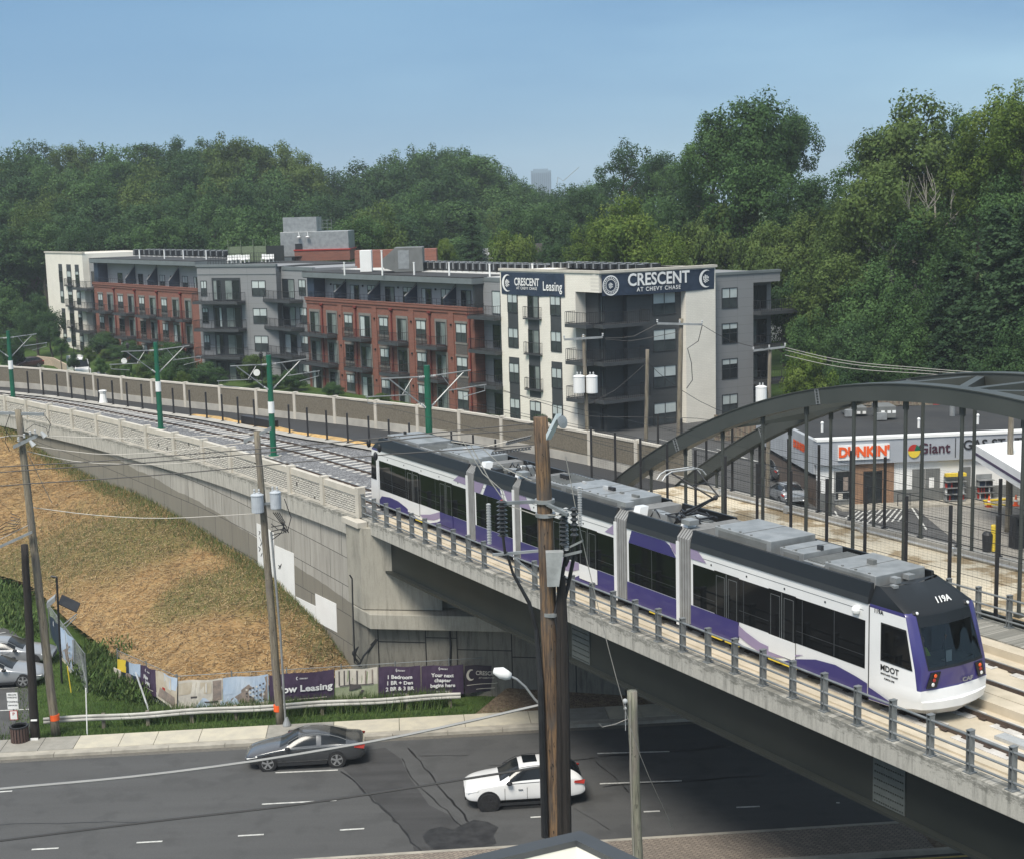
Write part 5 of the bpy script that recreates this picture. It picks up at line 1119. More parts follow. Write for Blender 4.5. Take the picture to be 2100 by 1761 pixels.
mb = MB().m(M['galv']); mb.box(X(.0), X(.25), .75, .95, 3.46, 3.62); mb.box(X(-.1), X(.15), 1.35, 1.6, 3.46, 3.6); mb.box(X(.3), X(.5), .45, .6, 3.42, 3.5); mb.build('roof_antennas', None, train, local=True)
mb = MB().m(M['black']); mb.tube((X(2.02), .9, 1.5), (X(1.78), 1.05, 2.2), .015, n=5); mb.tube((X(1.79), .98, 1.9), (X(1.79), 1.12, 2.3), .02, n=4); mb.build('wiper', None, train, local=True)
# cab interior
mb = MB().m(M['hvac']); mb.box(X(.9), X(1.75), .35, 2.3, 1.0, 1.5); mb.m(M['trim']); mb.box(X(-.0), X(.05), .05, TW-.05, .95, 2.9); mb.box(X(.3), X(.85), 1.55, 2.1, .95, 2.25); mb.m(M['hvac']).box(X(.1), X(1.4), .3, 2.35, 2.65, 2.8); mb.m(M['ink']).box(X(1.55), X(1.74), 1.2, 1.42, 1.501, 1.51); mb.box(X(1.745), X(1.76), 1.18, 1.40, 1.5, 1.82); mb.m(M['hvac']).box(X(.05), X(1.9), .05, TW-.05, .9, .96); mb.build('cab_interior', None, train, local=True)
# bellows
for a, b in ((7.86, 8.49), (11.83, 12.31), (19.16, 19.86), (22.91, 23.61)):
    a = lx(a); b = lx(b); mb = MB().m(M['bellow']); k = 5
    for i in range(k):
        x0 = a+(b-a)*i/k+.01; x1 = a+(b-a)*(i+1)/k-.01
        mb.box(x0+.012, x1-.012, -.0, TW, .3, 3.2); mb.prism([(x0, -.04, .3), (x0, -.04, 3.2), (x0, .22, 3.48), (x0, TW-.22, 3.48), (x0, TW+.04, 3.2), (x0, TW+.04, .3)], (x1-x0-.03, 0, 0))
    mb.m(M['twhite']); mb.box(a-.02, a+.14, -.075, -.041, .15, 3.05); mb.m(M['galv']).box(a, a+.45, .15, .55, 3.62, 3.78); mb.build('bellows', None, train, local=True)
# roof equipment
def rbox(s0, s1, y0, y1, z0_, z1_, nm, mt='galv', rib=0):
    mb = MB().m(M[mt]); mb.box(lx(s0), lx(s1), y0, y1, z0_, z1_); o = mb.build(nm, None, train, local=True, bevel=.02)
    mb = MB().m(M['hvac']); mb.box(lx(s0)+.2, lx(s1)-.2, y0-.012, y0-.001, z0_+.08, z1_-.1)
    if rib:
        for i in range(rib): x = lx(s0)+.1+(s1-s0-.2)*i/rib; mb.box(x, x+.06, y0+.1, y1-.1, z1_+.001, z1_+.04)
    else:
        k = max(2, int((s1-s0)/1.2))
        for i in range(1, k): x = lx(s0)+(s1-s0)*i/k; mb.box(x, x+.015, y0+.02, y1-.02, z1_+.001, z1_+.012)
        for i in range(k*2): mb.box(lx(s0)+.1+i*.55, lx(s0)+.16+i*.55, y0+.04, y0+.1, z1_+.001, z1_+.03) if lx(s0)+.16+i*.55 < lx(s1) else None
    mb.build('panel_detail', None, o, local=True); return o
rbox(-1.2, 2.2, .5, 2.2, 3.2, 3.62, 'roof_unit'); rbox(2.4, 4.4, .45, 2.2, 3.2, 3.5, 'roof_unit', rib=9); rbox(4.5, 7.5, .4, 2.25, 3.2, 3.68, 'roof_unit')
rbox(12.9, 14.9, .5, 2.2, 3.2, 3.62, 'roof_unit', rib=8); rbox(15.0, 18.9, .4, 2.25, 3.2, 3.7, 'roof_unit')
rbox(24.4, 27.2, .4, 2.25, 3.2, 3.78, 'roof_unit'); rbox(27.5, 28.6, .5, 2.1, 3.2, 3.66, 'roof_unit'); rbox(28.7, 29.6, .4, 2.2, 3.2, 3.5, 'roof_unit', rib=7); rbox(29.7, 31.8, .35, 2.3, 3.2, 3.66, 'roof_unit')
rr = random.Random(5)
for s0, s1 in ((8.8, 11.6), (20.1, 22.8)):
    mb = MB()
    for i in range(16):
        s = rr.uniform(s0, s1-.4); y = rr.uniform(.35, 2.0); mb.m(M[rr.choice(['galv', 'hvac', 'cowl1', 'white', 'galv'])]); w_ = rr.uniform(.2, .5); mb.box(lx(s), lx(s)+w_, y, y+rr.uniform(.2, .45), 3.19, 3.25+rr.uniform(.1, .35))
    for i in range(8):
        mb.m(M['black']); s = rr.uniform(s0, s1-.8); y = rr.uniform(.4, 2.1); mb.path([(lx(s), y, 3.25), (lx(s)+.2, y+.1, 3.6), (lx(s)+.6, y-.1, 3.6), (lx(s)+.8, y, 3.25)], .025, 5)
    for x in (s0-.2, s1-.1): mb.m(M['twhite']).prism([(lx(x), .18, 3.2), (lx(x)+.45, .18, 3.2), (lx(x)+.35, .35, 3.7), (lx(x), .35, 3.7)], (0, .35, 0))
    mb.build('roof_machinery', None, train, local=True)
for i in range(46):
    s = rr.choice([rr.uniform(-1, 7.4), rr.uniform(12.6, 18.9), rr.uniform(24.0, 31.6)]); y = rr.choice([.24, .3, 2.28, 1.2]); mb = MB().m(M[rr.choice(['galv', 'hvac', 'cowl1', 'insul2', 'black'])]); L2 = rr.uniform(.12, .5); h2 = rr.uniform(.15, .3) if y < .4 or y > 2.2 else rr.uniform(.55, .66); mb.box(lx(s), lx(s)+L2, y, y+rr.uniform(.08, .15), 3.19, 3.2+h2); mb.build('roof_bracket', None, train, local=True)
for y in (.33, 2.3):
    for a_, b_ in ((-1, 7.6), (12.6, 19), (24, 31.7)): mb = MB().m(M['hvac']); mb.path([(lx(a_), y, 3.3), (lx(b_), y, 3.3)], .03, 5); mb.build('roof_conduit', None, train, local=True)
# pantograph
mb = MB().m(M['black']); bx = lx(21.9)
for y in (.75, 1.85): mb.path([(bx-.7, y, 3.55), (bx+.8, y, 3.55)], .04, 5)
mb.path([(bx-.6, .75, 3.55), (bx-.6, 1.85, 3.55)], .04, 5); mb.path([(bx+.6, .75, 3.55), (bx+.6, 1.85, 3.55)], .04, 5)
mb.path([(bx-.3, 1.3, 3.62), (lx(23.3), 1.3, 4.43)], .055, 6); mb.path([(bx-.1, 1.2, 3.56), (lx(23.2), 1.2, 4.33)], .025, 5)
mb.path([(lx(23.3), 1.15, 4.45), (lx(21.45), .75, 5.1)], .03, 5); mb.path([(lx(23.3), 1.45, 4.45), (lx(21.45), 1.85, 5.1)], .03, 5); mb.path([(lx(22.4), .97, 4.75), (lx(22.4), 1.63, 4.75)], .02, 5); mb.sph((lx(23.3), 1.3, 4.43), .09)
pg = mb.build('pantograph', None, train, local=True); mb = MB().m(M['insul2'])
for dx in (-.16, .16): mb.path([(lx(21.4)+dx, .35, 4.85), (lx(21.4)+dx, .5, 5.02), (lx(21.4)+dx, .75, 5.12), (lx(21.4)+dx, 1.85, 5.12), (lx(21.4)+dx, 2.1, 5.02), (lx(21.4)+dx, 2.25, 4.85)], .028, 5)
mb.build('collector_head', None, pg, local=True)
# underframe and wheels
mb = MB().m(M['dark']); mb.box(lx(-1.2), lx(31.9), .25, TW-.25, .14, .3)
mb.build('underframe', None, train, local=True)
for s in (1.6, 3.4, 14.9, 16.7, 27.0, 28.8):
    mb = MB().m(M['rail']); mb.lathe((lx(s), .55, .28), [(.28, 0), (.28, .12)], 16, ax=(0, 1, 0)); mb.lathe((lx(s), TW-.67, .28), [(.28, 0), (.28, .12)], 16, ax=(0, 1, 0)); mb.tube((lx(s), .6, .28), (lx(s), TW-.6, .28), .06); mb.build('wheelset', None, train, local=True)
for u, v in ((1468, 1310), (1502, 1322), (1592, 1368), (1618, 1378), (862, 1110), (1345, 1240)):
    x, z = tp(u, v, -.02); mb = MB().m(M['yellow']); mb.box(x-.35, x+.35, -.06, .0, .18, .26); mb.build('step_marker', None, train, local=True)

# ---- seated people helper (continuous skinned body)
def skin_person(name, label, joints, edges, radii, mats_, loc=(0, 0, 0), rz=0, facecol=None):
    me = bpy.data.meshes.new(name); me.from_pydata([Vector(j) for j in joints], edges, []); o = bpy.data.objects.new(name, me); col.objects.link(o); o.location = loc; o.rotation_euler = (0, 0, rz)
    sk_ = o.modifiers.new('skin', 'SKIN'); sk_.use_smooth_shade = True
    for i, v in enumerate(me.skin_vertices[0].data): v.radius = (radii[i], radii[i]); v.use_root = (i == 0)
    ss_ = o.modifiers.new('sub', 'SUBSURF'); ss_.levels = 1; ss_.render_levels = 2; me.materials.append(mats_); tag(o, label, 'person'); ORG[o.name] = Vector(loc); return o
M['hivis'] = mat('hi_vis_vest', (.45, .6, .05), (.35, .5, .05), 5, rough=.8); M['skin'] = mat('skin', (.25, .14, .09), rough=.6); M['hair'] = mat('hair', (.02, .015, .012)); M['clothd'] = mat('dark_cloth', (.03, .035, .05), rough=.9)
wp = lambda x, y, z: B.P(x+TS, TO+y, RZ+z)
dx_, dy_ = X(1.0), .95
Jn = [(0, 0, 1.15), (0, 0, 1.4), (0, 0, 1.68), (0, 0, 1.8), (.02, 0, 1.92), (0, -.2, 1.66), (.12, -.28, 1.42), (.36, -.2, 1.4), (0, .2, 1.66), (.12, .28, 1.42), (.36, .2, 1.4)]
drv = skin_person('person', 'driver in yellow green vest seated behind the tram windscreen', Jn, [(0, 1), (1, 2), (2, 3), (3, 4), (2, 5), (5, 6), (6, 7), (2, 8), (8, 9), (9, 10)], [.17, .17, .14, .06, .10, .08, .055, .04, .08, .055, .04], M['hivis'], wp(dx_, dy_, 0), math.atan2(B.e.y, B.e.x))
for nm, c, r, mt, sc3 in (('head', (.03, 0, 1.98), .12, 'skin', (.85, 1, 1.15)), ('hair', (-.01, 0, 2.04), .12, 'hair', (.95, 1, .95))):
    mb = MB().m(M[mt]); mb.sph(c, r, 14, 10, sc3)
    if nm == 'head': mb.sph((.14, 0, 1.97), .02, 6, 5); [mb.m(M['skin']).sph((.36, sy, 1.42), .04, 6, 5) for sy in (-.2, .2)]
    o = mb.build(nm, None, None); o.parent = drv
# ================================================================ straw covered slope
low = [(718, 1388, .25), (640, 1392, .35), (575, 1402, .35), (480, 1410, .3), (365, 1415, .3), (300, 1385, .3), (240, 1345, .4), (185, 1305, .6), (130, 1262, .7), (70, 1205, .9), (20, 1185, 1.0), (-60, 1165, 1.1), (-200, 1140, 1.4)]
up = [(720, 1372), (700, 1345), (651, 1277), (608, 1234), (534, 1160), (460, 1115), (387, 1070), (277, 1010), (204, 984), (145, 953), (93, 928), (30, 880), (-60, 858)]
LO = [atZ(*p) for p in low]; UP = []
for u, v in up:
    try: UP.append(wallz(u, v))
    except Exception: UP.append(UP[-1])
UP = [p+B.n*.25 for p in UP]
LO = catm(LO, .7); UP = catm(UP, .7)
def resamp(P, n):
    L = [0]
    for i in range(1, len(P)): L.append(L[-1]+(P[i]-P[i-1]).length)
    out = []; j = 0
    for k in range(n):
        t = L[-1]*k/(n-1)
        while j < len(L)-2 and L[j+1] < t: j += 1
        out.append(P[j].lerp(P[j+1], (t-L[j])/max(1e-6, L[j+1]-L[j])))
    return out
nu, nv = 110, 46
A_ = resamp(LO, nu); B_ = resamp(UP, nu); from mathutils import noise as mn
V = []; 
for i in range(nu):
    for j in range(nv):
        t = j/(nv-1); p = A_[i].lerp(B_[i], t); q = p.copy(); q.z += .5*math.sin(math.pi*t)*(.6+.8*mn.noise(Vector((p.x*.15, p.y*.15, 3))))+.10*mn.noise(Vector((p.x*.9, p.y*.9, 0)))*min(1, 6*t*(1-t)*1.5)
        V.append(q)
def slope_z(x, y):
    best = min(V, key=lambda p: (p.x-x)**2+(p.y-y)**2); return best.z
m_, t_, b_ = newmat('straw_and_grass'); P_ = pos(t_)
big = noise(t_, P_, .16, 6, .6); mid = noise(t_, P_, .9, 6, .7)
w1 = N(t_, 'ShaderNodeMapping'); w1.inputs['Rotation'].default_value = (0, 0, .5); w1.inputs['Scale'].default_value = (2.2, 11, 2); t_.links.new(P_, w1.inputs[0]); st1 = noise(t_, w1.outputs[0], 1.6, 7, .75)
w2 = N(t_, 'ShaderNodeMapping'); w2.inputs['Rotation'].default_value = (0, 0, -.45); w2.inputs['Scale'].default_value = (2.6, 14, 2); t_.links.new(P_, w2.inputs[0]); st2 = noise(t_, w2.outputs[0], 2.0, 6, .75)
base = ramp(t_, mid, [(.3, (.18, .105, .042)), (.5, (.30, .185, .08)), (.7, (.40, .27, .12))])
base = mix(t_, ramp(t_, st1, [(.52, g(0)), (.66, g(.8))]), base, (.46, .36, .23)); base = mix(t_, ramp(t_, st2, [(.55, g(0)), (.66, g(.7))]), base, (.075, .05, .028))
gr = ramp(t_, st2, [(.35, (.07, .075, .025)), (.55, (.15, .14, .055)), (.75, (.30, .23, .11))])
at = N(t_, 'ShaderNodeAttribute'); at.attribute_name = 'green'; gm = mth(t_, 'ADD', at.outputs['Fac'], mth(t_, 'MULTIPLY', mth(t_, 'SUBTRACT', big, .5), 1.1)); gm = mth(t_, 'ADD', gm, mth(t_, 'MULTIPLY', mth(t_, 'SUBTRACT', mid, .5), .7))
c = mix(t_, ramp(t_, gm, [(.42, g(0)), (.85, g(.8))]), base, gr); t_.links.new(c, b_.inputs['Base Color']); b_.inputs['Roughness'].default_value = .95; b_.inputs['Specular IOR Level'].default_value = .1
bump(t_, b_, st1, .06, .8)
mb = MB().m(m_); mb.mesh(V, [(i*nv+j, (i+1)*nv+j, (i+1)*nv+j+1, i*nv+j+1) for i in range(nu-1) for j in range(nv-1)])
so_ = struct('slope', mb, None, smooth=True)
at_ = so_.data.attributes.new('green', 'FLOAT', 'POINT')
def greenness(i, j):
    p = V[i*nv+j]; t = j/(nv-1); gv = .10
    gv += .75*sm(t, .80, 1.0)
    q = Vector((p.x, p.y)); 
    for (u, v, rx, a) in ((470, 1200, 2.6, .8), (380, 1235, 2.6, .55), (560, 1230, 3.0, .7), (230, 1100, 6, .45), (330, 1090, 5, .45), (660, 1330, 2.0, .6), (150, 1000, 10, .25), (10, 1190, 5, .6)):
        c_ = GC[(u, v)]; gv += a*math.exp(-((q-c_).length/rx)**2)
    return gv
GC = {}
for (u, v) in ((470, 1200), (380, 1235), (560, 1230), (230, 1100), (330, 1090), (660, 1330), (150, 1000), (10, 1190)):
    best = None
    for p in V:
        d = p-Vector((0, 0, EYE)); w_ = d.dot(cF); pu = 1050+FPX*d.dot(cR)/w_; pv = 880.6-FPX*d.dot(cU)/w_; k = (pu-u)**2+(pv-v)**2
        if best is None or k < best[0]: best = (k, Vector((p.x, p.y)))
    GC[(u, v)] = best[1]
at_.data.foreach_set('value', [greenness(i, j) for i in range(nu) for j in range(nv)])
# loose straw and grass blades, clump by clump, as two ground-cover objects
def blades(name, label, n, area, mats_, h0, h1, w_, lean, flat=False, seed=1):
    r = random.Random(seed); mb = MB()
    for _ in range(n):
        p = area(r)
        if p is None: continue
        a = r.uniform(0, 6.283); h = r.uniform(h0, h1); d = Vector((math.cos(a), math.sin(a), 0)); up_ = Vector((0, 0, 1)) if not flat else d*1.0
        if flat: tip = p+d*h+Vector((0, 0, r.uniform(-.02, .06))); s_ = Vector((-d.y, d.x, 0))*w_; p = p+Vector((0, 0, .03))
        else: tip = p+Vector((0, 0, h))+d*h*lean*r.random(); s_ = Vector((-math.sin(a+1), math.cos(a+1), 0))*w_
        mb.m(r.choice(mats_)).face([p-s_, p+s_, tip+s_*.25, tip-s_*.25])
    return tag(mb.build(name, None), label, name.replace('_', ' '), kind='stuff')
def slope_area(r):
    i = r.random()**.8*(nu-2); j = r.random()*(nv-2); p = V[int(i)*nv+int(j)]; q = V[(int(i)+1)*nv+int(j)]; s_ = V[int(i)*nv+int(j)+1]; return p+(q-p)*(i % 1)+(s_-p)*(j % 1)
straws = [mat('straw_a', (.55, .41, .22), rough=.9), mat('straw_b', (.38, .25, .115), rough=.9), mat('straw_c', (.11, .072, .04), rough=.9)]
blades('loose_straw', 'loose straw mulch strewn over the slope below the retaining wall', 42000, slope_area, straws, .15, .6, .016, .2, True, 2)
def wallfoot(r):
    i = r.random()*(nu-2); t = 1-abs(r.gauss(0, .07)); j = max(0, min(nv-1, int(t*(nv-1)))); p = V[int(i)*nv+j]; q = V[(int(i)+1)*nv+j]; return p.lerp(q, i % 1)+Vector((r.uniform(-.1, .1), r.uniform(-.1, .1), 0))
gb = [mat('blade_a', (.07, .13, .025), rough=.8), mat('blade_b', (.11, .16, .04), rough=.8), mat('blade_c', (.045, .085, .02), rough=.8)]
blades('wall_foot_grass', 'rough green and brown grass along the foot of the retaining wall', 9000, wallfoot, gb+[straws[1], mat('blade_d', (.20, .19, .08))], .12, .4, .015, .8, False, 3)
def greenzone(r):
    for _ in range(40):
        i = int(r.random()*(nu-2)); j = int(r.random()*(nv-2))
        if greenness(i, j)+r.uniform(-.2, .2) > .62: return V[i*nv+j].lerp(V[(i+1)*nv+j+1], r.random())+Vector((r.uniform(-.4, .4), r.uniform(-.4, .4), 0))
blades('slope_grass', 'patches of low olive grass growing through the straw on the slope', 14000, greenzone, [mat('blade_e', (.13, .14, .05)), mat('blade_f', (.09, .11, .035)), mat('blade_g', (.20, .19, .09)), gb[0]], .10, .3, .014, 1.2, False, 9)
def verge(r):
    a = r.uniform(-26, 1.2); b = r.uniform(10.95, 11.9)+(r.random()*2.2 if r.random() < .3 else 0); return rp(a, b, .0)
blades('verge_grass', 'green grass verge between the pavement and the guard rail', 9000, verge, gb, .06, .2, .014, .6, False, 4)
def under(r):
    a = r.uniform(-17, -2.2); return rp(a, 12.9+r.gauss(0, .35)-a*.0, 0)
blades('weeds', 'tall weeds growing under the banner fence behind the guard rail', 6500, under, gb, .25, .75, .018, .5, False, 5)
def lawnA(r):
    u, v = r.uniform(30, 345), r.uniform(1330, 1500); return atZ(u, v, 0)
blades('lawn_grass', 'mown green lawn left of the banner fence', 9000, lawnA, gb, .05, .16, .016, .5, False, 6)
def scrub(r):
    u, v = r.choice([(185, 1395), (215, 1410), (250, 1420), (230, 1400), (290, 1430), (260, 1345), (20, 1270), (60, 1290), (30, 1230), (195, 1360), (10, 1200)]); p = atZ(u+r.gauss(0, 16), v+r.gauss(0, 9), 0); return p+Vector((0, 0, r.random()**2*.8))
blades('scrub', 'dark leafy scrub tangled around the end of the fence', 9000, scrub, gb, .12, .35, .05, .9, False, 8)
# parking lot at the left
mb = MB(); P_ = [atZ(u, v, .012) for u, v in [(-120, 1535), (34, 1521), (66, 1500), (66, 1395), (60, 1330), (30, 1295), (-10, 1280), (-120, 1260)]]; mb.m(M['lot']).face(P_ if (P_[1]-P_[0]).cross(P_[2]-P_[1]).z > 0 else P_[::-1]); struct('parking_lot', mb)
mb = MB().m(M['line'])
for a, b in (((-40, 1413), (62, 1407)), ((-40, 1458), (64, 1453)), ((-40, 1306), (12, 1295)), ((-40, 1362), (55, 1356))):
    p, q = atZ(*a, .02), atZ(*b, .02); d = (q-p).normalized(); nn = Vector((-d.y, d.x, 0))*.05; mb.face([p-nn, q-nn, q+nn, p+nn])
struct('parking_lines', mb)

# ---- guard rail
GA, GB_ = atZ(92, 1500, 0), atZ(945, 1448, 0); GF = Fr(GA, GB_-GA, True); GL = (GB_-GA).length
gd = thing('guard_rail', GA, 'long pale steel guard rail on the grass behind the pavement', 'guard rail')
mb = MB().m(mat('old_guard_rail', (.50, .49, .45), (.36, .35, .32), 2, rough=.7))
prof = [(-.0, .40), (-.045, .45), (-.045, .50), (0, .55), (-.045, .60), (-.045, .65), (0, .70), (.012, .70), (-.03, .65), (-.03, .60), (.012, .55), (-.03, .50), (-.03, .45), (.012, .40)]
k = 24; V2 = []; 
for i in range(k+1): 
    s = GL*i/k; dz = .03*math.sin(i*.9)+(.1 if i < 3 else 0)*(3-i)/3*0; V2 += [GF.P(s, o-.1, z+dz) for o, z in prof]
n_ = len(prof); mb.mesh(V2, [(i*n_+j, i*n_+(j+1) % n_, (i+1)*n_+(j+1) % n_, (i+1)*n_+j) for i in range(k) for j in range(n_)]+[tuple(range(n_)), tuple(range(k*n_+n_-1, k*n_-1, -1))]); mb.build('beam', None, gd)
m1 = MB().m(M['woodg']); m1.fb(GF, 0.3, .45, 0, .15, -.1, .68); p0 = m1.build('post', None, gd); s = 2.2
while s < GL-.3: c = p0.copy(); col.objects.link(c); c.location = GF.e*s; s += 1.95
# ---- banner fence
KA, KB, KC = atZ(243, 1408, 0), atZ(366, 1466, 0), atZ(1032, 1424, 0)
FA, FB = Fr(KA, KB-KA), Fr(KB, KC-KB)
fe = thing('banner_fence', KB, 'chain link fence carrying a row of advertising banners behind the guard rail', 'fence')
p0 = None
for F, L in ((FA, (KB-KA).length), (FB, (KC-KB).length)):
    n_ = max(2, int(L/2.4))
    for i in range(n_+1): mb = MB().m(M['steel']); p = F.P(L*i/n_, -.06, 0); mb.tube(p, p+Vector((0, 0, 1.95)), .03, n=6); mb.build('post', None, fe)
    mb = MB().m(M['steel']); mb.path([F.P(0, -.06, 1.85), F.P(L, -.06, 1.85)], .018, 5)
    k = int(L/.22)
    for i in range(k): mb.path([F.P(L*i/k, -.06, .1), F.P(min(L, L*i/k+1.7), -.06, 1.8)], .004, 3, cap=False); mb.path([F.P(L*i/k, -.06, 1.8), F.P(min(L, L*i/k+1.7), -.06, .1)], .004, 3, cap=False)
    mb.build('chain_link', None, fe)
mb = MB().m(M['steel2']); a = atZ(312, 1475, 0); b = FA.P(FA.px(283, 1418)[0], 0, 0); mb.tube(a, FA.P(FA.px(283, 1418)[0], .05, 1.2), .045, n=6); tag(mb.build('leaning_pipe', None), 'pale pipe leaning against the left end of the banner fence', 'pipe')
M['plum'] = mat('plum_vinyl', (.055, .035, .07), (.07, .045, .085), 3, rough=.5); M['sand'] = mat('photo_sand', (.45, .38, .28), (.52, .47, .38), 2); M['photosky'] = mat('photo_sky', (.35, .45, .58), (.5, .57, .65), 1); M['photobld'] = mat('photo_building', (.30, .24, .20), (.2, .17, .15), 5); M['photodk'] = mat('photo_dark', (.08, .07, .07)); M['photogr'] = mat('photo_green', (.25, .29, .17), (.33, .36, .24), 3); M['photolt'] = mat('photo_light', (.62, .58, .50), (.5, .46, .4), 3)
def fbanner(F, corners, label, ground, art, name='fence_banner'):
    """corners: TL TR BR BL in the photo grid; art(draw) adds flat print; draw(x0,x1,y0,y1,mat) in 0..1 banner coordinates"""
    (s0, z1), (s1, z1b), (s1b, z0b), (s0b, z0) = [F.px(*c) for c in corners]
    def bil(x, y, d): 
        s = (s0+(s1-s0)*x)*y+(s0b+(s1b-s0b)*x)*(1-y); z = (z1+(z1b-z1)*x)*y+(z0+(z0b-z0)*x)*(1-y); return F.P(s, .03+.03*math.sin(x*9+y*2)+d, z+.02*math.sin(x*7)*(1 if y > .5 else .5))
    mb = MB().m(ground); K = 8; V3 = [bil(i/K, j/2, 0) for i in range(K+1) for j in range(3)]; mb.mesh(V3, [(i*3+j, (i+1)*3+j, (i+1)*3+j+1, i*3+j+1) for i in range(K) for j in range(2)]); o = mb.build(name, None); tag(o, label, 'banner')
    ly = [0]; mb = MB()
    def draw(x0, x1, y0, y1, mt):
        ly[0] += 1; mb.m(mt); n2 = max(1, int((x1-x0)*10)); d = .004*ly[0]
        for i in range(n2): a = x0+(x1-x0)*i/n2; b = x0+(x1-x0)*(i+1)/n2; mb.face([bil(a, y0, d), bil(b, y0, d), bil(b, y1, d), bil(a, y1, d)])
    W_ = abs(s1-s0); H_ = abs(z1-z0)
    def text(t, x, y, h, mt=None, bold=.02, sx=1.0):
        ly[0] += 1; q_ = MB().m(mt or M['ink']); d = .004*ly[0]+.01; text_mb(q_, t, h*H_, lambda a, b, dd: bil(x+a/W_, y+b/H_, d+dd), .004, bold=bold, sx=sx); q_.build('lettering', None, o)
    def poly(P2, mt): ly[0] += 1; mb.m(mt); d = .004*ly[0]; mb.face([bil(x, y, d) for x, y in P2])
    art(draw, text, poly)
    if mb.f: mb.build('print', None, o)
    return o
def small_logo(draw, text, poly, x, y, w_=.2):
    n_ = 10; A2 = [(x-w_*.35+w_*.09*math.cos(a), y+.055*math.sin(a)) for a in [math.radians(40+280*i/n_) for i in range(n_+1)]]; B2 = [(x-w_*.32+w_*.06*math.cos(a), y+.04*math.sin(a)) for a in [math.radians(50+260*i/n_) for i in range(n_+1)]]
    for i in range(n_): poly([A2[i], A2[i+1], B2[i+1], B2[i]], M['ink'])
    text('CRESCENT', x+w_*.15, y, .06, sx=.9)
def art_bld(dr, tx_, po):
    dr(0, 1, .45, 1, M['photosky']); po([(.05, .2), (.45, .5), (.45, .1), (.1, .1)], M['photobld']); po([(.4, .1), (.98, .1), (.98, .95), (.55, .72), (.4, .55)], M['photobld'])
    for i in range(6):
        for j in range(4): dr(.5+i*.075, .54+i*.075, .16+j*(.12+i*.012), .22+j*(.12+i*.012), M['photodk'] if (i+j) % 3 else M['photolt'])
    dr(0, 1, 0, .12, M['photolt'])
def art_now(dr, tx_, po): small_logo(dr, tx_, po, .5, .82); tx_('Now Leasing', .52, .48, .30, bold=.03, sx=1.15); dr(.18, .38, .12, .15, M['photolt']); dr(.42, .88, .12, .15, M['photolt'])
def art_now2(dr, tx_, po): small_logo(dr, tx_, po, .5, .85, .5); tx_('Now', .4, .6, .22, bold=.03, sx=.7); tx_('Leasing', .52, .42, .22, bold=.03, sx=.55); dr(.3, .9, .2, .22, M['photolt'])
def art_int(dr, tx_, po):
    dr(0, 1, 0, 1, M['sand']); dr(.35, 1, .6, 1, M['photosky']); dr(.4, .75, .55, .95, M['photolt']); po([(.1, .1), (.95, .1), (.9, .4), (.2, .45)], M['photobld']); po([(.0, .0), (1, 0), (1, .12), (0, .2)], M['photolt']); dr(.3, .42, .3, .5, M['red'])
def art_kit(dr, tx_, po):
    dr(0, 1, 0, 1, M['photolt']); dr(0, .75, .55, .92, M['sand']); dr(.78, .98, .3, .95, M['photobld']); po([(.3, .0), (1, 0), (1, .25), (.55, .42)], M['photosky']); dr(.28, .45, .42, .48, M['photodk']); dr(.5, .9, .25, .3, M['photodk']); dr(.62, .64, .6, .9, M['ink']); 
def art_gym(dr, tx_, po):
    dr(0, 1, .45, 1, M['photolt']); dr(0, 1, 0, .45, M['photogr'])
    for x in (.08, .2, .32, .5, .7, .86): dr(x, x+.03, .5, .95, M['photodk'] if x < .6 else M['photobld'])
    po([(.32, .3), (.62, .38), (.6, .46), (.35, .52)], M['photodk']); po([(.5, .05), (.54, .05), (.68, .3), (.62, .32)], M['photodk']); dr(.1, .9, .47, .5, M['photodk'])
def art_bed(dr, tx_, po): small_logo(dr, tx_, po, .5, .88); tx_('1 Bedroom', .5, .66, .17, bold=.03); tx_('1 BR + Den', .5, .47, .17, bold=.03); tx_('2 BR & 3 BR', .5, .28, .17, bold=.03); tx_('301.219.9022', .5, .09, .08)
def art_next(dr, tx_, po): small_logo(dr, tx_, po, .5, .9); tx_('Your next', .5, .68, .17, bold=.03); tx_('chapter', .5, .51, .17, bold=.03); tx_('begins here', .5, .34, .17, bold=.03); tx_('301.219.9022', .5, .12, .08)
def art_cres(dr, tx_, po):
    tx_('CRESCENT', .62, .7, .22, M['photolt'], .02, .8); tx_('AT CHEVY CHASE', .62, .52, .08, M['photolt']); n_ = 14
    A2 = [(.16+.12*math.cos(a), .66+.2*math.sin(a)) for a in [math.radians(60+250*i/n_) for i in range(n_+1)]]; B2 = [(.19+.085*math.cos(a), .66+.15*math.sin(a)) for a in [math.radians(75+220*i/n_) for i in range(n_+1)]]
    for i in range(n_): po([A2[i], A2[i+1], B2[i+1], B2[i]], M['photolt'])
    dr(.05, .9, .3, .32, M['photolt']); dr(.3, .8, .12, .14, M['photolt'])
def art_pic(dr, tx_, po):
    dr(.0, .35, .45, 1, M['yellow']); dr(.5, 1, .5, 1, M['photosky']); po([(.3, .05), (.98, .05), (.98, .6), (.35, .45)], M['photobld']); [dr(.45+i*.1, .5+i*.1, .15, .4, M['photodk']) for i in range(5)]
fbanner(FA, [(243, 1350), (289, 1362), (289, 1414), (243, 1392)], 'dark banner with a yellow shape and a building picture, leftmost on the fence corner', M['navy'], art_pic)
fbanner(FA, [(290, 1362), (320, 1373), (322, 1428), (290, 1414)], 'narrow Now Leasing banner on the angled left part of the fence', M['plum'], art_now2)
fbanner(FA, [(321, 1373), (364, 1390), (364, 1458), (323, 1428)], 'banner with a tan interior photo ending at the fence corner post', M['sand'], art_int)
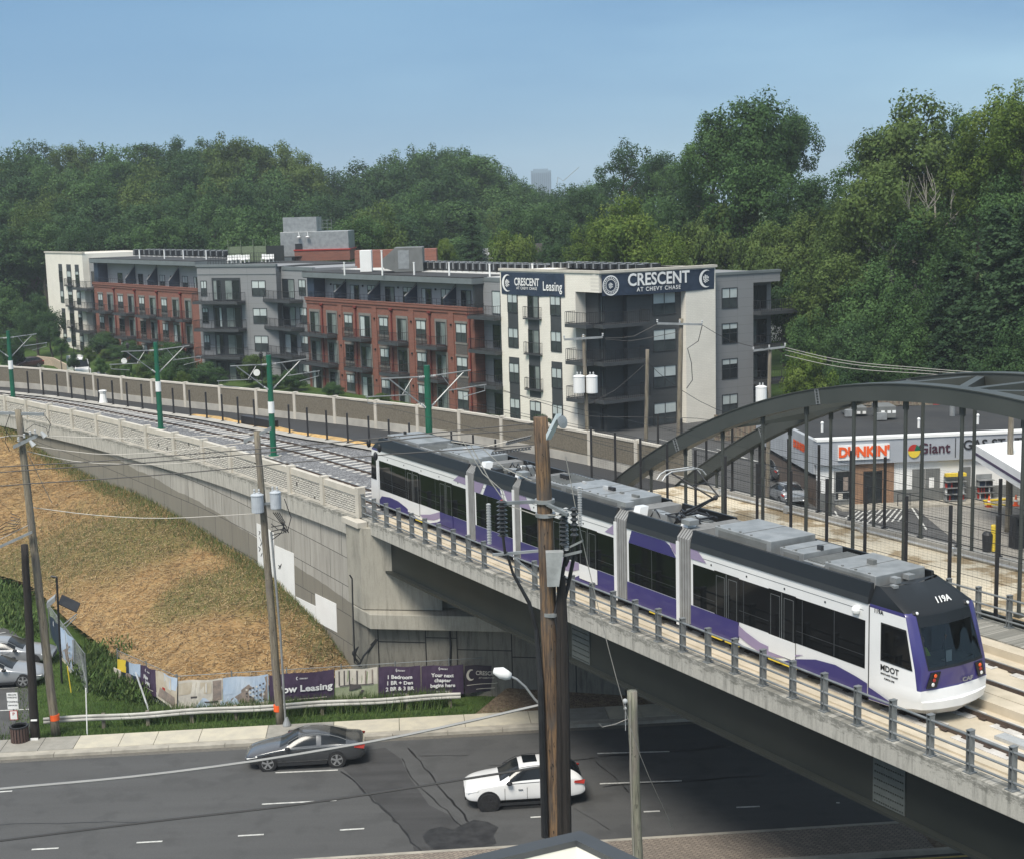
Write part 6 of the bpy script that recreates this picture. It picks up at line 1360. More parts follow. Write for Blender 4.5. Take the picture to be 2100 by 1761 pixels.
fbanner(FB, [(366, 1395), (456, 1390), (457, 1452), (366, 1461)], 'cream kitchen photo banner just right of the fence corner post', M['photolt'], art_kit)
fbanner(FB, [(457, 1389), (550, 1382), (551, 1441), (458, 1452)], 'banner showing a street view of an apartment building under a blue sky', M['photosky'], art_bld)
fbanner(FB, [(552, 1384), (685, 1372), (686, 1432), (553, 1447)], 'wide plum Now Leasing banner right behind the pole with transformers', M['plum'], art_now)
fbanner(FB, [(687, 1373), (774, 1367), (775, 1428), (688, 1437)], 'pale green gym photo banner on the fence', M['photogr'], art_gym)
fbanner(FB, [(776, 1367), (862, 1364), (863, 1424), (777, 1431)], 'plum banner listing 1 Bedroom, 1 BR + Den, 2 BR & 3 BR', M['plum'], art_bed)
fbanner(FB, [(864, 1365), (950, 1362), (951, 1421), (865, 1427)], 'plum banner reading Your next chapter begins here', M['plum'], art_next)
fbanner(FB, [(953, 1364), (1030, 1362), (1030, 1412), (953, 1421)], 'rightmost dark CRESCENT banner in the shade under the bridge', mat('dark_plum_vinyl', (.04, .03, .045), rough=.6), art_cres)  # darker plum than the other banners
o = MB().m(M['photolt']); s_, z_ = FA.px(246, 1382); o.fb(FA, s_-.35, s_+.35, .1, .13, z_-.25, z_+.3); tag(o.build('small_sign', None), 'small pale pink board hung on the left end of the banner fence', 'sign')
# second fence with two banners, running away on the left
K1, K2 = atZ(103, 1300, 0.2), atZ(180, 1420, 0); FD = Fr(K1, K2-K1)
f2 = thing('chain_fence', K1, 'overgrown chain link fence running back behind the leaning utility pole on the left', 'fence'); L = (K2-K1).length
for i in range(5): mb = MB().m(M['steel']); p = FD.P(L*i/4, 0, 0); mb.tube(p, p+Vector((0, 0, 2.0)), .03, n=6); mb.build('post', None, f2)
mb = MB().m(M['steel']); mb.path([FD.P(0, 0, 1.95), FD.P(L, 0, 1.95)], .02, 5); k = int(L/.2)
for i in range(k): mb.path([FD.P(L*i/k, 0, .05), FD.P(min(L, L*i/k+1.9), 0, 1.95)], .005, 3, cap=False); mb.path([FD.P(L*i/k, 0, 1.95), FD.P(min(L, L*i/k+1.9), 0, .05)], .005, 3, cap=False)
mb.build('chain_link', None, f2)
fbanner(FD, [(104, 1262), (124, 1282), (126, 1345), (106, 1300)], 'dark banner on the far end of the overgrown chain fence', M['navy'], lambda d, t, p: t('K', .3, .75, .3))
fbanner(FD, [(125, 1284), (151, 1308), (153, 1380), (127, 1345)], 'sky and building photo banner on the overgrown chain fence', M['photosky'], art_bld)
# ================================================================ utility poles, masts, lamps, wires
def pole_px(top, bot, Y_, r0, r1, mt, name, label, cat='utility pole', group=None, zb=None):
    a = atY(*top, Y_); b = atY(*bot, Y_)
    if zb is not None: b = a+(b-a)*((zb-a.z)/(b.z-a.z))
    t = thing(name, b, label, cat, group); K = 14; mb = MB().m(mt); mb.path([b.lerp(a, i/K)+Vector((rnd.uniform(-.012, .012), rnd.uniform(-.012, .012), 0)) for i in range(K+1)], [r0+(r1-r0)*i/K for i in range(K+1)], 12); mb.build('shaft', None, t, smooth=True); return t, a, b
def transformer(t, p, h=.95, r=.27, mt=None):
    mb = MB().m(mt or M['tank']); mb.lathe(p, [(r*.97, 0), (r, .03), (r, h-.05), (r*1.06, h-.04), (r*1.06, h), (r*.6, h+.07), (.05, h+.09)], 18); o = mb.build('transformer', None, t, smooth=False)
    mb = MB().m(M['insul2']); 
    for dx in (-.1, .1): mb.lathe(p+Vector((dx, -.05, h+.05)), [(.04, 0), (.06, .05), (.03, .1), (.055, .15), (.03, .22)], 8)
    mb.build('bushings', None, o); mb = MB().m(M['steel']); mb.box(p.x-.05, p.x+.05, p.y+r-.05, p.y+r+.15, p.z+.15, p.z+h-.15); mb.build('bracket', None, o)
def arm(t, p, q, w_=.06, mt=None, nm='crossarm'): mb = MB().m(mt or M['galv']); d = q-p; s_ = d.normalized().cross(Vector((0, 0, 1))).normalized()*w_; mb.obox(p-s_/2-Vector((0, 0, w_/2)), d, s_, (0, 0, w_)); return mb.build(nm, None, t)
def insul(t, p, n_=4, r=.05, mt=None, ax=(0, 0, 1), L=.25): mb = MB().m(mt or M['insul2']); pr = []; [pr.extend([(r*.45, L*i/n_), (r, L*(i+.4)/n_), (r*.45, L*(i+.8)/n_)]) for i in range(n_)]; mb.lathe(p, pr, 10, ax=ax); return mb.build('insulator', None, t)
def sagw(pts, r, mt, label, name='overhead_wire', k=6):
    P_ = catm(pts, .9) if len(pts) > 2 else pts; mb = MB().m(mt); mb.path(P_, r, 5); return tag(mb.build(name, None), label, 'cable')
# the big brown pole in front of the train
bp, a, b = pole_px((1109, 855), (1142, 1715), 38, .285, .205, M['wood'], 'utility_pole', 'tall weathered brown wooden utility pole rising in front of the train', zb=0.0)
PX = lambda u, v, y=38.0: atY(u, v, y)
mb = MB().m(M['woodd'])
for u0, u1, w_ in ((1157, 1163, .13), (1148, 1150, .1)): mb.path([PX(1150, 1180, 37.8), PX(u0, 1330, 37.75), PX(u1, 1715, 37.75), PX(u1+8, 2100, 37.75)], w_, 8)
mb.build('cable_guard', None, bp)
mb = MB().m(M['black']); mb.path([PX(1038, 1130), PX(1052, 1175), PX(1085, 1235), PX(1100, 1290), PX(1109, 1400, 37.8), PX(1118, 1715, 37.8)], [.035, .04, .055, .065, .09, .11], 8); mb.path([PX(1160, 1140), PX(1150, 1200), PX(1138, 1260, 37.8), PX(1150, 1330, 37.7)], .05, 8); mb.path([PX(1178, 1135), PX(1165, 1200), PX(1150, 1260, 37.8), PX(1160, 1330, 37.7)], .055, 8); mb.build('riser_cables', None, bp)
arm(bp, PX(1010, 1137), PX(1125, 1127), .07); arm(bp, PX(1055, 1143), PX(1112, 1190), .05, nm='arm_brace'); arm(bp, PX(1128, 1145, 37.8), PX(1192, 1130, 37.2), .07); arm(bp, PX(1150, 1130, 37.8), PX(1195, 1108, 37.4), .06); arm(bp, PX(1030, 1031), PX(1098, 1028), .09, M['steel']); arm(bp, PX(1120, 1032, 37.8), PX(1165, 1055, 37.3), .09, M['steel'])
mb = MB().m(mat('galvanised_box', (.42, .43, .42), (.30, .31, .30), 4, metal=.3)); p = PX(1133, 1160, 37.65); mb.prism([(p.x-.16, p.y, p.z-.5), (p.x+.16, p.y, p.z-.5), (p.x+.3, p.y, p.z+.45), (p.x-.18, p.y, p.z+.45)], (0, -.3, 0)); mb.build('control_box', None, bp)
mb = MB().m(mat('pale_metal_bracket', (.62, .68, .70), rough=.4, metal=.2)); q = PX(1125, 888, 37.7); r_ = PX(1146, 866, 37.2); arm(bp, q-Vector((0, 0, .1)), r_+Vector((0, 0, .15)), .16, mat('pale_bracket', (.60, .68, .70)), 'top_bracket')
mb = MB().m(M['galv']); mb.lathe(PX(1152, 866, 37.2), [(.16, 0), (.18, .04), (.05, .06)], 14, ax=(.6, -.6, .2)); mb.build('pulley', None, bp)
for v in (1030, 1058, 1260): mb = MB().m(M['galv']); mb.lathe(PX(1117+(v-1030)*.06, v), [(.28, 0), (.28, .1)], 14); mb.build('pole_band', None, bp)
for u, v, n_, r, L, mt in ((1031, 1100, 9, .155, 1.05, 'insul'), (1157, 1118, 8, .14, .95, 'insul'), (1178, 1100, 6, .12, .85, 'insul'), (1004, 1115, 26, .07, 1.15, 'insul2'), (1162, 1128, 26, .07, 1.2, 'insul2'), (1190, 1078, 24, .065, 1.1, 'insul2')): insul(bp, PX(u, v, 37.6 if u > 1110 else 38), n_, r, M[mt], L=L)
mb = MB().m(M['red']); mb.lathe(PX(1029, 1040), [(.09, 0), (.03, .22)], 8); mb.build('cable_end', None, bp)
for P_ in ([(1031, 1095), (1034, 1120), (1036, 1135)], [(1157, 1118), (1160, 1135), (1152, 1180)], [(1178, 1100), (1172, 1130), (1160, 1160)]): mb = MB().m(M['black']); mb.path([PX(u, v, 37.7) for u, v in P_], .04, 6); mb.build('cable_tail', None, bp)
for i, (v0, v1, u1) in enumerate(((893, 905, 1040), (915, 925, 1010))):
    for k in range(9): u = u1-(u1-1095)*k/9 if False else u1+(1092-u1)*k/9; 
    mb = MB().m(M['insul']); 
    for k in range(12): u = u1+(1085-u1)*k/11; p = PX(u, v1+(v0-v1)*k/11+2); mb.lathe(p-Vector((0, 0, .06)), [(.05, 0), (.01, .08)], 6)
    mb.path([PX(u1, v1), PX(1090, v0)], .025, 5); mb.build('insulator_string', None, bp)
sagw([PX(925, 905), PX(1000, 915), PX(1090, 893)], .014, M['wirel'], 'thin pale wire ending at the top of the big brown pole')
sagw([PX(965, 912), PX(1005, 985), PX(1040, 1035), PX(1098, 1055), PX(1160, 1056, 37.4)], .016, M['wirel'], 'pale jumper wire looping under the arms of the big brown pole'); sagw([PX(985, 915), PX(1035, 960), PX(1090, 985)], .014, M['wirel'], 'short pale wire slanting to the big brown pole over the train roof')
sagw([PX(950, 905), PX(990, 970), PX(1030, 1005), PX(1035, 1030)], .014, M['wirel'], 'pale curling wire above the upper left insulator')
sagw([PX(1160, 935), PX(1205, 1155), PX(1296, 1500, 38.8), PX(1380, 1700, 41)], .012, M['wirel'], 'long thin guy wire running down to the right of the big brown pole', 'guy_wire')
# street lamp on the big pole
lm = thing('street_lamp', PX(1103, 1440), 'white cobra head street lamp reaching left from the big brown pole', 'street lamp'); mb = MB().m(M['galv']); mb.path([PX(1108, 1444), PX(1096, 1432), PX(1078, 1408), PX(1060, 1392), PX(1045, 1385)], .035, 8); mb.build('bracket_arm', None, lm)
mb = MB().m(M['white']); p = PX(1030, 1382); mb.path([PX(1048, 1386), PX(1040, 1384), PX(1028, 1379), PX(1012, 1374)], [.09, .14, .17, .08], 10); mb.build('lamp_head', None, lm, smooth=True)
sagw([PX(-220, 1640, 38), PX(0, 1617), PX(270, 1592), PX(520, 1560), PX(760, 1520), PX(900, 1492), PX(1105, 1445)], .04, mat('bright_cable', (.30, .30, .29), rough=.35), 'thick pale cable sweeping across the grey sedan to the big pole')
sagw([PX(-220, 1750, 38.2), PX(0, 1723, 38.2), PX(300, 1685, 38.2), PX(560, 1655, 38.2), PX(760, 1627, 38.2), PX(950, 1597, 38.2), PX(1120, 1570, 38.2)], .035, M['wire'], 'black cable passing across the bonnet of the white car')
for P_, l_ in (([(-200, 982), (0, 957), (176, 947), (389, 931), (676, 908), (798, 896), (1095, 868)], 'upper'), ([(-200, 995), (0, 968), (241, 952), (389, 941), (676, 916), (850, 898), (1095, 880)], 'middle'), ([(-200, 1020), (0, 996), (204, 982), (389, 968), (676, 941), (800, 931), (1095, 912)], 'lower')): sagw([PX(u, v) for u, v in P_], .016, M['wire'], f'{l_} one of three thin black wires crossing the left half towards the big pole')
for u, v in ((756, 908), (778, 918), (770, 935)): mb = MB().m(M['black']); mb.sph(PX(u, v), .09, sc_=(.7, 1, 1.4)); tag(mb.build('wire_clamp', None), 'small black clamp hanging on the wires above the rear of the train', 'clamp', 'black wire clamps')
# short pale pole at lower right
p2, a, b = pole_px((1296, 1416), (1308, 1761), 40, .165, .15, M['woodp'], 'wooden_pole', 'short pale green topped wooden pole at the lower right with a cut flat top', zb=0.0)
mb = MB().m(M['insul2']); q = PX(1282, 1437, 39.8); mb.sph(q, .08); mb.sph(q-Vector((0, 0, .22)), .05); mb.path([q, q-Vector((0, 0, .9))], .012, 4); mb.build('spool_insulator', None, p2)
mb = MB().m(M['wirel']); mb.path([PX(1292, 1432, 39.8), PX(1294, 1600, 39.8), PX(1300, 1761, 39.8)], .012, 4); mb.build('ground_wire', None, p2)
sagw([PX(1290, 1472, 40), PX(1262, 1484, 40), PX(1235, 1490, 40), PX(1228, 1482, 40)], .012, M['wirel'], 'loose wire end curling beside the short pale pole')
# pole with transformers
p3, a, b = pole_px((526, 884), (576, 1488), 60.5, .19, .135, M['woodg'], 'utility_pole', 'tall grey wooden utility pole with two round transformers standing on the grass verge', zb=0.0)
Q = lambda u, v, y=60.5: atY(u, v, y)
arm(p3, Q(500, 905), Q(556, 878), .14, M['galv']); transformer(p3, Q(529, 1050, 60.2), .78, .27); transformer(p3, Q(566, 1042, 60.2), .72, .24)
arm(p3, Q(522, 1034, 60.3), Q(572, 1030, 60.3), .1, M['steel'])
mb = MB().m(M['black'])
for i in range(4): mb.path([Q(560+i*4, 1050, 60.2), Q(575+i*3, 1070, 60.1), Q(592-i*5, 1092, 60.1), Q(585-i*7, 1075+i*9, 60.1), Q(556, 1080+i*9, 60.3)], .022, 5)
mb.path([Q(583, 1022, 60.1), Q(597, 1060, 60.1), Q(590, 1088, 60.1), Q(570, 1085, 60.1), Q(556, 1073, 60.3)], .02, 5); mb.build('loose_leads', None, p3)
mb = MB().m(M['galv']); mb.path([Q(556, 1090, 60.25), Q(575, 1300, 60.2), Q(586, 1485, 60.15)], .05, 8); mb.lathe(Vector((Q(588, 1480, 60.15).x, 60.15, 0)), [(.2, 0), (.19, .2), (.06, .55)], 12); mb.build('conduit', None, p3)
mb = MB().m(M['orange']); pb = Q(570, 1450, 60.5); mb.lathe((pb.x, 60.5, pb.z-.15), [(.198, 0), (.198, .28)], 14); mb.build('orange_band', None, p3)
# left leaning pole
p4, a, b = pole_px((37, 840), (115, 1508), 60, .20, .14, M['woodg'], 'utility_pole', 'leaning grey wooden utility pole with a cross of switches at the far left', zb=0.0)
arm(p4, Q(-8, 847, 60), Q(90, 850, 60), .12, M['galv']); arm(p4, Q(28, 916, 59.7), Q(76, 893, 59.7), .16, M['galv']); arm(p4, Q(-10, 1125, 59.6), Q(66, 1090, 59.6), .12, M['galv'])
for u, v in ((38, 905), (50, 898), (62, 892), (72, 890)): insul(p4, Q(u, v, 59.6), 3, .06, M['insul2'], L=.2)
mb = MB().m(M['insul2'])
for u, v in ((67, 911), (90, 893)): mb.path([Q(u-6, v-8, 59.5), Q(u+3, v+3, 59.5)], [.06, .12], 8)
mb.build('lightning_arrester', None, p4); mb = MB().m(M['black']); [mb.path([Q(-8+i*3, 1085+i*4, 59.8), Q(12, 1070+i*8, 59.8), Q(30+i*3, 1075+i*3, 59.8), Q(42, 1060+i*5, 59.8), Q(22, 1052+i*7, 59.8)], .018, 4) for i in range(4)]; mb.build('cable_coil', None, p4)
mb = MB().m(M['orange']); pb = Q(112, 1470, 60); mb.lathe((pb.x, 60, pb.z-.12), [(.21, 0), (.21, .26)], 14); mb.build('orange_band', None, p4)
for P_ in ([(52, 883), (70, 870), (95, 878), (100, 895)], [(15, 880), (10, 905), (20, 925)], [(92, 852), (104, 870), (98, 890)], [(20, 850), (10, 880), (24, 900)]): mb = MB().m(M['wire']); mb.path([Q(*p, 59.8) for p in P_], .016, 4); mb.build('jumper', None, p4)
for P_, l_ in (([(100, 894), (250, 898), (430, 894), (526, 888)], 'highest'), ([(73, 915), (190, 930), (300, 929), (528, 905)], 'second'), ([(56, 925), (150, 945), (250, 951), (360, 950), (530, 930)], 'third'), ([(68, 1040), (200, 1056), (340, 1062), (533, 1052)], 'lowest')): sagw([Q(u, v) for u, v in P_], .018, M['wirel'], f'{l_} pale wire strung between the two grey poles over the straw slope')
sagw([Q(56, 928, 60), Q(106, 1030, 62)], .014, M['wirel'], 'short pale guy wire slanting down from the leaning pole to the slope', 'guy_wire'); sagw([Q(-60, 1160, 59.6), Q(0, 1105, 59.8), Q(60, 1075, 59.9)], .02, M['wirel'], 'pale cable coming from the left edge up to the leaning pole')
sagw([Q(-40, 905, 60), Q(20, 893, 60), Q(50, 893, 59.8)], .02, M['wirel'], 'pale wire entering at the left edge to the switch crossarm')
p5, a, b = pole_px((50, 1116), (73, 1522), 59.4, .20, .15, M['woodd'], 'wooden_pole', 'short black creosoted wooden pole beside the litter bin', zb=0.0)
mb = MB().m(M['ink']); mb.box(b.x-.13, b.x+.2, b.y-.23, b.y-.2, .05, .25); p_ = Q(70, 1475, 59.2); mb.box(p_.x-.12, p_.x+.15, 59.1, 59.16, p_.z-.03, p_.z+.03); mb.build('paint_marks', None, p5)
# lamp with solar panels, bench-like frame
t = thing('solar_lamp', atZ(127, 1400, 0), 'dark slim lamp post with a solar panel frame among the grass on the left', 'lamp post'); b = atZ(127, 1400, 0); a = atY(116, 1183, b.y); mb = MB().m(M['black']); mb.path([b, a], .055, 8); mb.path([a, atY(104, 1181, b.y)], .06, 6); mb.build('post', None, t)
mb = MB().m(M['black']); mb.obox(atY(119, 1238, b.y), atY(157, 1256, b.y-.1)-atY(119, 1238, b.y), Vector((0, .7, .25)), Vector((0, 0, .05))); mb.build('solar_panel', None, t)
mb = MB().m(M['galv']); mb.path([atY(158, 1258, b.y), atY(128, 1282, b.y)], .035, 5); mb.path([atY(156, 1265, b.y-.1), atY(130, 1290, b.y-.1)], .03, 5); mb.build('panel_brace', None, t); mb = MB().m(M['galv']); mb.obox(atY(96, 1247, b.y), atY(113, 1233, b.y)-atY(96, 1247, b.y), Vector((0, .2, .1)), Vector((0, 0, .25))); mb.build('sensor_box', None, t)
for i, (u0, v0, u1, v1, l_) in enumerate(((176, 1410, 179, 1508, 'bright'), (138, 1365, 146, 1420, 'short'))): mb = MB().m(M['ink'] if i == 0 else M['yellow']); b = atZ(u1, v1, 0); mb.path([b, atY(u0, v0, b.y)], .03, 6); tag(mb.build('marker_stake', None), f'{l_} thin marker stake standing in the lawn', 'stake')
# bin, signs
b = atZ(42, 1525, 0); t = thing('litter_bin', b, 'round brown slatted litter bin standing beside the black pole', 'litter bin'); mb = MB().m(mat('brown_slats', (.09, .055, .045), rough=.7))
for i in range(18): a_ = 2*math.pi*i/18; c_ = b+Vector((.36*math.cos(a_), .36*math.sin(a_), 0)); mb.obox(c_+Vector((-.045*math.sin(a_), .045*math.cos(a_), .05)), (.09*math.sin(a_), -.09*math.cos(a_), 0), (.025*math.cos(a_), .025*math.sin(a_), 0), (0, 0, .8))
mb.build('slats', None, t); mb = MB().m(M['dark']); mb.lathe(b, [(.34, .03), (.34, .82), (.30, .82), (.29, .6)], 18); mb.build('liner', None, t); mb = MB().m(M['black']); mb.lathe(b, [(.40, .8), (.40, .86), (.33, .86), (.33, .8)], 18); mb.build('rim', None, t)
b = atZ(33, 1512, 0); t = thing('parking_sign', b, 'white parking notice with a smaller red edged sign below it on one post', 'sign'); mb = MB().m(M['steel']); mb.tube(b, b+Vector((0, 0, 2.1)), .03); mb.build('post', None, t); mb = MB().m(M['ink']); mb.box(b.x-.24, b.x+.24, b.y-.06, b.y-.04, 1.35, 2.1); o = mb.build('notice_board', None, t)
mb = MB().m(M['dark']); [text_mb(mb, s_, h_, lambda x, y, d, z=z: Vector((b.x+x, b.y-.062-d, z+y)), .003, bold=.02) for s_, h_, z in (('PRIVATE', .10, 2.0), ('PARKING', .10, 1.88), ('TOWING', .12, 1.68), ('ENFORCED', .08, 1.52))]; mb.build('wording', None, o)
mb = MB().m(M['red']); mb.box(b.x-.18, b.x+.18, b.y-.06, b.y-.04, .85, 1.28); mb.m(M['ink']).box(b.x-.15, b.x+.15, b.y-.065, b.y-.0605, .88, 1.25); mb.m(M['red']); text_mb(mb, 'P', .2, lambda x, y, d: Vector((b.x+x, b.y-.067-d, 1.12+y)), .003, bold=.02); mb.build('small_board', None, t)

# ---- green overhead line masts
def mast(sv, ztop, label, arms=True):
    base = WC.P(lw(sv), 4.45, RZ-.1) if sv < 0 else B.P(sv, 4.45, RZ-.1); t = thing('catenary_mast', base, label, 'mast', 'green overhead line masts along the track'); p, d = WC.at(lw(sv)); nn = B.n.copy(); 
    q0 = WC.P(lw(sv), 5.45, 0); q1 = WC.P(lw(sv), 4.45, 0); nn = (q0-q1).normalized(); ee = Vector((-nn.y, nn.x, 0))
    mb = MB().m(M['green']); mb.lathe(base, [(.19, 0), (.15, ztop-base.z)], 12); mb.lathe(base, [(.32, 0), (.32, .06)], 12); mb.build('shaft', None, t, smooth=False); mb = MB().m(M['white']); mb.lathe(base+Vector((0, 0, 2.6)), [(.192, 0), (.19, .7)], 12); mb.build('number_plate', None, t)
    mb = MB().m(M['conc']); mb.lathe(base-Vector((0, 0, .1)), [(.5, 0), (.5, .12)], 12); mb.build('footing', None, t)
    h = ztop-base.z; at_ = lambda o, z: base+nn*o+Vector((0, 0, z))
    for sg in (-1, 1):
        mb = MB().m(M['galv']); mb.path([at_(.12*sg, h-.55), at_(2.5*sg, h-.45)], .035, 6); mb.path([at_(.12*sg, h-2.1), at_(2.1*sg, h-.5)], .035, 6); mb.path([at_(1.2*sg, h-1.35), at_(3.4*sg, h-1.25)], .03, 6); mb.path([at_(3.3*sg, h-1.27), at_(3.3*sg, h-1.55), at_(2.0*sg, h-1.75)], .022, 5); mb.path([at_(.8*sg, h-.52), at_(1.4*sg, h-1.3)], .02, 5); c_ = mb.build('cantilever', None, t)
        insul(t, at_(.14*sg, h-.55), 4, .07, M['insul2'], ax=(nn.x*sg, nn.y*sg, 0), L=.35); insul(t, at_(.14*sg, h-2.08), 4, .07, M['insul2'], ax=(nn.x*sg, nn.y*sg, .8), L=.35)
    return t, at_, h
heads = []
for sv, zt, l_ in ((-1.1, 15.1, 'green mast rising just behind the rear end of the train'), (-19.6, 14.3, 'green mast left of the train, second nearest of the line'), (-35.0, 14.2, 'green mast in the middle distance behind the stone parapet'), (-57.6, 13.9, 'farthest green mast by the left edge of the photo')):
    t, at_, h = mast(sv, zt, l_); heads.append(at_)
    if sv < -70: break
for sg, l_ in ((-1, 'near'), (1, 'far')):
    for o_, dz, k_ in ((3.2, -1.75, 'contact'), (2.2, -.4, 'messenger')):
        pts = [B.P(60, 4.65+sg*1.95, RZ+5.0 if k_ == 'contact' else RZ+5.9)]+[hd(o_*sg*.6, 0)+Vector((0, 0, 0)) for hd in []]
        P_ = [B.P(60, 4.45+sg*1.9, RZ+5.05), B.P(28, 4.45+sg*1.9, RZ+5.0 if k_ == 'contact' else RZ+5.3)]+[hd(2.0*sg, (4.95 if k_ == 'contact' else 5.9)) for hd in heads]
        mb = MB().m(M['wire']); mb.path(P_, .011, 4, cap=False); tag(mb.build('overhead_wire', None), f'thin {k_} wire hung over the {l_} track by the green masts', 'cable')
mb = MB().m(M['white']); p = atZ(212, 826, RZ); mb.lathe(p, [(.35, 0), (.3, .2), (.22, .7), (.33, .95), (.2, 1.0)], 10); tag(mb.build('wrapped_signal', None), 'white plastic wrapped signal stub standing beside the track', 'signal')
# ---- wooden poles in front of the apartment building
def fpole(top, bot, Y_, label, zb=2.0, arms=(), tr=(), r=.16):
    t, a, b = pole_px(top, bot, Y_, r, r*.72, M['woodg'], 'utility_pole', label, zb=zb)
    for u0, v0, u1, v1 in arms:
        arm(t, atY(u0, v0, Y_-.2), atY(u1, v1, Y_-.2), .12, M['galv'])
        for k in (0, .5, 1): insul(t, atY(u0+(u1-u0)*k, v0+(v1-v0)*k-2, Y_-.2), 2, .07, M['insul2'], L=.22)
    for u, v in tr: transformer(t, atY(u, v, Y_-.3), 1.05, .36, M['white'])
    return t
fpole((1197, 688), (1205, 900), 88, 'wooden pole with two white transformers in front of the balconies', arms=((1157, 697, 1236, 692),), tr=((1188, 806), (1214, 806)))
fpole((1328, 717), (1324, 950), 90, 'plain wooden pole without crossarm in front of the dark facade')
fpole((1397, 654), (1390, 1000), 86, 'thick tall wooden pole with crossarm left of the white pier', arms=((1348, 664, 1440, 666),), r=.19)
fpole((1579, 715), (1574, 1000), 92, 'wooden pole with a single white transformer right of the grey wing', arms=((1545, 720, 1610, 712),), tr=((1561, 826),))
fpole((2074, 838), (2066, 1150), 84, 'thick wooden pole in front of the petrol canopy at the right', zb=2.3, r=.22)
for i, (v0, v1, v2) in enumerate(((712, 752, 766), (718, 757, 770), (729, 764, 774))): sagw([atY(1610 if i else 1606, v0, 92), atY(1720, (v0+v1)/2+6, 92), atY(1850, v1, 92), atY(2110, v2, 92), atY(2500, v2-22, 92)], .022, M['wirel'], ('topmost', 'middle', 'lowest')[i]+' of three pale wires leading right over the arch towards the trees')
for P_, l_ in (([(1240, 694), (1300, 690), (1350, 664)], 'thin wire between the balcony pole and the tall pole, upper'), ([(1240, 696), (1290, 700), (1398, 680)], 'thin wire between the balcony pole and the tall pole, lower'), ([(1030, 800), (1140, 835), (1205, 853), (1330, 856), (1460, 862), (1560, 900)], 'drooping wire crossing low in front of the corner block'), ([(1030, 845), (1200, 880), (1330, 905), (1460, 940), (1700, 985)], 'lowest drooping wire running from the white block down behind the arch'), ([(1210, 828), (1262, 800), (1325, 745)], 'wire climbing from the balcony pole to the plain pole'), ([(1330, 745), (1375, 785), (1470, 840), (1600, 875)], 'wire falling right from the plain wooden pole'), ([(1440, 667), (1500, 700), (1580, 718)], 'thin wire from the tall pole to the pole by the grey wing')): sagw([atY(u, v, 87) for u, v in P_], .018, M['wire'], l_)
mb = MB().m(M['wire']); mb.path([atY(u, v, 86) for u, v in ((1440, 668), (1432, 700), (1410, 715), (1418, 745), (1420, 780), (1408, 797))], .025, 5); tag(mb.build('service_cable', None), 'curly cable hanging beside the tall pole in front of the white pier', 'cable')
# ---- roof corner of the near building
zr = 11.0; K0 = atZ(1190, 1703, zr); K1 = atZ(925, 1765, zr); K2 = atZ(1318, 1765, zr); d1 = (K1-K0).normalized(); d2 = (K2-K0).normalized()
nb = thing('near_building', K0, 'corner of a nearby building with dark parapet cap and white inner parapet', 'building'); Lb = 13
def qd(a, b): return K0+d1*a+d2*b
mb = MB().m(M['cornice']); w_ = .45
def pw_(o0, o1, z0_, z1_, mt):
    mb = MB().m(mt); P0 = [qd(o0, o0), qd(Lb, o0), qd(Lb, o1), qd(o1, o1), qd(o1, Lb), qd(o0, Lb)]; P0 = [Vector((p.x, p.y, z0_)) for p in P0]; mb.prism(P0, (0, 0, z1_-z0_)); return mb
pw_(-.02, .33, zr-.12, zr, mat('dark_parapet_cap', (.045, .05, .055), rough=.5)).build('parapet_cap', None, nb); pw_(.03, .28, 0, zr-.121, M['cream']).build('outer_wall', None, nb)
mb = MB().m(mat('white_membrane', (.78, .76, .68), (.70, .68, .60), .6)); P0 = [qd(.281, .281), qd(Lb, .281), qd(Lb, Lb), qd(.281, Lb)]; P0 = [Vector((p.x, p.y, zr-1.5)) for p in P0]; mb.prism(P0, (0, 0, .4)); mb2 = pw_(.281, .32, zr-1.2, zr-.122, mat('white_parapet_lining', (.78, .76, .68), (.72, .70, .62), .6)); mb2.build('parapet_lining', None, nb); mb.build('roof', None, nb)
# ================================================================ cars
def wheel(par, x, y, r, w_, sgn, rimmat, spokes=5, dark=False):
    mb = MB().m(M['rubber']); mb.lathe((x, y, r), [(r*.72, 0), (r*.95, .0), (r, .03), (r, w_-.03), (r*.95, w_), (r*.72, w_)], 24, ax=(0, sgn, 0)); wb = mb.build('wheel', None, par, local=True)
    mb = MB().m(M['dark']); mb.lathe((x, y+sgn*(w_-.05), r), [(r*.73, 0), (r*.7, .01)], 20, ax=(0, sgn, 0)); mb.m(rimmat)
    n_ = 24; yy = y+sgn*(w_+.002)
    for i in range(n_):
        a, b = 2*math.pi*i/n_, 2*math.pi*(i+1)/n_; f = [(x+r*.72*math.cos(a), yy, r+r*.72*math.sin(a)), (x+r*.67*math.cos(a), yy, r+r*.67*math.sin(a)), (x+r*.67*math.cos(b), yy, r+r*.67*math.sin(b)), (x+r*.72*math.cos(b), yy, r+r*.72*math.sin(b))]; mb.face(f)
    for i in range(spokes):
        a = 2*math.pi*i/spokes+.3; c_, s_ = math.cos(a), math.sin(a); p = (-s_*.028, c_*.028); q = (-s_*.045-.0*c_, c_*.045)
        mb.prism([(x+p[0], yy-sgn*.02, r+p[1]), (x-p[0], yy-sgn*.02, r-p[1]), (x-q[0]+c_*r*.69, yy-sgn*.02, r-q[1]+s_*r*.69), (x+q[0]+c_*r*.69, yy-sgn*.02, r+q[1]+s_*r*.69)], (0, sgn*.025, 0))
    mb.lathe((x, yy-sgn*.01, r), [(.05, 0), (.04, .02)], 10, ax=(0, sgn, 0)); mb.build('rim', None, wb, local=True)
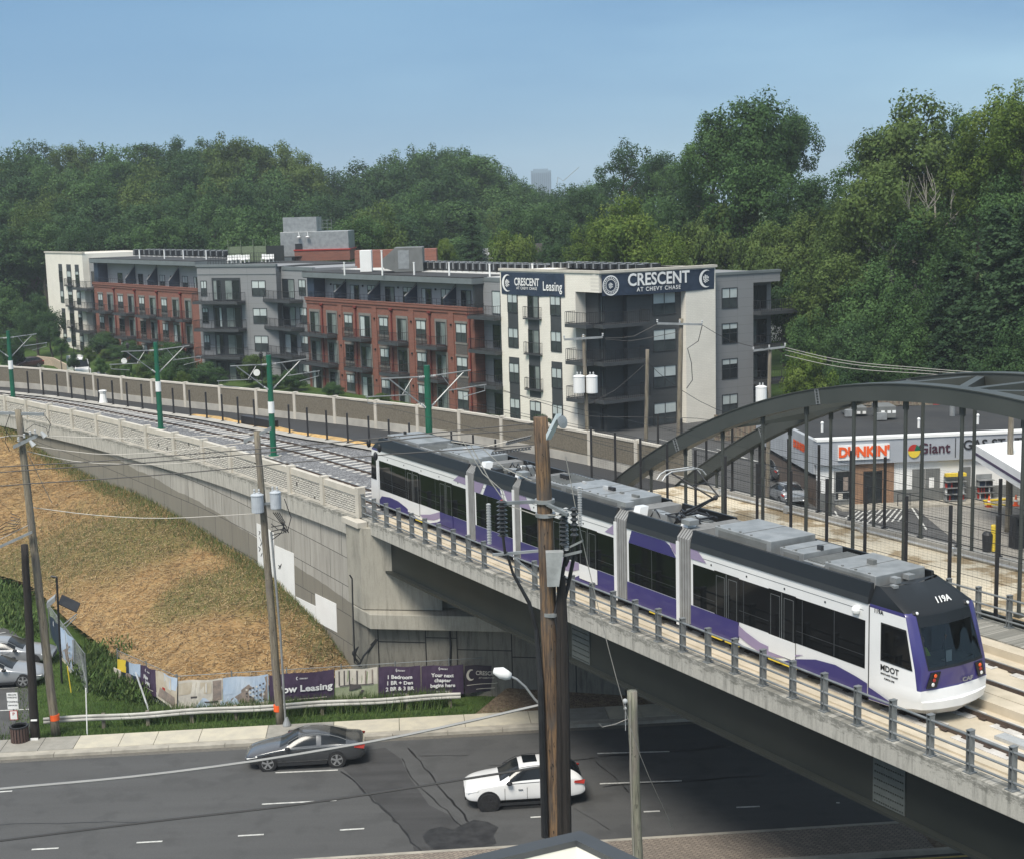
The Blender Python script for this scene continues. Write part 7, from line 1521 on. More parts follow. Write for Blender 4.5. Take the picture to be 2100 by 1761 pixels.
def car(label, loc, rz, st, paint, L, W, wf, wr, wr_=.34, glass_rng=None, ws=None, rg=None, rim=None, spokes=5, lamps='sleek', group=None, sunroof=None, clad=False, cat='car', name='parked_car', roofmat=None, plate=True, pillars=()):
    """stations (x from the nose, low, belt, roof edge, roof top, half width, half roof width); local +x forward"""
    t = thing(name, loc, label, cat, group, rz); X0 = L/2; mb = MB(); V = []; rim = rim or M['galv']
    for (x, zl, zb, ze, zt, w_, wt) in st:
        half = [(0, zl), (w_*.86, zl), (w_*.985, zl+.12), (w_, (zl+zb)/2), (w_*.965, zb-.03), (w_*.95, zb), (wt, ze), (wt*.62, zt-.012), (0, zt)]
        V.append([(X0-x, y, z) for y, z in half]+[(X0-x, -y, z) for y, z in half[-2:0:-1]])
    n_ = len(V[0])
    for i in range(len(st)-1):
        for j in range(n_):
            jj = j if j < 8 else n_-1-j; k = (j+1) % n_
            m_ = paint
            if jj == 5 and glass_rng[0] <= i < glass_rng[1] and i not in pillars: m_ = M['carglass']
            if jj in (6, 7) and ws[0] <= i < ws[1]: m_ = M['carglass']
            if jj in (6, 7) and rg[0] <= i < rg[1]: m_ = M['carglass']
            if jj in (6, 7) and ws[1] <= i < rg[0] and roofmat: m_ = roofmat
            if jj == 0 or (clad and jj == 1): m_ = M['dark']
            mb.m(m_).face([V[i][j], V[i+1][j], V[i+1][k], V[i][k]])
    mb.m(paint).face(V[0][::-1]); mb.face(V[-1])
    # weld for smooth surface
    vm = {}; nv_ = []; nf = []
    for f in mb.f:
        q = []
        for i in f:
            key = tuple(round(c, 4) for c in mb.v[i])
            if key not in vm: vm[key] = len(nv_); nv_.append(mb.v[i])
            q.append(vm[key])
        nf.append(tuple(dict.fromkeys(q)))
    keep = [(f, m_) for f, m_ in zip(nf, mb.mi) if len(f) > 2]; mb.v = nv_; mb.f = [k[0] for k in keep]; mb.mi = [k[1] for k in keep]
    body = mb.build('body', None, t, local=True, smooth=True); s_ = body.modifiers.new('sub', 'SUBSURF'); s_.levels = 1; s_.render_levels = 2
    wh = W/2
    for x in (X0-wf, X0-wr):
        for sg in (1, -1):
            mb = MB().m(M['black']); mb.lathe((x, sg*(wh-.16), wr_), [(wr_*(1.22 if clad else 1.12), 0), (wr_*(1.22 if clad else 1.12), .155), (wr_*.9, .158)], 24, ax=(0, sg, 0)); mb.build('wheel_arch', None, t, local=True); wheel(t, x, sg*(wh-.215), wr_, .225, sg, rim, spokes)
    # doors, sills, handles, mirrors
    zb = [s[2] for s in st]; mid = X0-(wf+wr)/2
    for sg in (1, -1):
        mb = MB().m(M['dark'])
        for x in (X0-wf-.62, mid-.12, X0-wr+.28): mb.box(x, x+.012, sg*(wh-.012) if sg > 0 else -wh-.002, sg*wh+.002 if sg > 0 else -(wh-.012), .34, .88)
        mb.box(X0-wr+.4, X0-wf-.4, min(sg*(wh-.05), sg*(wh-.0)), max(sg*(wh-.05), sg*(wh-.0)), .2, .3); mb.build('door_seams', None, t, local=True)
        for x in (mid+.05, mid-1.0): mb = MB().m(paint if not clad else M['galv']); mb.box(x, x+.17, min(sg*(wh-.02), sg*(wh+.025)), max(sg*(wh-.02), sg*(wh+.025)), .80, .83); mb.build('door_handle', None, t, local=True)
        mb = MB().m(M['black']); i = ws[0]; mb.sph((X0-st[i][0]-.35, sg*(wh+.08), st[i][2]+.08), .12, sc_=(1, 1, .65)); mb.build('wing_mirror', None, t, local=True)
    for sg in (1, -1):
        mb = MB().m(M['galv'] if not clad else M['black']); idx = range(glass_rng[0], glass_rng[1]+1); mb.path([(X0-st[i][0], sg*(st[i][5]*.955), st[i][2]+.0) for i in idx], .012, 4); mb.path([(X0-st[i][0], sg*(st[i][6]+.012), st[i][3]+.0) for i in idx], .012, 4); mb.build('window_trim', None, t, local=True)
    f0 = st[1]; r0 = st[-2]
    for sg in (1, -1):
        mb = MB().m(M['ink']); x = X0-st[1][0]; mb.prism([(x-.02, sg*(f0[5]*.98), f0[2]-.06), (x-.42, sg*(f0[5]*1.085), f0[2]+.02), (x-.40, sg*(f0[5]*1.07), f0[2]+.07), (x+.02, sg*(f0[5]*.62), f0[2]+.0), (x+.08, sg*(f0[5]*.6), f0[2]-.09)], (0.03, sg*.01, -.01)); mb.build('headlamp', None, t, local=True)
        mb = MB().m(M['red']); x = X0-st[-2][0]; mb.prism([(x-.0, sg*(r0[5]*1.0), r0[2]-.12), (x+.36, sg*(r0[5]*1.075), r0[2]-.04), (x+.34, sg*(r0[5]*1.06), r0[2]+.04), (x-.05, sg*(r0[5]*.92), r0[2]+.02)], (-.03, sg*.015, 0)); mb.build('tail_lamp', None, t, local=True)
    mb = MB().m(M['dark']); mb.box(X0-.06, X0+.012, -.45, .45, .34, .50); mb.build('grille', None, t, local=True)
    if sunroof: mb = MB().m(M['carglass']); a, b, z = sunroof; mb.box(X0-b, X0-a, -.34, .34, z, z+.015); mb.build('sunroof', None, t, local=True)
    return t
sedan = [(0, .34, .50, .54, .56, .58, .46), (.10, .24, .60, .65, .68, .80, .66), (.5, .2, .70, .75, .80, .89, .72), (1.1, .2, .82, .87, .92, .915, .74), (1.42, .2, .87, .90, .96, .92, .74), (1.78, .2, .88, 1.12, 1.18, .92, .68), (2.2, .2, .89, 1.33, 1.39, .92, .60), (2.6, .2, .90, 1.39, 1.455, .92, .585), (2.98, .2, .91, 1.385, 1.45, .92, .58), (3.08, .2, .91, 1.38, 1.445, .92, .58), (3.5, .2, .92, 1.31, 1.37, .92, .585), (3.85, .2, .94, 1.21, 1.26, .92, .61), (4.15, .2, .96, 1.10, 1.15, .918, .66), (4.4, .2, .97, 1.03, 1.075, .91, .69), (4.68, .24, .97, 1.02, 1.06, .885, .70), (4.84, .3, .86, .92, .95, .83, .68), (4.9, .42, .62, .68, .70, .76, .6)]
suv = [(0, .42, .66, .72, .75, .60, .46), (.10, .3, .80, .86, .90, .80, .64), (.5, .27, .92, .97, 1.02, .89, .72), (1.0, .27, .99, 1.04, 1.09, .91, .74), (1.32, .27, 1.02, 1.06, 1.12, .915, .74), (1.68, .27, 1.03, 1.33, 1.39, .92, .68), (2.08, .27, 1.04, 1.55, 1.61, .92, .62), (2.5, .27, 1.05, 1.60, 1.675, .92, .605), (2.92, .27, 1.06, 1.61, 1.68, .92, .60), (3.02, .27, 1.06, 1.61, 1.68, .92, .60), (3.5, .27, 1.08, 1.57, 1.65, .92, .60), (3.98, .27, 1.12, 1.48, 1.57, .915, .59), (4.28, .3, 1.13, 1.27, 1.34, .89, .62), (4.5, .36, 1.0, 1.06, 1.10, .86, .66), (4.57, .45, .75, .82, .85, .80, .62)]
M['grey_paint'] = metal_paint('dark_grey_metallic', (.085, .088, .092), .25, 1.0); M['grey_paint'].node_tree.nodes['Principled BSDF'].inputs['Metallic'].default_value = .55; M['wpaint'] = metal_paint('white_car_paint', (.78, .78, .77), .25, 1.0); M['silver'] = metal_paint('silver_metallic', (.33, .34, .35), .3, .8); M['silver'].node_tree.nodes['Principled BSDF'].inputs['Metallic'].default_value = .4; M['maroon'] = metal_paint('dark_maroon_paint', (.05, .018, .02), .3, .8)
M['rimd'] = mat('two_tone_rim', (.45, .45, .45), (.38, .38, .38), 3, rough=.3, metal=.6); M['rimb'] = mat('black_rim', (.03, .03, .032), rough=.3)
ang = math.atan2(RD.e.y, RD.e.x)+math.pi
near_mid = (atZ(550, 1580, 0)+atZ(693, 1572, 0))/2
car('dark grey sedan driving left along the far lane below the banners', near_mid+RD.n*.82+RD.e*.10+Vector((0, 0, .01)), ang, sedan, M['grey_paint'], 4.9, 1.85, .93, 3.75, .335, (5, 12), (4, 6), (10, 12), rim=M['rimd'], cat='car', name='sedan', pillars=(8,))
fw = atZ(1003, 1662, 0)
car('white SUV with black roof window passing behind the big brown pole', fw+RD.n*.82+RD.e*(2.285-.88)+Vector((0, 0, .01)), ang, suv, M['wpaint'], 4.57, 1.84, .88, 3.58, .36, (5, 11), (4, 6), (11, 13), rim=M['rimb'], clad=True, sunroof=(2.25, 2.8, 1.66), cat='car', name='suv', pillars=(8,))
# silver cars parked at the left edge
ln = (atZ(62, 1407, 0)-atZ(-40, 1413, 0)).normalized(); la = math.atan2(ln.y, ln.x)
fwl = atZ(42, 1410, 0); nL = Vector((-ln.y, ln.x, 0))
car('silver car parked at the left edge in front of a second silver car', fwl+nL*.85-ln*(2.3-.93)+Vector((0, 0, .02)), la, sedan, M['silver'], 4.9, 1.8, .93, 3.7, .33, (5, 12), (4, 6), (10, 12), rim=M['rimd'], group='silver cars parked at the left edge', name='parked_car', pillars=(8,))
car('silver car parked behind the nearer silver car, nose peeking out', fwl+nL*4.1-ln*(2.2-.6)+Vector((0, 0, .02)), la, sedan, M['silver'], 4.9, 1.8, .93, 3.7, .33, (5, 12), (4, 6), (10, 12), rim=M['rimb'], group='silver cars parked at the left edge', name='parked_car', pillars=(8,))
# beyond the ramp: van, dark cars
gz = lambda u, v: atZ(u, v, 1.9)
def onground(p): return Vector((p.x, p.y, hz(p.x, p.y)+.03))
p = gz(163, 772); t = thing('van', onground(p), 'white panel van parked beyond the trail wall near the white end block', 'van', rz=-1.05)
mb = MB().m(M['wpaint']); mb.prism([(2.7, -1.0, .45), (2.65, -1.0, 1.15), (1.9, -1.0, 1.35), (1.3, -1.0, 2.35), (1.0, -1.0, 2.6), (-2.7, -1.0, 2.65), (-2.8, -1.0, .45)], (0, 2.0, 0)); mb.build('body', None, t, local=True, bevel=.12)
mb = MB().m(M['carglass']); mb.prism([(1.86, -1.01, 1.42), (1.33, -1.01, 2.2), (.6, -1.01, 2.2), (.6, -1.01, 1.42)], (0, 2.02, 0)); mb.prism([(1.93, -.85, 1.38), (1.93, .85, 1.38), (1.36, .8, 2.3), (1.36, -.8, 2.3)], (.03, 0, .02)); mb.build('cab_windows', None, t, local=True)
for x in (-1.8, 1.8):
    for sg in (1, -1): wheel(t, x, sg*.82, .36, .22, sg, M['galv'])
p = gz(56, 757); car('dark maroon SUV parked farthest beyond the trail wall at the left', onground(p), -2.3, suv, M['maroon'], 4.57, 1.84, .88, 3.58, .36, (5, 11), (4, 6), (11, 13), name='parked_suv')
p = gz(205, 787); car('dark grey car whose roof shows over the trail wall beside the white van', onground(p), -.9, sedan, M['grey_paint'], 4.9, 1.85, .93, 3.75, .335, (5, 12), (4, 6), (10, 12), name='parked_car')
# ================================================================ petrol station shop and forecourt
SZ = 2.42
ST = Fr((20.22, 92.35), (.99, .10)); st_ = thing('station_shop', ST.P(8, 0, SZ), 'low white and grey petrol station shop with orange sign seen through the arch hangers', 'shop')
zz = lambda v, u=1800: ST.px(u, v)[1]
sx = lambda u, v=1000: ST.px(u, v)[0]
Lw = 34
o_out = -1 if ST.n.dot(Vector((0, -1, 0))) < 0 else 1
def sb(mb, s0, s1, d0, d1, z0_, z1_): return mb.fb(ST, s0, s1, d0*o_out, d1*o_out, z0_, z1_)
mb = MB().m(M['white']); sb(mb, 0, Lw, -.3, 0, SZ-.6, 5.3); sb(mb, 0, Lw, -14, -13.7, SZ-.6, 5.3); mb.build('wall', None, st_)
mb = MB().m(mat('fascia_panel', (.38, .40, .43), (.32, .34, .37), .5, rough=.6)); sb(mb, -.15, Lw, -.3, .35, 5.301, 6.9); mb.m(M['white']); sb(mb, -.2, Lw, -.35, .42, 6.901, 7.06); mb.build('fascia', None, st_)
for i in range(40): pass
mb = MB().m(M['fascia']); 
SD = Fr(ST.P(-.15, -.0, 0), ST.n); sdl = 14; so2 = -1 if SD.n.dot(-ST.e) < 0 else 1
mb = MB().m(mat('side_panel', (.40, .42, .44), (.33, .35, .37), .6)); mb.obox(ST.P(-.15, -.35*o_out, 4.6), ST.n*(-o_out)*14*(-1 if o_out < 0 else -1) if False else ST.n*(14 if o_out < 0 else -14)*1.0, ST.e*.3, (0, 0, 2.3)); mb.build('side_fascia', None, st_)
mb = MB().m(mat('side_wall_brown', (.13, .095, .075), (.09, .07, .055), 2)); mb.obox(ST.P(0, 0.0, SZ-.6), ST.n*(14 if o_out < 0 else -14), ST.e*.25, (0, 0, 2.4)); mb.build('side_wall', None, st_)
mb = MB().m(M['roof']); mb.obox(ST.P(-.1, -.3*o_out, 6.7), ST.n*(14 if o_out < 0 else -14), ST.e*(Lw-.1), (0, 0, .12)); mb.build('roof', None, st_)
mb = MB().m(M['white']); a, b = sx(1714, 920), sx(1819, 920); sb(mb, a, b, .36, .48, 5.62, 6.62); sg_ = mb.build('sign_board', None, st_)
mb = MB().m(M['orange']); zc = 6.12; text_mb(mb, "DUNKIN'", .92, lambda x, y, d: ST.P((a+b)/2+x, (.49+d)*o_out, zc+y), .04, bold=.045, sx=.92); mb.build('sign_lettering', None, sg_)
M['maroontxt'] = mat('maroon_lettering', (.06, .02, .035), rough=.5)
mb = MB().m(M['maroontxt']); text_mb(mb, 'Giant', 1.0, lambda x, y, d: ST.P(sx(1911, 920)+x, (.36+d)*o_out, zc+y), .05, bold=.012); mb.m(M['dark']); text_mb(mb, 'GAS STATION', .92, lambda x, y, d: ST.P(sx(1969, 910)+2.95+x, (.36+d)*o_out, zc+.12+y), .05, bold=.008); sb(mb, sx(1954, 920), sx(1954, 920)+.05, .36, .38, zc-.65, zc+.65); mb.build('wall_lettering', None, st_)
mb = MB(); c_ = (sx(1870, 920), zc-.1)
for mt, a0, a1 in (('yellow', 180, 360), ('red', 70, 180), ('green', 10, 70)):
    n_ = 8; P2 = [ST.P(c_[0], .40*o_out, c_[1])]+[ST.P(c_[0]+.42*math.cos(math.radians(a0+(a1-a0)*i/n_)), .40*o_out, c_[1]+.45*math.sin(math.radians(a0+(a1-a0)*i/n_))) for i in range(n_+1)]; mb.m(M[mt]).prism(P2, ST.n*.03*o_out)
mb.build('fruit_emblem', None, st_)
mb = MB().m(M['orange']); q0 = ST.P(-.16, 0, 0); text_mb(mb, "DUNKIN'", .72, lambda x, y, d: ST.P(-.17-d, -3.3*o_out, 6.0)+ST.n*(x*o_out)+Vector((0, 0, y)), .03, bold=.04); mb.build('side_sign', None, st_)
mb = MB().m(mat('warm_brick_cladding', (.28, .17, .105), (.22, .13, .08), 3)); 
for u0, u1, z0_, z1_ in ((1750, 1769, SZ, 5.3), (1808, 1831.6, SZ, 5.3)): sb(mb, sx(u0), sx(u1), .0, .12, z0_, z1_-.001)
sb(mb, sx(1769)+.001, sx(1808)-.001, 0, .12, 4.75, 5.299); mb.build('cladding', None, st_)
mb = MB().m(M['hvac']); sb(mb, .1, sx(1750)-.01, 0, .1, SZ-.3, SZ+.95); sb(mb, sx(1831.6)+.01, Lw, 0, .1, SZ-.3, SZ+.95); mb.build('base_band', None, st_)
def swin(u0, u1, z0_, z1_, nm, mt='glass', cols=1, rail=None):
    mb = MB().m(M['galv'] if nm == 'window' else M['dark']); a, b = sx(u0), sx(u1); f = .07
    for c in ((a, b, z0_, z0_+f), (a, b, z1_-f, z1_), (a, a+f, z0_+f, z1_-f), (b-f, b, z0_+f, z1_-f)): sb(mb, c[0], c[1], .02, .16, c[2], c[3])
    if rail: sb(mb, a+f, b-f, .03, .15, rail, rail+.06)
    for i in range(1, cols): x = a+(b-a)*i/cols; sb(mb, x-.03, x+.03, .021, .155, z0_+f, z1_-f)
    w_ = mb.build(nm, None, st_); mb = MB().m(M[mt]); sb(mb, a+f, b-f, .03, .12, z0_+f, z1_-f); mb.build('pane', None, w_); return w_
w1 = swin(1710, 1748.5, SZ+.45, SZ+2.45, 'window', rail=SZ+.95); w2 = swin(1769.5, 1807.5, SZ+.05, SZ+2.3, 'entrance_door', cols=2)
mb = MB().m(M['photobld']); sb(mb, sx(1728), sx(1738), .125, .128, SZ+1.1, SZ+2.0); mb.m(M['photolt']); sb(mb, sx(1718), sx(1727), .125, .128, SZ+.5, SZ+.9); mb.build('window_poster', None, w1)
for u0, u1 in ((1870, 1895), (1897, 1926), (1967, 1989)):
    mb = MB().m(M['hvac']); sb(mb, sx(u0), sx(u1), .02, .08, SZ-.1, SZ+2.3); d_ = mb.build('service_door', None, st_)
    if u0 == 1897: mb = MB().m(M['ink']); sb(mb, sx(1904), sx(1914), .085, .09, SZ+1.0, SZ+1.7); mb.build('notice', None, d_)
# forecourt ground
mb = MB(); C_ = [(-2, 74), (60, 70), (110, 80), (110, 140), (2, 140), (-1, 96)]; mb.m(M['lot'])
def fz(x, y): return 2.38
mb.face([(x, y, 2.40) for x, y in C_]); mb.m(M['conc'])
for i in range(len(C_)): (x0, y0), (x1, y1) = C_[i], C_[(i+1) % len(C_)]; mb.face([(x1, y1, 2.40), (x0, y0, 2.40), (x0, y0, -1), (x1, y1, -1)])
struct('forecourt', mb)
mb = MB().m(mat('forecourt_concrete', (.27, .255, .225), (.21, .20, .18), .8, rough=.9)); mb.face([(26, 76, 2.412), (48, 82, 2.412), (40, 96, 2.412), (26.5, 91.5, 2.412)]); struct('forecourt_slab', mb)
mb = MB().m(M['line'])
def ln_(p, q, w_=.12, z=2.425, mt=None):
    p = atZ(*p, z); q = atZ(*q, z); d = (q-p).normalized(); nn = Vector((-d.y, d.x, 0))*w_/2; mb.face([p-nn, q-nn, q+nn, p+nn])
for i in range(11): ln_((1712+i*13, 1078-i*1.0), (1762+i*11, 1040-i*1.2), .12)
for P_ in (((1470, 920), (1590, 958)), ((1350, 900), (1600, 955)), ((1520, 905), (1640, 930)), ((1560, 890), (1640, 905)), ((1712, 1047), (1725, 1070)), ((1870, 1040), (1900, 1085))): ln_(*P_)
struct('forecourt_lines', mb)
mb = MB().m(M['curb']); mb.obox(ST.P(1.2, 0, SZ-.03), ST.e*22, ST.n*1.5*o_out, (0, 0, .16)); struct('shop_pavement', mb)
# roof plant of the shop
for i, (u0, u1, v0, Y_, lab) in enumerate(((1737, 1778, 836, 103, 'large boxy cooling unit with pale labels on the shop roof'), (1802, 1838, 834, 101, 'tallest grey duct unit in the middle of the shop roof'))):
    a = atY(u0, v0, Y_); b = atY(u1, v0, Y_); t = thing('rooftop_unit', (a.x, Y_, 6.8), lab, 'air conditioner'); mb = MB().m(M['hvac']); mb.box(a.x, b.x, Y_, Y_+2, 6.95, a.z); mb.build('casing', None, t, bevel=.04); mb = MB().m(M['ink']); [mb.box(a.x+(b.x-a.x)*k, a.x+(b.x-a.x)*k+.25, Y_-.02, Y_-.005, a.z-.5, a.z-.3) for k in (.15, .5, .78)]; mb.build('label', None, t); mb = MB().m(M['galv']); mb.box(a.x-.2, a.x+.5, Y_-.4, Y_-.01, 6.9, 7.4); mb.build('coil_box', None, t)
for u, v, lab in ((1686, 886, 'short white pipe at the left corner of the shop roof'), (1884, 878, 'bent white pipe in the middle of the shop roof'), (2005, 870, 'white vent pipe at the right of the shop roof')): p = atZ(u, v, 6.82); mb = MB().m(M['white']); mb.tube(p, p+Vector((0, 0, .6)), .09); mb.sph(p+Vector((0, 0, .62)), .12); tag(mb.build('roof_pipe', None), lab, 'pipe')
p = atZ(1953, 853, 6.82); mb = MB().m(M['galv']); mb.path([p, p+Vector((0, 0, .8)), p+Vector((.15, -.1, 1.05)), p+Vector((.5, -.2, 1.0)), p+Vector((.65, -.3, .75))], .2, 10); tag(mb.build('roof_vent', None), 'curved zinc duct on the shop roof under the arch', 'vent')
# canopy at the right
cz = 7.2; a = atZ(2000, 912, cz); cp = thing('fuel_canopy', a, 'white fuel canopy with purple stripe cut by the right edge of the photo', 'canopy'); mb = MB().m(M['white']); CF = Fr(a, atZ(2100, 972, cz)-a); d2_ = Vector((.9, .35, 0)); e_ = CF.e
mb.prism([a, a+e_*14, a+e_*14+d2_*12, a+d2_*12], (0, 0, -.95)); mb.build('canopy_slab', None, cp); mb = MB().m(mat('purple_stripe', (.06, .04, .09))); mb.fb(CF, 0, 14, -.02, .02, cz-.62, cz-.45) if True else None; o_s = 1
mb.m(M['maroontxt']); text_mb(mb, 'Giant', .8, lambda x, y, d: CF.P(4.3+x, -.05 if CF.n.y > 0 else .05, cz-.5+y), .02, bold=.01); mb.build('canopy_print', None, cp)
mb = MB().m(M['orange']); b_ = atY(2080, 938, 90); mb.box(b_.x, b_.x+6, 90, 90.3, 4.9, 5.3); tag(mb.build('canopy_beam', None), 'orange beam visible under the fuel canopy at the right edge', 'beam')
for k, o2 in enumerate(((2.0, 4.0), (9.0, 4.0))): mb = MB().m(M['white']); q = a+e_*o2[0]+d2_*o2[1]; mb.box(q.x-.2, q.x+.2, q.y-.2, q.y+.2, 2.4, cz-.951); mb.build('column', None, cp)
# pumps, cones, barriers, shelves
for i, (u, v, lab) in enumerate(((1878*1.0+0, 0, ''),)): pass
def pump(u, v, lab, mt):
    b = atZ(u, v, 2.42); t = thing('fuel_pump', b, lab, 'fuel pump', rz=.3); mb = MB().m(M['dark']); mb.box(-.45, .45, -.3, .3, 0, 1.0); mb.build('base', None, t, local=True); mb = MB().m(mt); mb.box(-.42, .42, -.28, .28, 1.001, 1.9); mb.build('head', None, t, local=True); mb = MB().m(M['carglass']); mb.box(-.3, .3, -.3, -.281, 1.35, 1.75); mb.build('display', None, t, local=True); mb = MB().m(M['black']); mb.path([(-.46, -.1, 1.5), (-.65, -.15, 1.0), (-.6, -.2, .4), (-.46, -.1, .7)], .03, 5); mb.build('hose', None, t, local=True)
pump(2088, 1122, 'dark fuel pump by the right edge under the canopy', M['dark']); 
b = atZ(2036, 1129, 2.42); t = thing('bollard_barrier', b, 'yellow ridged bollard next to a dark bin by the fence', 'bollard'); mb = MB().m(M['yellow']); mb.lathe(b, [(.14, 0), (.14, 1.5), (.1, 1.55)], 10); mb.build('post', None, t); 
b = atZ(2024, 1130, 2.42); mb = MB().m(M['dark']); mb.lathe(b, [(.25, 0), (.3, 1.0), (.2, 1.15)], 12); tag(mb.build('waste_bin', None), 'dark round bin standing left of the yellow bollard', 'bin')
cn = None
for u, v, lab in ((2013, 1026, 'leftmost orange traffic cone, in front of the yellow boards'), (2028, 1038, 'middle orange traffic cone, nearest to the bridge'), (2083, 1036, 'rightmost orange traffic cone, right of the wooden pole')):
    b = atZ(u, v, 2.43)
    t = thing('traffic_cone', b, lab, 'traffic cone', 'orange traffic cones'); mb = MB().m(M['orange']); mb.box(-.2, .2, -.2, .2, 0, .04); mb.build('base', None, t, local=True); mb = MB().m(M['orange']); mb.lathe((0, 0, .04), [(.15, 0), (.03, .68)], 12); mb.build('cone', None, t, local=True); mb = MB().m(M['ink']); mb.lathe((0, 0, .04), [(.112, .25), (.085, .38)], 12); mb.build('collar', None, t, local=True)
for i, (u0, v0, u1, v1) in enumerate(((2018, 1028, 2066, 1024), (2020, 1034, 2064, 1037))): mb = MB().m(M['yellow']); p, q = atZ(u0, v0, 2.6), atZ(u1, v1, 2.6); mb.obox(p, q-p, Vector((0, .25, 0)), Vector((0, 0, .08))); tag(mb.build('yellow_board', None), ('upper', 'lower')[i]+' yellow board lying beside the traffic cones', 'board')
def rack(u0, u1, v1, v0, lab, top):
    a = atZ(u0, v1, 2.55); s0_, s1_ = sx(u0, v1), sx(u1, v1); t = thing('goods_rack', ST.P((s0_+s1_)/2, .5*o_out, 2.5), lab, 'rack'); mb = MB().m(M['galv']); h = 1.7; sb(mb, s0_, s1_, .35, .40, 2.55, 2.55+h)
    for k in range(4): sb(mb, s0_, s1_, .401, .85, 2.6+k*h/4, 2.64+k*h/4)
    mb.build('shelves', None, t)
    for k in range(3):
        mb = MB()
        for j in range(11): mb.m(M[rnd.choice(['dark', 'ink', 'navy', 'red', 'galv', 'dark'])]); x = s0_+.05+(s1_-s0_-.1)*j/11; sb(mb, x, x+.1, .5, .65, 2.645+k*h/4, 2.645+k*h/4+.3)
        tag(mb.build('bottles', None, t), kind='stuff')
    if top: mb = MB().m(top); sb(mb, s0_, s1_, .45, .8, 2.55+h, 2.75+h); mb.build('header', None, t)
rack(1930, 1971, 1015, 975, 'shelf rack with a yellow strip and bottles against the shop wall', M['yellow']); rack(1996, 2028, 1012, 970, 'dark shelf rack of bottles right of the yellow topped rack', None)
mb = MB().m(M['black']); 
for s0_, s1_ in ((sx(1826, 1025), sx(1876, 1025)),):
    for z in (.5, .95): mb.path([ST.P(s0_, 1.3*o_out, SZ+z), ST.P(s1_, 1.3*o_out, SZ+z)], .025, 5)
    for k in range(3): s_ = s0_+(s1_-s0_)*k/2; mb.tube(ST.P(s_, 1.3*o_out, SZ), ST.P(s_, 1.3*o_out, SZ+.95), .025)
tag(mb.build('ramp_handrail', None), 'black handrail beside the shop entrance ramp', 'handrail')
# silver hatchback facing the camera, dark car behind it
p = atZ(1611, 1034, 2.42); car('silver hatchback parked beside the shop seen from behind', p+Vector((.2, 1.0, .02)), math.pi/2+.12, [(x*.92, a, b, c, d, e, f) for x, a, b, c, d, e, f in sedan[:9]]+[(3.2, .25, .98, 1.36, 1.42, .88, .55), (3.6, .25, 1.0, 1.28, 1.34, .87, .56), (3.95, .25, 1.0, 1.06, 1.10, .85, .62), (4.1, .32, .85, .9, .93, .8, .62), (4.15, .42, .6, .66, .68, .72, .55)], M['silver'], 4.15, 1.78, .85, 3.4, .32, (4, 10), (4, 6), (9, 11), name='hatchback')
p = atZ(1588, 985, 2.42); car('dark car parked behind the silver hatchback under the arch', p+Vector((.5, 1.5, .02)), math.pi/2+.12, sedan, M['grey_paint'], 4.9, 1.85, .93, 3.75, .335, (5, 12), (4, 6), (10, 12), name='parked_car')
b = atZ(1601, 917, 2.42); t = thing('blue_container', b, 'blue bin container beside the left wall of the shop', 'bin', rz=.3); mb = MB().m(mat('blue_paint', (.02, .10, .35), rough=.5)); mb.prism([(-.9, -.6, 0), (.9, -.6, 0), (1.0, -.6, 1.3), (-1.0, -.6, 1.1)], (0, 1.2, 0)); mb.build('body', None, t, local=True); mb = MB().m(M['dark']); mb.box(-1.0, 1.0, -.6, .6, 1.35, 1.4); mb.build('lid', None, t, local=True)
# board fences behind
def bfence(p, q, h, lab, nm='board_fence'):
    p = Vector(p); q = Vector(q); L = (q-p).length; d = (q-p)/L; mb = MB(); k = int(L/.16); F = Fr(p, d)
    ms = [M['woodg'], mat('board_a', (.22, .17, .12), (.16, .12, .085), 4), mat('board_b', (.15, .115, .085), (.11, .085, .065), 4)]
    for i in range(k): mb.m(ms[i*7 % 3]); mb.fb(F, i*.16, i*.16+.15, 0, .03, p.z, p.z+h+rnd.uniform(-.04, .04))
    t = thing(nm, p, lab, 'fence'); mb.build('boards', None, t); mb = MB().m(M['woodg']); mb.fb(F, 0, L, .031, .09, p.z+.4, p.z+.5); mb.fb(F, 0, L, .031, .09, p.z+h-.5, p.z+h-.4); mb.build('stringers', None, t)
bfence((17.5, 121, 2.4), (27, 116, 2.4), 2.2, 'grey board fence behind the parking spaces seen under the arch'); bfence((27.5, 117, 2.6), (52, 112, 2.6), 3.6, 'tall brown board fence behind the shop roof')
mb = MB().m(M['red']); mb.box(33.5, 36.5, 110.8, 111.2, 4.5, 6.6); tag(mb.build('red_panel', None), 'dark red panel against the board fence behind the shop roof', 'panel')
# things in front of the apartment building: beds, lamps, low stone wall, signs
def lamp_post(u, v, lab, sign=True):
    b = gz(u, v); b.z = hz(b.x, b.y); t = thing('lamp_post', b, lab, 'lamp post'); mb = MB().m(M['black']); mb.lathe(b, [(.12, 0), (.06, .4), (.05, 4.4)], 8); mb.build('post', None, t); mb = MB().m(M['black']); mb.lathe(b+Vector((0, 0, 4.4)), [(.1, 0), (.22, .3), (.2, .55), (.28, .58), (.05, .85)], 8); mb.build('lantern', None, t)
    if sign: mb = MB().m(M['ink']); mb.lathe(b+Vector((-.55, -.05, 2.9)), [(.38, 0), (.38, .03)], 18, ax=(0, -1, 0)); mb.build('round_sign', None, t)
lamp_post(153, 742, 'black lantern post with a round white sign near the white end block'); lamp_post(267, 790, 'black lantern post with a round sign in front of the far red block'); lamp_post(540, 825, 'black lantern post with round sign rising behind the trail wall', True)
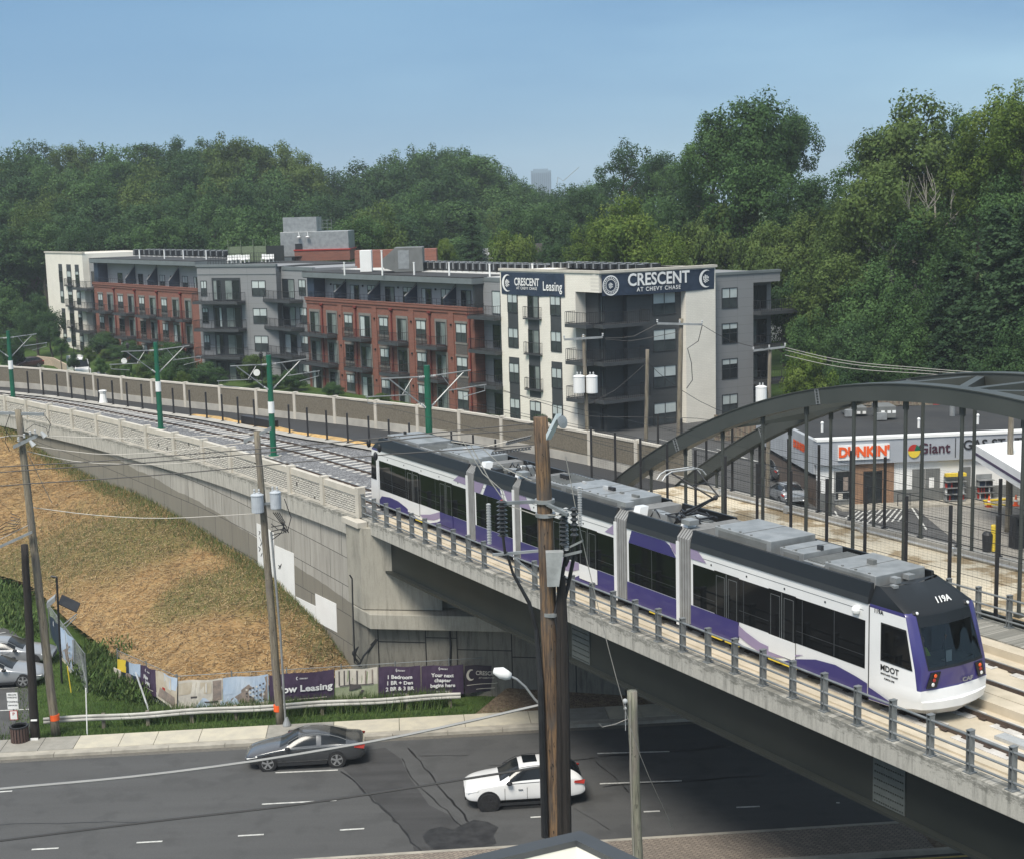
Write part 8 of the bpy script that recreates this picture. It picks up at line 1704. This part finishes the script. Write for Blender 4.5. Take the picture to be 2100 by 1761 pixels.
mb = MB().m(mat('pale_stone_wall', (.50, .40, .30), (.38, .30, .22), 4, bmp=.02)); P_ = [gz(*q) for q in ((76, 748), (110, 752), (140, 768))]; P_ = [Vector((p.x, p.y, hz(p.x, p.y)-.2)) for p in P_]
for p, q in zip(P_, P_[1:]): mb.obox(p, q-p, (0, .5, 0), (0, 0, 1.4))
tag(mb.build('stone_wall', None), 'low pale stone wall behind the parked vehicles at the left', 'wall')
mb = MB(); P_ = [gz(*q) for q in ((-60, 770), (60, 765), (150, 778), (230, 795), (330, 820), (430, 830), (430, 810), (300, 790), (200, 765), (110, 745), (-60, 745))]; mb.m(M['lot']).face([Vector((p.x, p.y, hz(p.x, p.y)+.05)) for p in P_]); struct('driveway', mb)
bfence((-20.5, 122, 1.9), (-6, 116, 1.9), 1.1, 'dark patio fence in front of the near red block', 'patio_fence')
t = thing('grey_house', atY(1010, 530, 205), 'pale grey roofed house behind the apartment roof beside a cream chimney', 'house'); a, b = atY(985, 530, 205), atY(1040, 530, 205); mb = MB().m(M['galv']); mb.prism([(a.x, 205, 13), (b.x, 205, 13), (b.x-.3, 207, a.z+1.2), (a.x+.3, 207, a.z+1.2)], (0, 5, 0)); mb.build('roof', None, t)
mb = MB().m(M['cream']); c_ = atY(1050, 504, 200); mb.box(c_.x-.7, c_.x+.7, 200, 201.4, 12, c_.z); mb.box(c_.x-.85, c_.x+.85, 199.85, 201.5, c_.z+.001, c_.z+.2); mb.lathe((c_.x, 200.7, c_.z+.2), [(.3, 0), (.25, .5)], 8); mb.build('chimney', None, t)
t = thing('dark_roof_house', atY(1130, 530, 215), 'dark gabled roof house with brick chimney among trees behind the corner block', 'house'); a, b, pk = atY(1092, 530, 215), atY(1170, 530, 215), atY(1115, 513, 215)
mb = MB().m(M['roof']); mb.prism([(a.x, 215, a.z-2), (b.x, 215, a.z-2), (b.x, 215, a.z), (b.x-3, 215, pk.z), (pk.x, 215, pk.z), (a.x, 215, a.z-.5)], (0, 6, 0)); mb.build('roof', None, t); mb = MB().m(M['brickg']); c_ = atY(1105, 500, 214); mb.box(c_.x-.5, c_.x+.5, 214, 215, 12, c_.z); mb.build('chimney', None, t)
t = thing('white_house', atY(1580, 540, 190), 'white weatherboard house half hidden by trees at the right', 'house'); a, b = atY(1545, 520, 190), atY(1612, 520, 190); mb = MB().m(M['white']); mb.box(a.x, b.x, 190, 196, 4, a.z); mb.prism([(a.x, 190, a.z), (b.x, 190, a.z), ((a.x+b.x)/2, 190, a.z+2.2)], (0, 6, 0)); mb.build('wall', None, t); mb = MB().m(M['glass']); mb.box(a.x+1, a.x+1.8, 189.9, 189.99, a.z-2, a.z-.6); mb.box(b.x-2, b.x-1.2, 189.9, 189.99, a.z-2, a.z-.6); mb.build('window', None, t)
t = thing('tan_house', atY(1685, 735, 150), 'small tan gabled house wall glimpsed through the trees at the right', 'house'); a, b = atY(1668, 716, 150), atY(1706, 716, 150); mb = MB().m(mat('tan_paint', (.30, .23, .12))); mb.box(a.x, b.x, 150, 155, 2, a.z); mb.prism([(a.x, 150, a.z), (b.x, 150, a.z), ((a.x+b.x)/2-.2, 150, a.z+1.4)], (0, 5, 0)); mb.build('wall', None, t)
M['tglz'] = mat('haze_tinted_tower_glass', (.15, .20, .27), rough=.4)
# far tower, part of its haze painted into the blue-grey colours, and crane
a, b = atY(1089, 351, 1300), atY(1130, 351, 1300); t = thing('distant_tower', (a.x, 1300, 0), 'hazy office tower on the horizon above the treetops', 'tower'); mb = MB().m(mat('haze_tinted_tower_facade', (.22, .29, .36), (.18, .25, .32), .02)); mb.box(a.x, b.x, 1300, 1316, -20, a.z); mb.box(a.x+2, b.x-2.6, 1301, 1314, a.z, a.z+1.6); mb.build('block', None, t)
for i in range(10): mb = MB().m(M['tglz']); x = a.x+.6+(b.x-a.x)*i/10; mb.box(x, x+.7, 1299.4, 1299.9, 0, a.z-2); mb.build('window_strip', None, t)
P_ = lambda u, v: atY(u, v, 1250); mb = MB().m(M['galv']); mb.path([P_(1155, 372), P_(1187, 344)], .35, 4); mb.path([P_(1142, 380), P_(1144, 364)], .4, 4); mb.path([P_(1144, 364), P_(1155, 372)], .25, 4); tag(mb.build('tower_crane', None), 'tiny slanting construction crane on the horizon right of the tower', 'crane')
# ================================================================ trees
def leafmat(name, c1, c2, c3):
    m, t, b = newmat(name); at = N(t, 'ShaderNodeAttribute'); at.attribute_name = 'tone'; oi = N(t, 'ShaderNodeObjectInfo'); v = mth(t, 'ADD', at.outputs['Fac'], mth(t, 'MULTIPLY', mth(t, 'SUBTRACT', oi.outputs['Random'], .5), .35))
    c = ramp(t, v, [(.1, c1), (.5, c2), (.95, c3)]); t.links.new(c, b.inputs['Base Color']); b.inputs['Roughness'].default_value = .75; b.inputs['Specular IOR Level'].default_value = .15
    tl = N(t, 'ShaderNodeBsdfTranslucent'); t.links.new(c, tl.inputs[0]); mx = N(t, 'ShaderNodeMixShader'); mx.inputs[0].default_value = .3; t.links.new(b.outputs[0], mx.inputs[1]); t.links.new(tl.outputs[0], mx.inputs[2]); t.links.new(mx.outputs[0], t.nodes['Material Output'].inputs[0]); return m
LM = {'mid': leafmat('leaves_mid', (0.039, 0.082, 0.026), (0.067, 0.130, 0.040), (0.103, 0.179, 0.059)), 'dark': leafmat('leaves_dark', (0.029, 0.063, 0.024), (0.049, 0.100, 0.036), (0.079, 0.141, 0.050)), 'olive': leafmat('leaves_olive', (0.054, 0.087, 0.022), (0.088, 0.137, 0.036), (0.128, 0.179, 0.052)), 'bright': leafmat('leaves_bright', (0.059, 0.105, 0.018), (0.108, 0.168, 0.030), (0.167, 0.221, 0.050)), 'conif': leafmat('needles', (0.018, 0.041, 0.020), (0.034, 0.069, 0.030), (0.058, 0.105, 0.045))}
BARK = mat('bark', (.10, .085, .065), (.06, .05, .04), 3, rough=.9); PALEB = mat('pale_bark', (.40, .38, .33), (.25, .23, .2), 3, rough=.9)
def crown_mesh(name, seed, kind='round', nl=9000, leaf=.34, h=1.0, hollow=.0):
    """unit-less metres: crown about 14 m tall, 12 m wide, base at z=0"""
    r = np.random.RandomState(seed); P = []; Nn = []; T = []
    if kind == 'conifer':
        H_, R0 = 14.0, 4.2; nb = 260
        for b in range(nb):
            z = H_*(1-(1-r.rand())**.75)*.98; rad = R0*(1-z/H_)**.85*(.8+.35*r.rand()); a = r.rand()*6.283; m_ = int(nl/nb); t_ = r.rand(m_)**.6
            x = np.cos(a)*rad*t_+r.randn(m_)*.22; y = np.sin(a)*rad*t_+r.randn(m_)*.22; zz_ = z-rad*t_*.28+r.randn(m_)*.12
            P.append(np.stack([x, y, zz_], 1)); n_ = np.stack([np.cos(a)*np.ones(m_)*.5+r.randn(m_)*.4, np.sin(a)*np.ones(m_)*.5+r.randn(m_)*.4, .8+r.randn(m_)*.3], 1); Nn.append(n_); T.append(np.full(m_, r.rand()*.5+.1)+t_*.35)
    else:
        nc = {'round': 120, 'tall': 110, 'open': 60, 'bush': 60}[kind]; RX, RZ_ = {'round': (6.0, 7.0), 'tall': (4.6, 8.5), 'open': (6.0, 7.0), 'bush': (5.5, 4.5)}[kind]
        nlobe = 7; lob = []
        for k in range(nlobe):
            a = 6.283*k/nlobe+r.rand(); e = r.uniform(-.5, .9); lob.append((np.array([np.cos(a)*RX*.52*np.cos(e), np.sin(a)*RX*.52*np.cos(e), RZ_+np.sin(e)*RZ_*.55]), r.uniform(.36, .56)))
        lob.append((np.array([0, 0, RZ_*1.45]), .45)); lob.append((np.array([0, 0, RZ_*.8]), .6))
        for c in range(nc):
            lc, lr = lob[r.randint(len(lob))]; d = r.randn(3); d /= np.linalg.norm(d); d[2] = d[2]*.8+.12; rr_ = lr*(.75+.3*r.rand()); cc = lc+d*np.array([RX, RX, RZ_])*rr_
            cr = r.uniform(.75, 1.5)*(.9 if kind == 'open' else 1); m_ = int(nl/nc*(cr/1.1)**2); u = r.randn(m_, 3); u /= np.linalg.norm(u, axis=1)[:, None]; rad = cr*(.45+.6*r.rand(m_)**.6)*(1+.25*np.sin(u[:, 0]*7+c)*np.cos(u[:, 1]*6))
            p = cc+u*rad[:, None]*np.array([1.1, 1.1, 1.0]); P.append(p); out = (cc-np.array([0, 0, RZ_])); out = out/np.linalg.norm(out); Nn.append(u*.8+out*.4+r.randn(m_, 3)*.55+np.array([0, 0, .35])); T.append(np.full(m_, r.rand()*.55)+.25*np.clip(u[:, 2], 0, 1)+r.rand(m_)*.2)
    P = np.concatenate(P); Nn = np.concatenate(Nn); T = np.concatenate(T); n_ = len(P); Nn /= np.linalg.norm(Nn, axis=1)[:, None]
    hh = {'round': 15.5, 'tall': 18.0, 'open': 15.5, 'bush': 10.2, 'conifer': 14.0}[kind]; wx = {'round': 12.6, 'tall': 10.0, 'open': 12.6, 'bush': 12, 'conifer': 8.4}[kind]
    P[:, 2] *= hh/np.percentile(P[:, 2], 99.8); P[:, :2] *= wx/2/np.percentile(np.hypot(P[:, 0], P[:, 1]), 97)
    a = np.cross(Nn, r.randn(n_, 3)); a /= np.linalg.norm(a, axis=1)[:, None]; b = np.cross(Nn, a); s_ = leaf*(.6+.8*r.rand(n_))[:, None]
    V4 = np.stack([P-a*s_*.5, P-b*s_*.32+Nn*s_*.06, P+a*s_*.5, P+b*s_*.32-Nn*s_*.05], 1).reshape(-1, 3)
    me = bpy.data.meshes.new(name); me.vertices.add(n_*4); me.vertices.foreach_set('co', V4.ravel()); me.loops.add(n_*4); me.loops.foreach_set('vertex_index', np.arange(n_*4, dtype=np.int32)); me.polygons.add(n_); me.polygons.foreach_set('loop_start', np.arange(0, n_*4, 4, dtype=np.int32)); me.polygons.foreach_set('loop_total', np.full(n_, 4, dtype=np.int32))
    at = me.attributes.new('tone', 'FLOAT', 'POINT'); at.data.foreach_set('value', np.repeat(T, 4).astype(np.float32)); me.update(); return me
def trunk_mesh(seed, h=15, pale=False, conifer=False):
    r = random.Random(seed); mb = MB().m(PALEB if pale else BARK); P_ = [Vector((r.uniform(-.15, .15)*i, r.uniform(-.15, .15)*i, -9+(h*.6+9)*i/5)) for i in range(6)]; mb.path(P_, [.42, .40, .36, .3, .22, .1], 7)
    if not conifer:
        for k in range(9 if not pale else 14):
            t = r.uniform(.45, .85); b = P_[2].lerp(P_[5], r.uniform(0, .8)); a = r.uniform(0, 6.28); L = r.uniform(2, 3.4); e = b+Vector((math.cos(a)*L, math.sin(a)*L, L*r.uniform(.5, 1.1))); m_ = b.lerp(e, .5)+Vector((r.uniform(-.3, .3), r.uniform(-.3, .3), r.uniform(-.2, .4))); mb.path([b, m_, e], [.17, .11, .04], 5)
    o = mb.build('trunk', None); me = o.data; bpy.data.objects.remove(o); return me
CM = {}
def get_crown(kind, v, leafm):
    key = (kind, v, leafm)
    if key not in CM:
        base = (kind, v)
        if base not in CM: CM[base] = crown_mesh('crown_'+kind, 100+v*7+len(kind), kind, {'conifer': 12000, 'open': 8000}.get(kind, 17000), {'conifer': .34}.get(kind, .38))
        me = CM[base].copy(); me.materials.append(LM[leafm]); CM[key] = me
    return CM[key]
TM = {}
def get_trunk(kind, v):
    if (kind, v) not in TM: TM[(kind, v)] = trunk_mesh(v+3, 15, kind == 'pale', kind == 'conifer')
    return TM[(kind, v)]
tr_ = random.Random(21)
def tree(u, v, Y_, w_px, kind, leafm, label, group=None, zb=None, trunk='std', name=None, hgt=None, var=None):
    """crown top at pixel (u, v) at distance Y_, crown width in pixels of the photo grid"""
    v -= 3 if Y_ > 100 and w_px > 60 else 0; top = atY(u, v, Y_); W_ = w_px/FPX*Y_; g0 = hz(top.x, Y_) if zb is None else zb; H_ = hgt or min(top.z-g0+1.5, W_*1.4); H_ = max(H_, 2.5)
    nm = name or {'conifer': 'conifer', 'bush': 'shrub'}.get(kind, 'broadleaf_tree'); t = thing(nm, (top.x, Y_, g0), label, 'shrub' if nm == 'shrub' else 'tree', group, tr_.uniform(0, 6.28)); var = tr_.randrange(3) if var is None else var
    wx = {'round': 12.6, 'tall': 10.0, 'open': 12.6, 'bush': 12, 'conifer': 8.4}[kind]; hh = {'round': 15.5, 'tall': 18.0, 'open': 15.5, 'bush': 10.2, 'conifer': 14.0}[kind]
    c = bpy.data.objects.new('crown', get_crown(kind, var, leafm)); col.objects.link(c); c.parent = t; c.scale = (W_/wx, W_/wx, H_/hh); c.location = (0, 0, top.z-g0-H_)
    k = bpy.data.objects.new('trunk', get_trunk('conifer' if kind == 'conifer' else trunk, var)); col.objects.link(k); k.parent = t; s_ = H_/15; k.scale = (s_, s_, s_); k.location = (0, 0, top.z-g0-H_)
    return t
def wood_row(pts, Y0, Y1, kinds, labs, group, wpx):
    for u, v in pts:
        Y_ = tr_.uniform(Y0, Y1); k, lm = tr_.choice(kinds); tree(u, v, Y_, tr_.uniform(*wpx), k, lm, labs[k], group)
LAB_F = {'round': 'rounded tree crown in the far wooded ridge under the sky', 'tall': 'tall narrow tree crown in the far wooded ridge', 'open': 'thin see-through tree crown on the far ridge'}
sky_l = [(-30, 300), (25, 292), (78, 288), (150, 290), (195, 296), (250, 300), (300, 292), (365, 280), (425, 283), (470, 276), (520, 296), (575, 290), (625, 312), (665, 335), (705, 362), (745, 330), (800, 308), (850, 303), (900, 298), (950, 302), (990, 318), (1025, 345), (1065, 368), (1110, 384), (1150, 378), (1190, 374), (1235, 372), (-60, 330)]
def L_(kind, tag_): return {'round': f'{tag_} rounded broadleaf tree', 'tall': f'{tag_} tall narrow tree', 'open': f'{tag_} thin airy tree', 'conifer': f'{tag_} dark conifer', 'bush': f'{tag_} low bushy tree'}[kind]
ORD = 'first second third fourth fifth sixth seventh eighth ninth tenth eleventh twelfth thirteenth fourteenth fifteenth sixteenth seventeenth eighteenth nineteenth twentieth twenty-first twenty-second twenty-third twenty-fourth twenty-fifth twenty-sixth twenty-seventh twenty-eighth twenty-ninth thirtieth'.split()
NK = {'round': 'rounded broadleaf tree', 'tall': 'tall narrow tree', 'open': 'airy tree', 'bush': 'bushy tree', 'conifer': 'conifer'}; TN = {'mid': 'mid green', 'dark': 'dark green', 'olive': 'olive', 'bright': 'bright green', 'conif': 'dark'}
G1_, G2_, G3_ = 'far trees along the wooded ridge', 'trees on the hillside behind the apartment building', 'trees right of the apartment building'
for n_s, (u, v) in enumerate(sorted(sky_l)): 
    k, lm = tr_.choice([('round', 'mid'), ('round', 'dark'), ('tall', 'dark'), ('round', 'olive'), ('tall', 'mid')]); tree(u, v+6, tr_.uniform(300, 340), tr_.uniform(95, 135), k, lm, f'{TN[lm]} {NK[k]}, {ORD[n_s]} from left on the skyline ridge', G1_)
for row, (Ya, Yb, dv) in enumerate(((285, 300, 45), (262, 280, 88), (245, 260, 130), (232, 244, 168))):
    u = -40+row*17; n_s = 0
    while u < 1260:
        base = np.interp(u, [-60, 0, 470, 700, 745, 900, 1030, 1110, 1260], [300, 292, 278, 360, 330, 298, 345, 384, 372])
        if not (830 < u < 945 and row >= 2) and not (row >= 2 and 470 < u < 830 and base+dv > 512) and base+dv+tr_.uniform(-12, 12) < 520:
            k, lm = tr_.choice([('round', 'mid'), ('round', 'dark'), ('round', 'mid'), ('tall', 'mid'), ('round', 'olive'), ('tall', 'dark')]); tree(u+tr_.uniform(-14, 14), base+dv+tr_.uniform(-12, 12), tr_.uniform(Ya, Yb), tr_.uniform(105, 160), k, lm, f'{TN[lm]} {NK[k]}, {ORD[min(n_s, 29)]} from left in the {("second", "third", "fourth", "lowest")[row]} hillside row', G2_); n_s += 1
        u += tr_.uniform(62, 88)
# individually recognisable trees of the middle and right
S_ = [ (1275, 287, 215, 110, 'open', 'dark', 'airy dark tree standing alone against the sky right of the tower'), (1340, 312, 235, 130, 'round', 'dark', 'rounded dark tree right of the airy skyline tree'), (1400, 335, 225, 120, 'round', 'mid', 'green tree below left of the big poplar'), (1460, 232, 175, 150, 'round', 'mid', 'left lobe of the tall spreading tree on the skyline'), (1545, 196, 172, 190, 'round', 'mid', 'tallest spreading tree in the middle of the skyline'), (1620, 232, 176, 130, 'round', 'dark', 'right shoulder tree of the tall skyline group'), (1535, 330, 165, 190, 'round', 'mid', 'broad tree under the tall skyline tree'), (1430, 380, 180, 150, 'round', 'dark', 'dark tree low behind the corner block banner'), (1650, 360, 160, 150, 'round', 'dark', 'dark tree filling the gap right of the tall skyline tree'), (1345, 400, 200, 130, 'round', 'mid', 'mid green tree behind the yellow green tree'),
 (1290, 405, 165, 170, 'round', 'bright', 'yellow green tree rising behind the CRESCENT banner'), (1215, 450, 178, 110, 'round', 'bright', 'smaller yellow green tree left of the bright tree'), (1365, 470, 158, 120, 'round', 'bright', 'yellow green tree right behind the corner block roof'), (1190, 385, 230, 110, 'round', 'dark', 'dark tree below the crane on the horizon'), (1130, 410, 225, 120, 'round', 'dark', 'dark tree under the distant tower'), (1060, 430, 235, 120, 'round', 'mid', 'green tree left of the dark tree under the tower'), (965, 440, 205, 80, 'conifer', 'conif', 'dark spruce behind the condensers beside the hill lawn'), (1045, 478, 195, 95, 'bush', 'bright', 'bright bush tree behind the cream chimney'), (915, 490, 210, 45, 'bush', 'bright', 'small bright tree on the hill lawn edge'), (1135, 500, 190, 60, 'bush', 'dark', 'dark round bush before the dark roof house'), (770, 420, 215, 165, 'round', 'olive', 'large olive tree right of the roof penthouse'), (730, 445, 210, 110, 'round', 'mid', 'green tree directly behind the roof penthouse'),
 (1465, 425, 165, 150, 'bush', 'olive', 'olive tree right of the CRESCENT banner'), (1570, 460, 152, 140, 'bush', 'olive', 'olive tree in front of the white house'), (1640, 440, 150, 150, 'round', 'olive', 'olive tree right of the white house'), (1780, 268, 150, 150, 'open', 'mid', 'left airy lobe of the sycamore on the skyline'), (1885, 196, 148, 230, 'round', 'olive', 'tall pale trunked sycamore against the sky at the right'), (1960, 218, 150, 120, 'open', 'mid', 'airy tree right of the sycamore crown'), (1830, 330, 142, 230, 'open', 'olive', 'open lower sycamore crown showing pale limbs'), (1740, 400, 145, 160, 'round', 'olive', 'olive tree left of the sycamore trunk'), (1910, 420, 140, 190, 'round', 'mid', 'green tree below the sycamore crown'), (2060, 185, 138, 190, 'round', 'bright', 'bright green tree reaching the upper right edge'), (2110, 170, 132, 150, 'round', 'bright', 'bright tree cut by the right edge'), (2010, 300, 140, 150, 'round', 'bright', 'yellow green tree left of the dark right conifer'), (2075, 360, 132, 170, 'round', 'mid', 'green tree above the dark right conifer'),
 (2050, 430, 122, 250, 'conifer', 'conif', 'huge dark conifer at the right edge above the arch'), (2120, 400, 118, 220, 'conifer', 'conif', 'dark conifer cut off by the right edge'), (1960, 520, 126, 170, 'conifer', 'conif', 'dark conifer left of the huge right conifer'), (1700, 520, 138, 170, 'round', 'olive', 'olive tree above the tan house'), (1790, 540, 134, 180, 'round', 'mid', 'green tree between the tan house and the arch'), (1880, 560, 130, 170, 'round', 'mid', 'mid green tree above the crest of the arch'), (1640, 560, 142, 140, 'round', 'dark', 'dark tree right beside the grey wing balconies'), (1665, 640, 134, 130, 'round', 'mid', 'tree before the tan house beside the lowest balcony'), (1760, 650, 128, 150, 'round', 'dark', 'dark tree low behind the three pale wires'), (1850, 660, 124, 150, 'round', 'mid', 'tree just above the arch crest'), (1940, 660, 120, 150, 'conifer', 'conif', 'dark conifer low behind the arch crest'), (2030, 650, 118, 160, 'conifer', 'conif', 'lower dark conifer above the arch at the right'), (2110, 640, 114, 150, 'round', 'dark', 'dark tree at the right edge just above the arch'), (1660, 725, 122, 110, 'bush', 'bright', 'yellow green bush tree just above the left rise of the arch'), (1735, 735, 126, 110, 'bush', 'dark', 'dark bush behind the arch crest'), (1830, 725, 124, 120, 'bush', 'dark', 'shaded bush behind the arch crest, right of centre'), (1920, 740, 120, 130, 'bush', 'dark', 'shaded bush at the foot of the conifers'), (2020, 740, 116, 130, 'bush', 'dark', 'shaded bush under the conifers near the right edge'), (2110, 745, 112, 120, 'bush', 'dark', 'shaded bush at the right edge above the arch')]
for u, v, Y_, w_, k, lm, lab in S_: tree(u, v, Y_, w_, k, lm, lab, G3_ if u > 1180 else G2_, trunk='pale' if 'sycamore' in lab else 'std')
for i in range(30):
    u = tr_.uniform(1600, 2150); v = tr_.uniform(330, 600); Y_ = 205-(v-330)*.16; k, lm = tr_.choice([('round', 'mid'), ('round', 'dark'), ('round', 'olive'), ('tall', 'mid')]); tree(u, v, Y_, tr_.uniform(100, 150), k, lm, L_(k, 'background')+' filling the wood behind the sycamore', 'wood behind the sycamore')
for i in range(26):
    u = 2150+i*19; v = tr_.uniform(190, 330) if i % 2 else tr_.uniform(400, 560); k, lm = tr_.choice([('round', 'mid'), ('round', 'dark'), ('round', 'olive')]); tree(u, v, tr_.uniform(125, 165), tr_.uniform(140, 180), k, lm, 'broadleaf tree of the wood continuing beyond the right edge', 'wood beyond the right edge')
# bare pale branches of the sycamore
mb = MB().m(PALEB); lr = random.Random(9)
def limb(p, d, L, r, k):
    pts = [p]; 
    for i in range(4): d = (d+Vector((lr.uniform(-.18, .18), lr.uniform(-.1, .1), lr.uniform(-.05, .15)))).normalized(); pts.append(pts[-1]+d*L/4)
    mb.path(pts, [r, r*.88, r*.75, r*.62, r*.5], 5)
    if k > 0:
        for _ in range(3): q = pts[lr.randint(2, 4)]; limb(q, (d+Vector((lr.uniform(-.9, .9), lr.uniform(-.3, .3), lr.uniform(0, .5)))).normalized(), L*.72, r*.52, k-1)
limb(atY(1888, 620, 142.2), Vector((0, 0, 1)), 6.5, .26, 3)
tag(mb.build('sycamore_limbs', None), 'pale bare limbs of the sycamore showing through its crown', 'branch')
# left edge and street trees
SL = [(10, 590, 225, 110, 'round', 'mid', 'green tree at the left edge beside the white end block'), (70, 605, 215, 80, 'round', 'dark', 'dark tree just left of the white end block'), (40, 520, 250, 120, 'round', 'mid', 'tree above the hill lawn at the left edge'), (100, 640, 208, 60, 'bush', 'dark', 'dark bush at the foot of the white end block'), (20, 680, 200, 70, 'bush', 'dark', 'dark bush at the left edge above the parked maroon car')]
for u, v, Y_, w_, k, lm, lab in SL: tree(u, v, Y_, w_, k, lm, lab, 'trees at the left end of the building')
for i, (u, v, Y_, w_, lm) in enumerate(sorted(((122, 692, 190, 34, 'mid'), (180, 712, 182, 30, 'olive'), (205, 735, 176, 32, 'mid'), (238, 742, 172, 36, 'olive'), (262, 745, 165, 30, 'mid'), (300, 762, 158, 34, 'olive'), (345, 750, 155, 40, 'mid'), (372, 762, 150, 36, 'olive'), (425, 788, 142, 34, 'dark'), (498, 795, 135, 28, 'mid'), (575, 808, 128, 32, 'olive'), (150, 725, 186, 26, 'dark'), (395, 790, 146, 30, 'mid')))): tree(u, v, Y_, w_, 'bush', lm, f'small young tree, {ORD[i]} from left in the strip before the apartments', 'young trees before the apartment building', hgt=w_/FPX*Y_*1.3, name='young_tree')
for i in range(34):
    sv_ = 3+i*1.55 if i < 34 else 0; 
    if i % 5 == 4 or (i < 15 and i % 4): continue
    F_, o_ = (F1, 3.2+(i % 3)*.9) ; p = F_.P(4+i*3.1, 3.4+(i % 3)*.8+(6 if 17 < i < 25 else 0), 0); g0 = hz(p.x, p.y); t = thing('shrub', (p.x, p.y, g0-.1), 'low dark patio shrub in the bed along the foot of the apartment building', 'shrub', 'patio shrubs'); c = bpy.data.objects.new('crown', get_crown('bush', i % 3, ('dark', 'mid', 'olive')[i % 3])); col.objects.link(c); c.parent = t; s_ = .2+.08*(i*7 % 4); c.scale = (s_, s_, s_*.9); c.location = (0, 0, .0)
# haze
mb = MB(); hz_ = [(-900, -30, -3), (900, -30, -3), (900, 2700, -3), (-900, 2700, -3)]
mb.box(-900, 900, -90, 1500, -30, 68); m_, t_, b_ = newmat('haze'); t_.nodes.remove(b_); vo = N(t_, 'ShaderNodeVolumePrincipled'); vo.inputs['Color'].default_value = (.80, .88, .95, 1); vo.inputs['Density'].default_value = .00028; t_.links.new(vo.outputs[0], t_.nodes['Material Output'].inputs['Volume'])
HAZE = mb
HAZE_MAT = m_
_h = tag(HAZE.build('haze', HAZE_MAT), kind='stuff')
